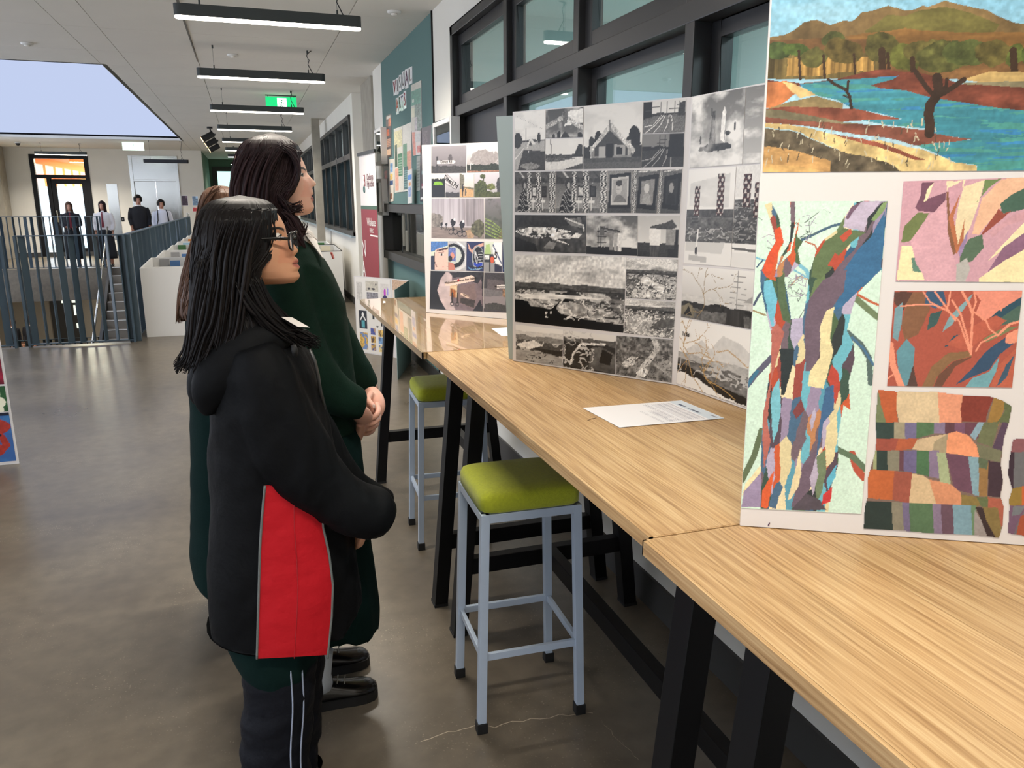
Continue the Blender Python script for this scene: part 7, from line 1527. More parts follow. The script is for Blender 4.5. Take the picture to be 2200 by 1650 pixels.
# ------------------------------------------------------------------ girl in the black and red jacket
GY = 1.88
girl = thing('person', 'girl with long black hair and glasses in a black jacket with red side panel', 'person', (-.02, GY, 0))
gx = lambda x, y: (360+x/4.583, 280+y/4.583)
def prof_from(pts, cx, chin_y, k): return [((chin_y-y)*k, (x-cx)*k) for x, y in pts]
kg = .0002285
GP = prof_from([(1180, 1512), (1250, 1503), (1292, 1468), (1306, 1440), (1299, 1410), (1288, 1386), (1308, 1360), (1310, 1343), (1287, 1312), (1305, 1290), (1290, 1262), (1262, 1240), (1280, 1222), (1303, 1195), (1306, 1180), (1290, 1150), (1255, 1110), (1222, 1070), (1206, 1040), (1200, 1010), (1194, 970), (1178, 920), (1150, 860), (1100, 790), (1040, 740), (960, 690), (860, 655), (782, 640)], 782, 1512, kg)
GP = [(max(0, z), x) for z, x in GP]; GP[-1] = (.188, 0.0)
chin = fy(*gx(782, 1512), GY)
gb = MB(); gc = []
SK_G = (214, 158, 124)
Tg = head(gb, gc, chin, math.radians(12), GP, 1.0, SK_G, (178, 104, 92), (30, 24, 22), htop=.184)
n0 = len(gb.v)
gb.tube([Tg((-.018, 0, .05)), Tg((-.02, 0, .0)), Tg((-.03, 0, -.05)), Tg((-.04, 0, -.11))], [.05, .05, .053, .07], 24)
# torso, legs and hands of the body, hidden below the clothes
hip = np.array((-.0, GY, .80))
gb.loft(Loft([(745, 500, 620, .11), (820, 480, 640, .12), (950, 490, 640, .1), (1080, 500, 650, .1)], GY, 2, 20).rings())
for dy in (-.06, .06): gb.tube([(0, GY+dy, .8), (.0, GY+dy*.8-.01, .45), (-.01, GY+dy-.03, .08)], [.06, .045, .035], 14)
pxtube(gb, [(575, 800, 26), (618, 930, 28), (670, 1010, 26), (770, 1105, 22)], 1.75, 14); pxtube(gb, [(600, 800, 40), (650, 930, 38), (710, 1030, 28), (775, 1105, 22)], 1.99, 14)
pxtube(gb, [(760, 1095, 26), (785, 1125, 30), (790, 1140, 24)], 1.80, 14)
for i in range(4): finger(gb, [(785-3*i, 1128+6*i, 1.79+.02*i), (781-5*i, 1150+5*i, 1.80+.02*i), (772-4*i, 1170+2*i, 1.83+.02*i), (764-4*i, 1164+3*i, 1.86+.02*i)], 1.8, 8)
finger(gb, [(775, 1105, 1.77), (788, 1120, 1.76), (792, 1138, 1.78)], 1.77, 9)
gc += [s2l(SK_G)]*(len(gb.v)-n0)
mesh_obj('body', gb.v, gb.f, M_SKIN, girl, True, gc)
eyes(Tg, girl, (40, 28, 24))
# glasses
gl = MB(); M_GL = mat('black_acetate', (14, 14, 16), .2)
for sy in (-1, 1):
    P = [Tg((.113-.004*abs(math.cos(t)), sy*.0315+.0235*math.copysign(abs(math.cos(t))**.7, math.cos(t)), .098+.0195*math.copysign(abs(math.sin(t))**.75, math.sin(t)))) for t in np.linspace(0, 2*math.pi, 33)]
    gl.tube(P, .0022, 8)
    gl.tube([Tg((.109, sy*.055, .104)), Tg((.095, sy*.066, .106)), Tg((.04, sy*.073, .105)), Tg((-.012, sy*.076, .103))], [.0035, .0035, .0026, .0022], 8)
gl.tube([Tg((.112, -.009, .102)), Tg((.116, 0, .106)), Tg((.112, .009, .102))], .0022, 8)
glo = gl.build('glasses', M_GL, girl, True)
for sy in (-1, 1):
    L = MB(); ol = [Tg((.112, sy*.0315+.022*math.cos(t), .098+.018*math.sin(t))) for t in np.linspace(0, 2*math.pi, 24, endpoint=False)]; fw = (Tg((1, 0, 0))-Tg((0, 0, 0)))*.0008
    L.loft([ol, [p+fw for p in ol]]); L.build('lens', glass_mat('lens_glass', (.96, .96, .97), .0) if 'lens_glass' not in MATS else MATS['lens_glass'], glo)
# hair
hair('hair', [(422, 500, 530, .008, 1, 530), (425, 478, 552, .02, 1, 552), (430, 458, 572, .038, 1, 572), (438, 443, 585, .054, 1, 585), (448, 433, 593, .068, 1, 593), (452, 430, 594, .072, 0, 601), (470, 422, 597, .087, 0, 607), (500, 415, 600, .091, 0, 611), (530, 412, 597, .094, 0, 611), (552, 411, 581, .096, 0, 606), (575, 410, 563, .098, 0, 600), (598, 410, 556, .10, 0, 596), (625, 410, 560, .104, 0, 592), (650, 410, 578, .11, 0, 600), (672, 409, 596, .118, 0, 612), (695, 408, 606, .125, 0, 625), (715, 406, 590, .13, 0, 625), (740, 404, 520, .13, 0, 610)],
     GY, M_HAIRB, girl, 2, 170, .012, ragged=.05,
     locks=[([(545, 600, 14), (570, 655, 15), (612, 700, 12), (648, 722, 7), (676, 738, 1)], GY-.085, 16, 16), ([(520, 610, 16), (545, 660, 16), (590, 705, 11), (640, 735, 2)], GY-.10, 14, 18), ([(440, 560, 15), (425, 650, 15), (415, 720, 12), (405, 765, 6), (386, 790, 1)], GY-.05, 18, 16), ([(470, 600, 16), (455, 680, 16), (440, 730, 11), (418, 790, 2)], GY-.1, 14, 22), ([(520, 470, 9), (500, 540, 12), (490, 620, 13), (480, 700, 10), (470, 745, 2)], GY-.105, 14, 45)])
# jacket
JR = [(705, 520, 615, .07), (722, 478, 642, .12), (748, 452, 662, .165), (785, 443, 682, .18), (860, 446, 702, .18), (930, 449, 716, .17), (1000, 447, 732, .162), (1100, 446, 754, .156), (1180, 445, 768, .152), (1250, 444, 776, .15), (1330, 444, 776, .148), (1385, 447, 768, .146), (1430, 450, 755, .144), (1500, 455, 745, .14)]
JL = Loft(JR, GY)
jm = MB(); jm.loft(JL.rings())
pxtube(jm, [(548, 745, 42), (562, 790, 66), (585, 860, 78), (615, 935, 84), (655, 1005, 80), (712, 1056, 66), (768, 1092, 62), (812, 1105, 58), (838, 1112, 40), (845, 1114, 30)], 1.735, 24, (1, .8))
pxtube(jm, [(560, 745, 42), (590, 800, 60), (640, 900, 70), (700, 1010, 66), (760, 1075, 58), (815, 1105, 52), (835, 1110, 34)], 2.0, 24, (1, .8))
V, F, N = union(jm, .0075, 5); V = wrinkle(V, N, .016, 13, 5, 1)
hz = JL.near(550, 1412, 0)[2]; hz2 = JL.near(735, 1372, 0)[2]; hx = JL.near(550, 1412, 0)[0]; hx2 = JL.near(735, 1372, 0)[0]
hem = lambda x: np.interp(x, [hx-.12, hx, hx+.13, hx2, hx2+.06], [hz+.018, hz, hz+.004, hz2, hz2+.05])
V[:, 2] = np.maximum(V[:, 2], hem(V[:, 0]))
mesh_obj('jacket', V, F, M_JACKET, girl)
# red side panel with grey piping
def curve(pts, ys): return np.interp(ys, [p[1] for p in pts], [p[0] for p in pts])
ys_ = np.linspace(1040, 1410, 46); Lx = curve([(571, 1040), (565, 1110), (561, 1180), (559, 1260), (555, 1404)], ys_); Rx = curve([(680, 1040), (689, 1130), (702, 1190), (710, 1255), (708, 1320), (700, 1404)], ys_)
rp = MB(); rows = [[JL.near(a+(b-a)*k/16, y-(7*k/16 if y > 1390 else 0), .010) for k in range(17)] for a, b, y in zip(Lx, Rx, ys_)]; rp.loft(rows, closed=False, cap=False)
rows = [[np.array((p[0], p[1], max(p[2], hem(p[0])-.001))) for p in r] for r in rows]
inner = [[p+np.array((0, .004, 0)) for p in r[::-1]] for r in rows]; rp.loft(inner, closed=False, cap=False)
Vr = np.array(rp.v); Vr = Vr+np.array((0, -1., 0))*(.004*(fbm(Vr[:, 0]*14+Vr[:, 2]*9, Vr[:, 2]*30, 3)-.5))[:, None]
mesh_obj('red_side_panel', Vr, rp.f, M_RED, girl)
for X_ in (Lx, Rx): MB().tube([JL.near(x, y, .011) for x, y in zip(X_, ys_)], .0028, 8).build('piping', M_PIPING, girl, True)
MB().tube([JL.near((a+b)/2+4, y, .0105) for a, b, y in zip(Lx, Rx, ys_)], .0012, 6).build('seam', mat('red_seam', (170, 24, 34), .6), girl, True)
# hood lying on the back
hm = MB()
pxtube(hm, [(632, 728, 14), (600, 728, 36), (555, 745, 58), (505, 785, 66), (465, 825, 56), (448, 865, 34), (452, 893, 12)], GY-.1, 22, (1, .8))
pxtube(hm, [(632, 728, 14), (600, 725, 34), (555, 740, 52), (505, 780, 60), (465, 825, 52), (448, 862, 34), (452, 890, 12)], GY+.1, 22, (1, .8))
pxtube(hm, [(600, 720, 30), (540, 735, 52), (480, 775, 60), (440, 830, 42), (440, 870, 22)], GY, 22, (1, 1.3))
V, F, N = union(hm, .0075, 8); V = wrinkle(V, N, .01, 7, 9, 4); mesh_obj('hood', V, F, M_JACKET, girl)
z_ = MB(); P = [fy(665, 750, GY-.1), fy(676, 775, GY-.1), fy(683, 805, GY-.1), fy(688, 840, GY-.08), fy(696, 880, GY-.06)]; z_.tube(P, .004, 8); z_.build('zip', mat('zip_metal', (96, 96, 96), .4, metal=.7), girl, True)
MB().tube([fy(631, 742, GY-.2), fy(633, 752, GY-.205), fy(634, 764, GY-.2)], [.005, .007, .005], 10).build('cord_toggle', M_RUBBER, girl, True)
MB().slab([fy(604, 681, GY-.12), fy(640, 702, GY-.13), fy(665, 703, GY-.11), fy(628, 682, GY-.10)], (0, -1, .3), .004).build('shirt_collar', M_SHIRT, girl)
# skirt, track pants, shoes
sk_ = MB().loft(Loft([(1300, 470, 720, .135), (1370, 482, 695, .135), (1405, 500, 680, .13), (1430, 516, 664, .122), (1446, 532, 650, .11)], GY).rings())
V, F, N = union(sk_, .008, 3); V = wrinkle(V, N, .01, 12, 3, 3); mesh_obj('skirt', V, F, M_GREENS, girl)
pm = MB()
ft = fl(600, 1712)
def pant(Y, dx):
    m_ = MB(); pxtube(m_, [(603+dx, 1385, 70), (602+dx, 1430, 78), (599+dx, 1520, 76), (592+dx, 1600, 74), (593+dx, 1660, 78), (597+dx, 1705, 80)], Y, 24, (1, .85)); return m_
for Y, dx in ((1.835, 0), (1.95, 16)):
    m_ = pant(Y, dx); V, F, N = union(m_, .0075, 3); V = wrinkle(V, N, .011, 12, 16, int(Y*10)); V[:, 2] = np.maximum(V[:, 2], .03); V[:, 1] -= np.clip((.45-V[:, 2])/.45, 0, 1)*(.04 if Y > 1.9 else .02); mesh_obj('track_pants_leg', V, F, M_PANTS, girl)
for u0, u1 in ((626, 627), (651, 648)):
    P = []
    for y in np.linspace(1440, 1690, 18):
        u = u0+(u1-u0)*(y-1440)/210+2.5*math.sin(y*.03); c_ = np.interp(y, [1330, 1430, 1520, 1600, 1660, 1705], [603, 602, 599, 592, 593, 597]); r_ = np.interp(y, [1330, 1430, 1520, 1600, 1660, 1705], [84, 80, 76, 74, 78, 80]); q = min(.98, abs(u-c_)/r_); P.append(fy(u, y, 1.835-.068*math.sqrt(1-q*q)-.02*np.clip((y-1480)/230, 0, 1)-.018))
    MB().tube(P, .0022, 7).build('piping', M_PIPINGL, girl, True)
shoe(girl, (-.09, 1.77, 0), math.radians(-8)); shoe(girl, (-.15, 1.87, 0), math.radians(-4), .24)

# ------------------------------------------------------------------ woman in the green cardigan
WY = 2.3
wom = thing('person', 'tall woman with shoulder-length dark hair in a bottle green cardigan and long skirt', 'person', (.05, WY, 0))
kw = .000277
WP = prof_from([(1330, 838), (1385, 828), (1425, 800), (1445, 762), (1442, 735), (1431, 710), (1446, 690), (1445, 674), (1428, 647), (1448, 622), (1443, 595), (1438, 565), (1455, 552), (1477, 536), (1478, 522), (1462, 500), (1436, 470), (1410, 440), (1399, 424), (1395, 405), (1388, 370), (1372, 325), (1345, 265), (1300, 200), (1230, 140), (1150, 95), (1040, 60)], 1040, 838, kw)
WP = [(max(0, z), x) for z, x in WP]; WP[-1] = (.208, 0.0)
chinw = fy(*gx(1040, 838), WY)
wb = MB(); wc = []; SK_W = (234, 184, 162)
Tw = head(wb, wc, chinw, math.radians(7), WP, 1.0, SK_W, (186, 104, 96), (56, 38, 36))
n0 = len(wb.v)
wb.tube([Tw((-.018, 0, .05)), Tw((-.015, 0, .0)), Tw((-.02, 0, -.05)), Tw((-.035, 0, -.12))], [.052, .05, .054, .075], 24)
wb.loft(Loft([(545, 555, 650, .11), (620, 540, 690, .12), (750, 540, 710, .11), (880, 540, 730, .11)], WY, 2, 20).rings())
for dy in (-.09, .09): wb.tube([(.06, WY+dy, .85), (.09, WY+dy, .48), (.075, WY+dy, .06)], [.08, .058, .038], 14)
pxtube(wb, [(600, 590, 26), (640, 720, 28), (690, 808, 26), (775, 872, 18)], 2.14, 14); pxtube(wb, [(648, 600, 26), (704, 700, 26), (745, 772, 24), (800, 842, 16)], 2.455, 14)
# clasped hands: the far hand folded over the near one
hb = MB()
pxtube(hb, [(796, 838, 14, 2.40), (803, 856, 21, 2.36), (806, 875, 22, 2.33), (802, 892, 18, 2.31)], 2.34, 16, (1, .7))
for pts in ([(808, 868, 2.31), (813, 884, 2.27), (802, 897, 2.245), (784, 900, 2.24)], [(808, 880, 2.325), (813, 898, 2.28), (800, 910, 2.25), (780, 912, 2.245)], [(805, 890, 2.34), (809, 910, 2.30), (795, 921, 2.265), (776, 921, 2.26)], [(800, 900, 2.35), (801, 922, 2.32), (788, 931, 2.29), (774, 929, 2.28)]): finger(hb, pts, 2.3, 7.2)
finger(hb, [(797, 846, 2.35), (790, 858, 2.30), (797, 868, 2.265), (803, 874, 2.25)], 2.3, 8.0)
pxtube(hb, [(762, 878, 15, 2.16), (776, 890, 20, 2.19), (786, 900, 18, 2.23)], 2.19, 16, (1, .7))
for pts in ([(786, 896, 2.22), (795, 908, 2.26), (797, 915, 2.31)], [(782, 905, 2.22), (786, 920, 2.26), (784, 930, 2.31)], [(778, 912, 2.22), (777, 930, 2.25), (772, 944, 2.28)], [(772, 912, 2.21), (769, 930, 2.24), (768, 946, 2.26)]): finger(hb, pts, 2.22, 7.0)
V, F, N = union(hb, .0032, 3)
o_ = len(wb.v); wb.v.extend([tuple(p) for p in V]); wb.f.extend([tuple(i+o_ for i in q) for q in F]); wb.mi.extend([0]*len(F))
wc += [s2l(SK_W)]*(o_-n0)+[s2l((222, 166, 146))]*len(V)
bodyw = mesh_obj('body', wb.v, wb.f, M_SKIN, wom, True, wc)
MB().ball(fy(803, 873, 2.243), (.005, .003, .007), 10, 6).build('thumbnail', mat('nail', (236, 206, 196), .25), bodyw, True)
eyes(Tw, wom, (70, 84, 70))
hair('hair', [(288, 570, 596, .01, 1, 596), (291, 555, 608, .026, 1, 608), (296, 541, 620, .042, 1, 620), (303, 528, 631, .057, 1, 631), (312, 518, 641, .07, 1, 641), (324, 511, 645, .084, 1, 645), (328, 509, 645, .085, 0, 657), (350, 502, 642, .089, 0, 662), (372, 498, 641, .091, 0, 663), (390, 496, 633, .093, 0, 662), (405, 495, 618, .094, 0, 660), (425, 494, 611, .095, 0, 655), (440, 494, 614, .095, 0, 650), (452, 494, 626, .094, 0, 648), (465, 494, 632, .092, 0, 650), (485, 496, 634, .09, 0, 652), (505, 500, 646, .09, 0, 662), (522, 504, 652, .088, 0, 668), (540, 508, 640, .08, 0, 664)], WY, M_HAIRD, wom, 4, 160, .012, ragged=.03,
     locks=[([(600, 420, 9), (612, 440, 8), (630, 449, 5), (648, 444, 1)], WY-.09, 7, 5), ([(610, 455, 10), (630, 475, 10), (645, 500, 8), (655, 490, 1)], WY-.085, 9, 8), ([(620, 480, 12), (638, 510, 11), (645, 535, 8), (636, 556, 1)], WY-.085, 14, 12), ([(570, 320, 7), (545, 370, 10), (535, 430, 12), (540, 500, 10), (550, 540, 2)], WY-.10, 16, 45), ([(600, 310, 5), (628, 330, 6), (640, 360, 7), (632, 395, 7), (612, 425, 3)], WY-.088, 8, 6)])
CR = [(492, 585, 640, .06), (515, 560, 662, .11), (535, 542, 680, .15), (565, 527, 703, .175), (605, 517, 724, .175), (650, 512, 741, .17), (720, 509, 753, .165), (800, 510, 762, .165), (880, 512, 766, .165), (915, 515, 766, .165)]
cm_ = MB().loft(Loft(CR, WY).rings())
pxtube(cm_, [(590, 545, 38), (605, 600, 48), (640, 720, 50), (680, 800, 48), (725, 848, 44), (768, 868, 36), (782, 872, 28)], 2.135, 22)
pxtube(cm_, [(625, 550, 38), (650, 600, 48), (705, 700, 48), (745, 770, 42), (782, 818, 34), (800, 836, 24)], 2.455, 22)
V, F, N = union(cm_, .0075, 5); V = wrinkle(V, N, .009, 8, 10, 2); mesh_obj('cardigan', V, F, M_GREEN, wom)
# shirt collar and V opening
sc = MB()
for sy in (-1, 1):
    y = WY+sy*.045
    if sy < 0:
        L_ = Loft(CR, WY); sc.slab([L_.near(638, 490, .012), L_.near(652, 512, .014), L_.near(686, 556, .012), L_.near(672, 515, .010)], (.3, -1.0, .3), .005); sc.slab([L_.near(638, 490, .014), L_.near(672, 515, .012), L_.near(668, 500, .006), L_.near(650, 484, .004)], (.3, -1.0, .3), .005)
    else: sc.slab([fy(640, 487, WY+sy*.06), fy(653, 502, WY+sy*.065), fy(690, 560, WY+sy*.02), fy(668, 500, WY+sy*.03)], (.3, sy*1.0, .3), .004)
sc.tube([fy(628, 500, WY-.06), fy(655, 512, WY-.045), fy(668, 520, WY), fy(655, 512, WY+.045), fy(628, 500, WY+.06)], [.012, .016, .018, .016, .012], 10)
sc.build('shirt_collar', M_SHIRT, wom)
MB().slab([fy(712, 542, WY-.05), fy(717, 556, WY-.05), fy(719, 555, WY-.03), fy(714, 541, WY-.03)], (.8, -.5, .2), .004).build('badge', mat('pink_badge', (200, 96, 88), .5), wom)
SR = [(860, 514, 762, .155), (930, 512, 773, .16), (1000, 506, 782, .165), (1100, 500, 791, .17), (1200, 496, 803, .175), (1290, 492, 811, .18), (1336, 490, 812, .18)]
sm_ = MB().loft(Loft(SR, WY).rings()); V, F, N = union(sm_, .009, 3); V = wrinkle(V, N, .014, 12, 2.5, 5); mesh_obj('skirt', V, F, M_GREENS, wom)
toe = fl(815, 1497); yawn = math.radians(2); shoe(wom, (toe[0]-.262, 2.215, 0), yawn, .26)
toe2 = fl(800, 1437); shoe(wom, (toe2[0]-.262, 2.385, 0), math.radians(6), .26)
for X0, Y in ((toe[0]-.175, 2.215), (toe2[0]-.175, 2.39)):
    MB().tube([(X0, Y, .06), (X0-.005, Y, .10), (X0-.002, Y, .16), (X0, Y, .19)], [.037, .036, .04, .042], 20).build('sock', M_SOCK, wom, True)
    

# ------------------------------------------------------------------ third visitor, mostly hidden behind the two
TY = 2.86
thd = thing('person', 'person with brown hair in a dark green coat, mostly hidden behind the two viewers', 'person', (-.1, TY, 0))
tb = MB(); tc_ = []
chint = fy(493, 560, TY)
Tt = head(tb, tc_, chint, math.radians(-10), WP, .94, (206, 156, 132), (180, 104, 96))
n0 = len(tb.v); tb.tube([Tt((-.018, 0, .05)), Tt((-.02, 0, -.02)), Tt((-.03, 0, -.1))], [.05, .052, .07], 20)
tb.loft(Loft([(600, 430, 560, .15), (700, 425, 570, .15), (860, 430, 570, .15)], TY, 2, 20).rings())
for x1_, y1_, dy in ((-.2, 2.82, -.06), (-.24, 3.0, .08)): tb.tube([(-.12, TY+dy, .8), (-.16, TY+dy, .45), (x1_+.05, y1_, .06)], [.075, .055, .036], 12)
tc_ += [s2l((206, 156, 132))]*(len(tb.v)-n0); mesh_obj('body', tb.v, tb.f, M_SKIN, thd, True, tc_)
hair('hair', [(400, 458, 488, .02, 1, 488), (404, 445, 505, .045, 1, 505), (414, 435, 522, .068, 1, 522), (430, 428, 535, .08, 1, 535), (440, 426, 538, .083, 0, 548), (470, 421, 536, .088, 0, 552), (510, 413, 520, .095, 0, 548), (550, 402, 510, .105, 0, 545), (600, 391, 500, .115, 0, 540), (640, 385, 490, .115, 0, 530), (675, 385, 470, .10, 0, 520)], TY, M_HAIRN, thd, 6, 110, .012, ragged=.04,
     locks=[([(420, 520, 10), (402, 590, 12), (390, 640, 9), (386, 682, 1)], TY, 14, 8), ([(470, 405, 5), (445, 430, 7), (432, 480, 8), (425, 540, 5)], TY-.05, 8, 8)])
tm = MB().loft(Loft([(575, 450, 540, .07), (600, 425, 565, .15), (640, 404, 578, .19), (700, 397, 585, .19), (800, 404, 590, .185), (870, 409, 590, .185), (1000, 409, 595, .19), (1120, 408, 600, .2), (1200, 409, 605, .21), (1232, 414, 605, .21), (1250, 428, 595, .2)], TY).rings())
pxtube(tm, [(500, 620, 36), (490, 720, 42), (500, 820, 40), (560, 880, 32)], TY-.19, 18)
V, F, N = union(tm, .009, 4); V = wrinkle(V, N, .008, 8, 6, 3); mesh_obj('coat', V, F, M_GREENS, thd)
for x1_, y1_ in ((-.2, 2.82), (-.24, 3.0)):
    shoe(thd, (x1_, y1_, 0), math.radians(4)); MB().tube([(x1_+.05, y1_, .06), (x1_+.045, y1_, .12), (x1_+.05, y1_-.005, .24)], [.04, .042, .05], 16).build('sock', M_TEXTD, thd, True)

# ------------------------------------------------------------------ people in the background
def small_person(label, loc, h, rz, top, bottom, hairm, long_hair, skirt, tie=None, straps=None, skin=(190, 140, 116), sleeve=None, group='students in the background', arms='down'):
    p = thing('person', label, 'person', (0, 0, 0), group); k = h/1.65
    S = lambda v: (v[0]*k, v[1]*k, v[2]*k)
    b = MB(); cl = []
    # head (front is -y)
    rings = []
    for z, w_, d0, d1 in ((1.425, .03, .05, .0), (1.44, .045, .075, .03), (1.47, .056, .082, .06), (1.5, .064, .085, .08), (1.54, .069, .086, .092), (1.58, .07, .08, .094), (1.61, .062, .066, .082), (1.635, .04, .04, .055), (1.648, .012, .015, .02)):
        r = []
        for t in np.linspace(0, 2*math.pi, 20, endpoint=False):
            c, s = math.cos(t), math.sin(t); y = s*(d1 if s > 0 else d0)
            if s < -.9 and 1.49 < z < 1.52: y -= .018
            r.append(S((w_*c, y, z)))
        rings.append(r)
    b.loft(rings); b.tube([S((0, .01, 1.47)), S((0, .015, 1.36))], [.05*k, .058*k], 14)
    b.loft([[S((.15*c*w_, .09*s*w_, z)) for c, s in [(math.cos(t), math.sin(t)) for t in np.linspace(0, 6.2, 14)]] for z, w_ in ((1.38, .6), (1.2, 1), (.95, .85), (.85, .95))])
    for sx in (-1, 1):
        b.tube([S((sx*.08, 0, .86)), S((sx*.085, .0, .48)), S((sx*.085, .01, .06))], [.075*k, .055*k, .036*k], 12)
        b.tube([S((sx*.17, .0, 1.34)), S((sx*.215, .01, 1.1)), S((sx*.2, -.06, .88)) if arms == 'down' else S((sx*.1, -.16, 1.02))], [.04*k, .036*k, .028*k], 10)
        e = np.array((sx*.2, -.07, .84)) if arms == 'down' else np.array((sx*.06, -.18, 1.0))
        b.ball(S(e), (.028*k, .03*k, .045*k), 10, 6)
        for q in range(4): b.tube([S(e+np.array((sx*.012*(q-1.5), -.012, -.03))), S(e+np.array((sx*.012*(q-1.5), -.03, -.075)))], [.008*k, .006*k], 6)
        b.tube([S(e+np.array((-sx*.02, -.01, 0))), S(e+np.array((-sx*.035, -.03, -.03)))], [.009*k, .007*k], 6)
    cols = [s2l(skin)]*len(b.v); mesh_obj('body', b.v, b.f, M_SKIN, p, True, cols)
    fm = MB()
    for sx in (-1, 1): fm.ball(S((sx*.03, -.079, 1.545)), (.011*k, .006*k, .006*k), 8, 5)
    fm.build('eyes', M_TEXTD, p, True); MB().ball(S((0, -.08, 1.463)), (.02*k, .008*k, .006*k), 8, 5).build('mouth', mat('lip_bg', (150, 84, 80), .5), p, True)
    t_ = MB(); t_.loft([[S((.2*w_*math.cos(t), .115*d*math.sin(t), z)) for t in np.linspace(0, 2*math.pi, 24, endpoint=False)] for z, w_, d in ((1.4, .32, .5), (1.37, .7, .75), (1.32, .95, .95), (1.2, .95, 1.05), (1.05, .86, 1), (.9, .9, 1.05), (.86, .92, 1.05))])
    for sx in (-1, 1): t_.tube([S((sx*.16, .0, 1.35)), S((sx*.2, .0, 1.22)), S((sx*.225, .01, 1.08)), S((sx*.2, -.05, .92)) if arms == 'down' else S((sx*.11, -.15, 1.03))], [.058*k, .058*k, .05*k, .04*k], 14)
    V, F, N = union(t_, .014, 3); mesh_obj('top', V, F, top, p)
    MB().loft([[S((.062*w_*math.cos(t), .06*w_*math.sin(t)+.01, z)) for t in np.linspace(0, 2*math.pi, 18, endpoint=False)] for z, w_ in ((1.37, 1.15), (1.41, 1.05), (1.42, 1.0))]).build('collar', M_SHIRT, p, True)
    if skirt:
        t_ = MB(); t_.loft([[S((.19*w_*math.cos(t), .13*w_*math.sin(t), z)) for t in np.linspace(0, 2*math.pi, 28, endpoint=False)] for z, w_ in ((.98, .88), (.85, 1.0), (.6, 1.1), (.3, 1.2), (.2, 1.22))]); t_.build('skirt', bottom, p, True)
    else:
        t_ = MB()
        for sx in (-1, 1): t_.tube([S((sx*.075, 0, .95)), S((sx*.088, 0, .5)), S((sx*.088, .01, .04))], [.1*k, .082*k, .07*k], 16)
        V, F, N = union(t_, .014, 2); mesh_obj('trousers', V, F, bottom, p)
    for sx in (-1, 1):
        rings = []
        for y, w_, hh in ((.07, .03, .06), (.03, .036, .075), (-.05, .042, .065), (-.12, .042, .045), (-.165, .025, .03)): rings.append([S((sx*.088+w_*math.cos(t), y, max(0.0, .5*hh+.5*hh*math.sin(t)))) for t in np.linspace(0, 2*math.pi, 14, endpoint=False)])
        MB().loft(rings).build('shoe', M_SHOE, p, True)
    hr = MB(); bot = 1.05 if long_hair else 1.5; rg = []
    zs = np.linspace(1.675, bot, 20); cc = []
    for z in zs:
        f_ = min(1, math.sqrt(max(0, (1.68-z)/.08))); kk = 1.1 if long_hair else 1.2; w_ = kk*(.078*f_ if z > 1.5 else .078+(.03 if long_hair else 0)*(1.5-z)/.45); dd = kk*(.1*f_ if z > 1.5 else .1)
        t0 = math.pi*(.0 if z > 1.585 else .2); r = []
        for j in range(40):
            t = -math.pi/2+t0+(2*math.pi-2*t0)*j/39; g_ = 1+.05*math.sin(j*2.3+z*9); r.append(S((w_*g_*math.cos(t), .012+dd*g_*math.sin(t)*(1 if math.sin(t) > 0 or z > 1.6 else .9), z)))
        rg.append(r); cc += [(.5+.4*math.sin(j*2.3+z*9),)*3 for j in range(40)]
    hr.loft(rg, closed=False, cap=False); n = len(hr.v); inn = [[tuple(np.array(v)*np.array((.9, .9, 1))) for v in r[::-1]] for r in rg]; hr.loft(inn, closed=False, cap=False)
    mesh_obj('hair', hr.v, hr.f, hairm, p, True, cc+cc)
    if tie: MB().hexa([S((-.014, -.118, 1.33)), S((.014, -.118, 1.33)), S((.014, -.11, 1.33)), S((-.014, -.11, 1.33)), S((-.012, -.085, 1.39)), S((.012, -.085, 1.39)), S((.012, -.08, 1.39)), S((-.012, -.08, 1.39))]).hexa([S((-.03, -.136, 1.0)), S((.03, -.136, 1.0)), S((.03, -.12, 1.0)), S((-.03, -.12, 1.0)), S((-.014, -.124, 1.34)), S((.014, -.124, 1.34)), S((.014, -.11, 1.34)), S((-.014, -.11, 1.34))]).build('tie', tie, p)
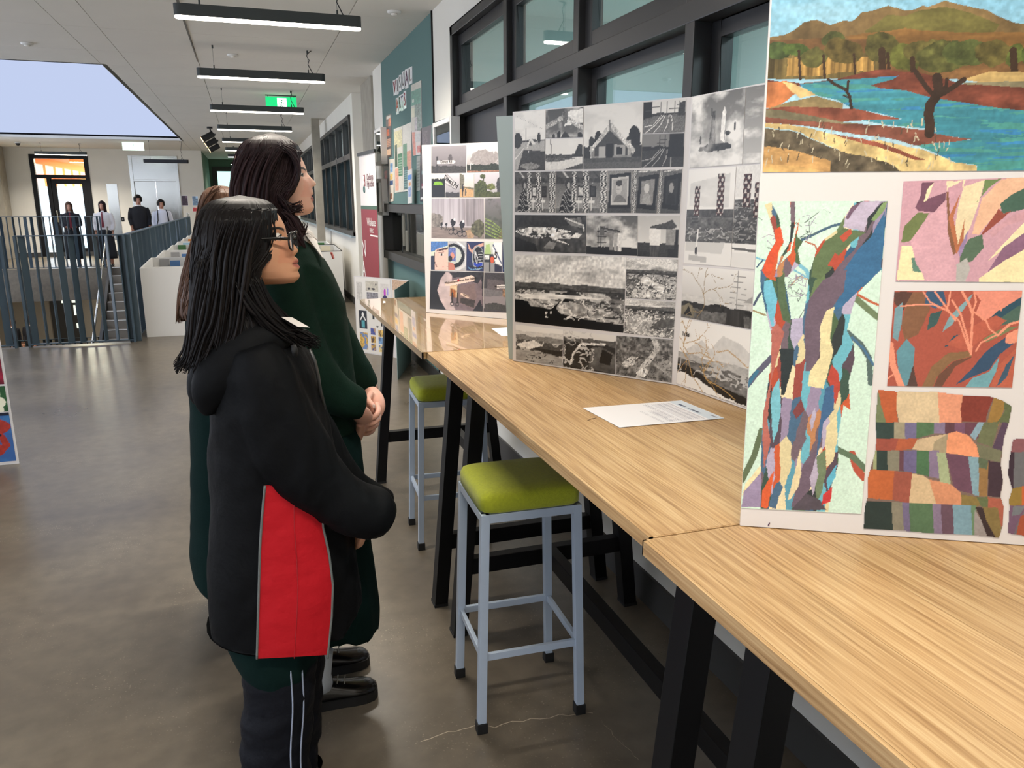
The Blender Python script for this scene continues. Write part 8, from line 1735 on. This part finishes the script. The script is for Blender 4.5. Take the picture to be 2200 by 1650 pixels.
    if straps:
        for sx in (-1, 1): MB().tube([S((sx*.1, .06, 1.385)), S((sx*.105, -.05, 1.38)), S((sx*.12, -.118, 1.28)), S((sx*.13, -.13, 1.12)), S((sx*.16, -.08, 1.0))], .022*k, 8, sq=(1, .35)).build('backpack_strap', straps, p, True)
        MB().loft([[S((.15*w_*math.cos(t), .19+.08*w_*math.sin(t), z)) for t in np.linspace(0, 2*math.pi, 18, endpoint=False)] for z, w_ in ((.95, .7), (1.0, 1), (1.25, 1), (1.36, .7))]).build('backpack', straps, p, True)
    p.location = loc; p.rotation_euler = (0, 0, rz); return p
M_NAVY = mat('dark_blazer', (28, 28, 32), .8); M_DKSK = mat('dark_skirt', (26, 28, 32), .85); M_TIE = mat('maroon_tie', (120, 32, 44), .6); M_CARD = mat('black_cardigan', (30, 30, 36), .85); M_STR = mat('black_strap', (28, 30, 34), .7); M_WSH = mat('pale_blue_white_shirt', (214, 216, 226), .8)
P_ = lambda u, Y: np.array((fy(u, 500, Y)[0], Y, 0))
small_person('girl with long fair-brown hair and black cardigan behind the far railing', P_(155, 21.35), 1.52, math.radians(8), M_CARD, M_DKSK, M_HAIRN, True, True, M_TIE, arms='clasp')
small_person('girl with long dark hair, white shirt and maroon tie at the stair top', P_(226, 21.15), 1.54, math.radians(-6), M_SHIRT, M_DKSK, M_HAIRD, True, True, M_TIE, arms='down')
small_person('boy with black hair in a dark jumper in front of the lift', P_(304, 21.9), 1.69, math.radians(10), M_NAVY, M_DKSK, M_HAIRB, False, False)
small_person('boy in white shirt with black backpack straps looking down near the lift', P_(352, 21.7), 1.58, math.radians(14), M_WSH, M_DKSK, M_HAIRB, False, False, None, M_STR)
for u, h, rz, lb, hm_ in ((22, 1.62, 1.1, 'person with brown hair in dark clothes on the lower floor by the wall', M_HAIRN), (58, 1.66, -.6, 'person with reddish brown hair in dark clothes on the lower floor beside the screen', M_HAIRN)):
    p = P_(u, 25.6); p[0] = fy(u, 670, 25.6)[0]; p[2] = -3.4
    small_person(lb, p, h, rz, M_CARD, M_DKSK, hm_, False, False, group='students on the lower floor')

# strip helper properties
for o in bpy.data.objects:
    for k in ('_base', '_abs'):
        if k in o: del o[k]
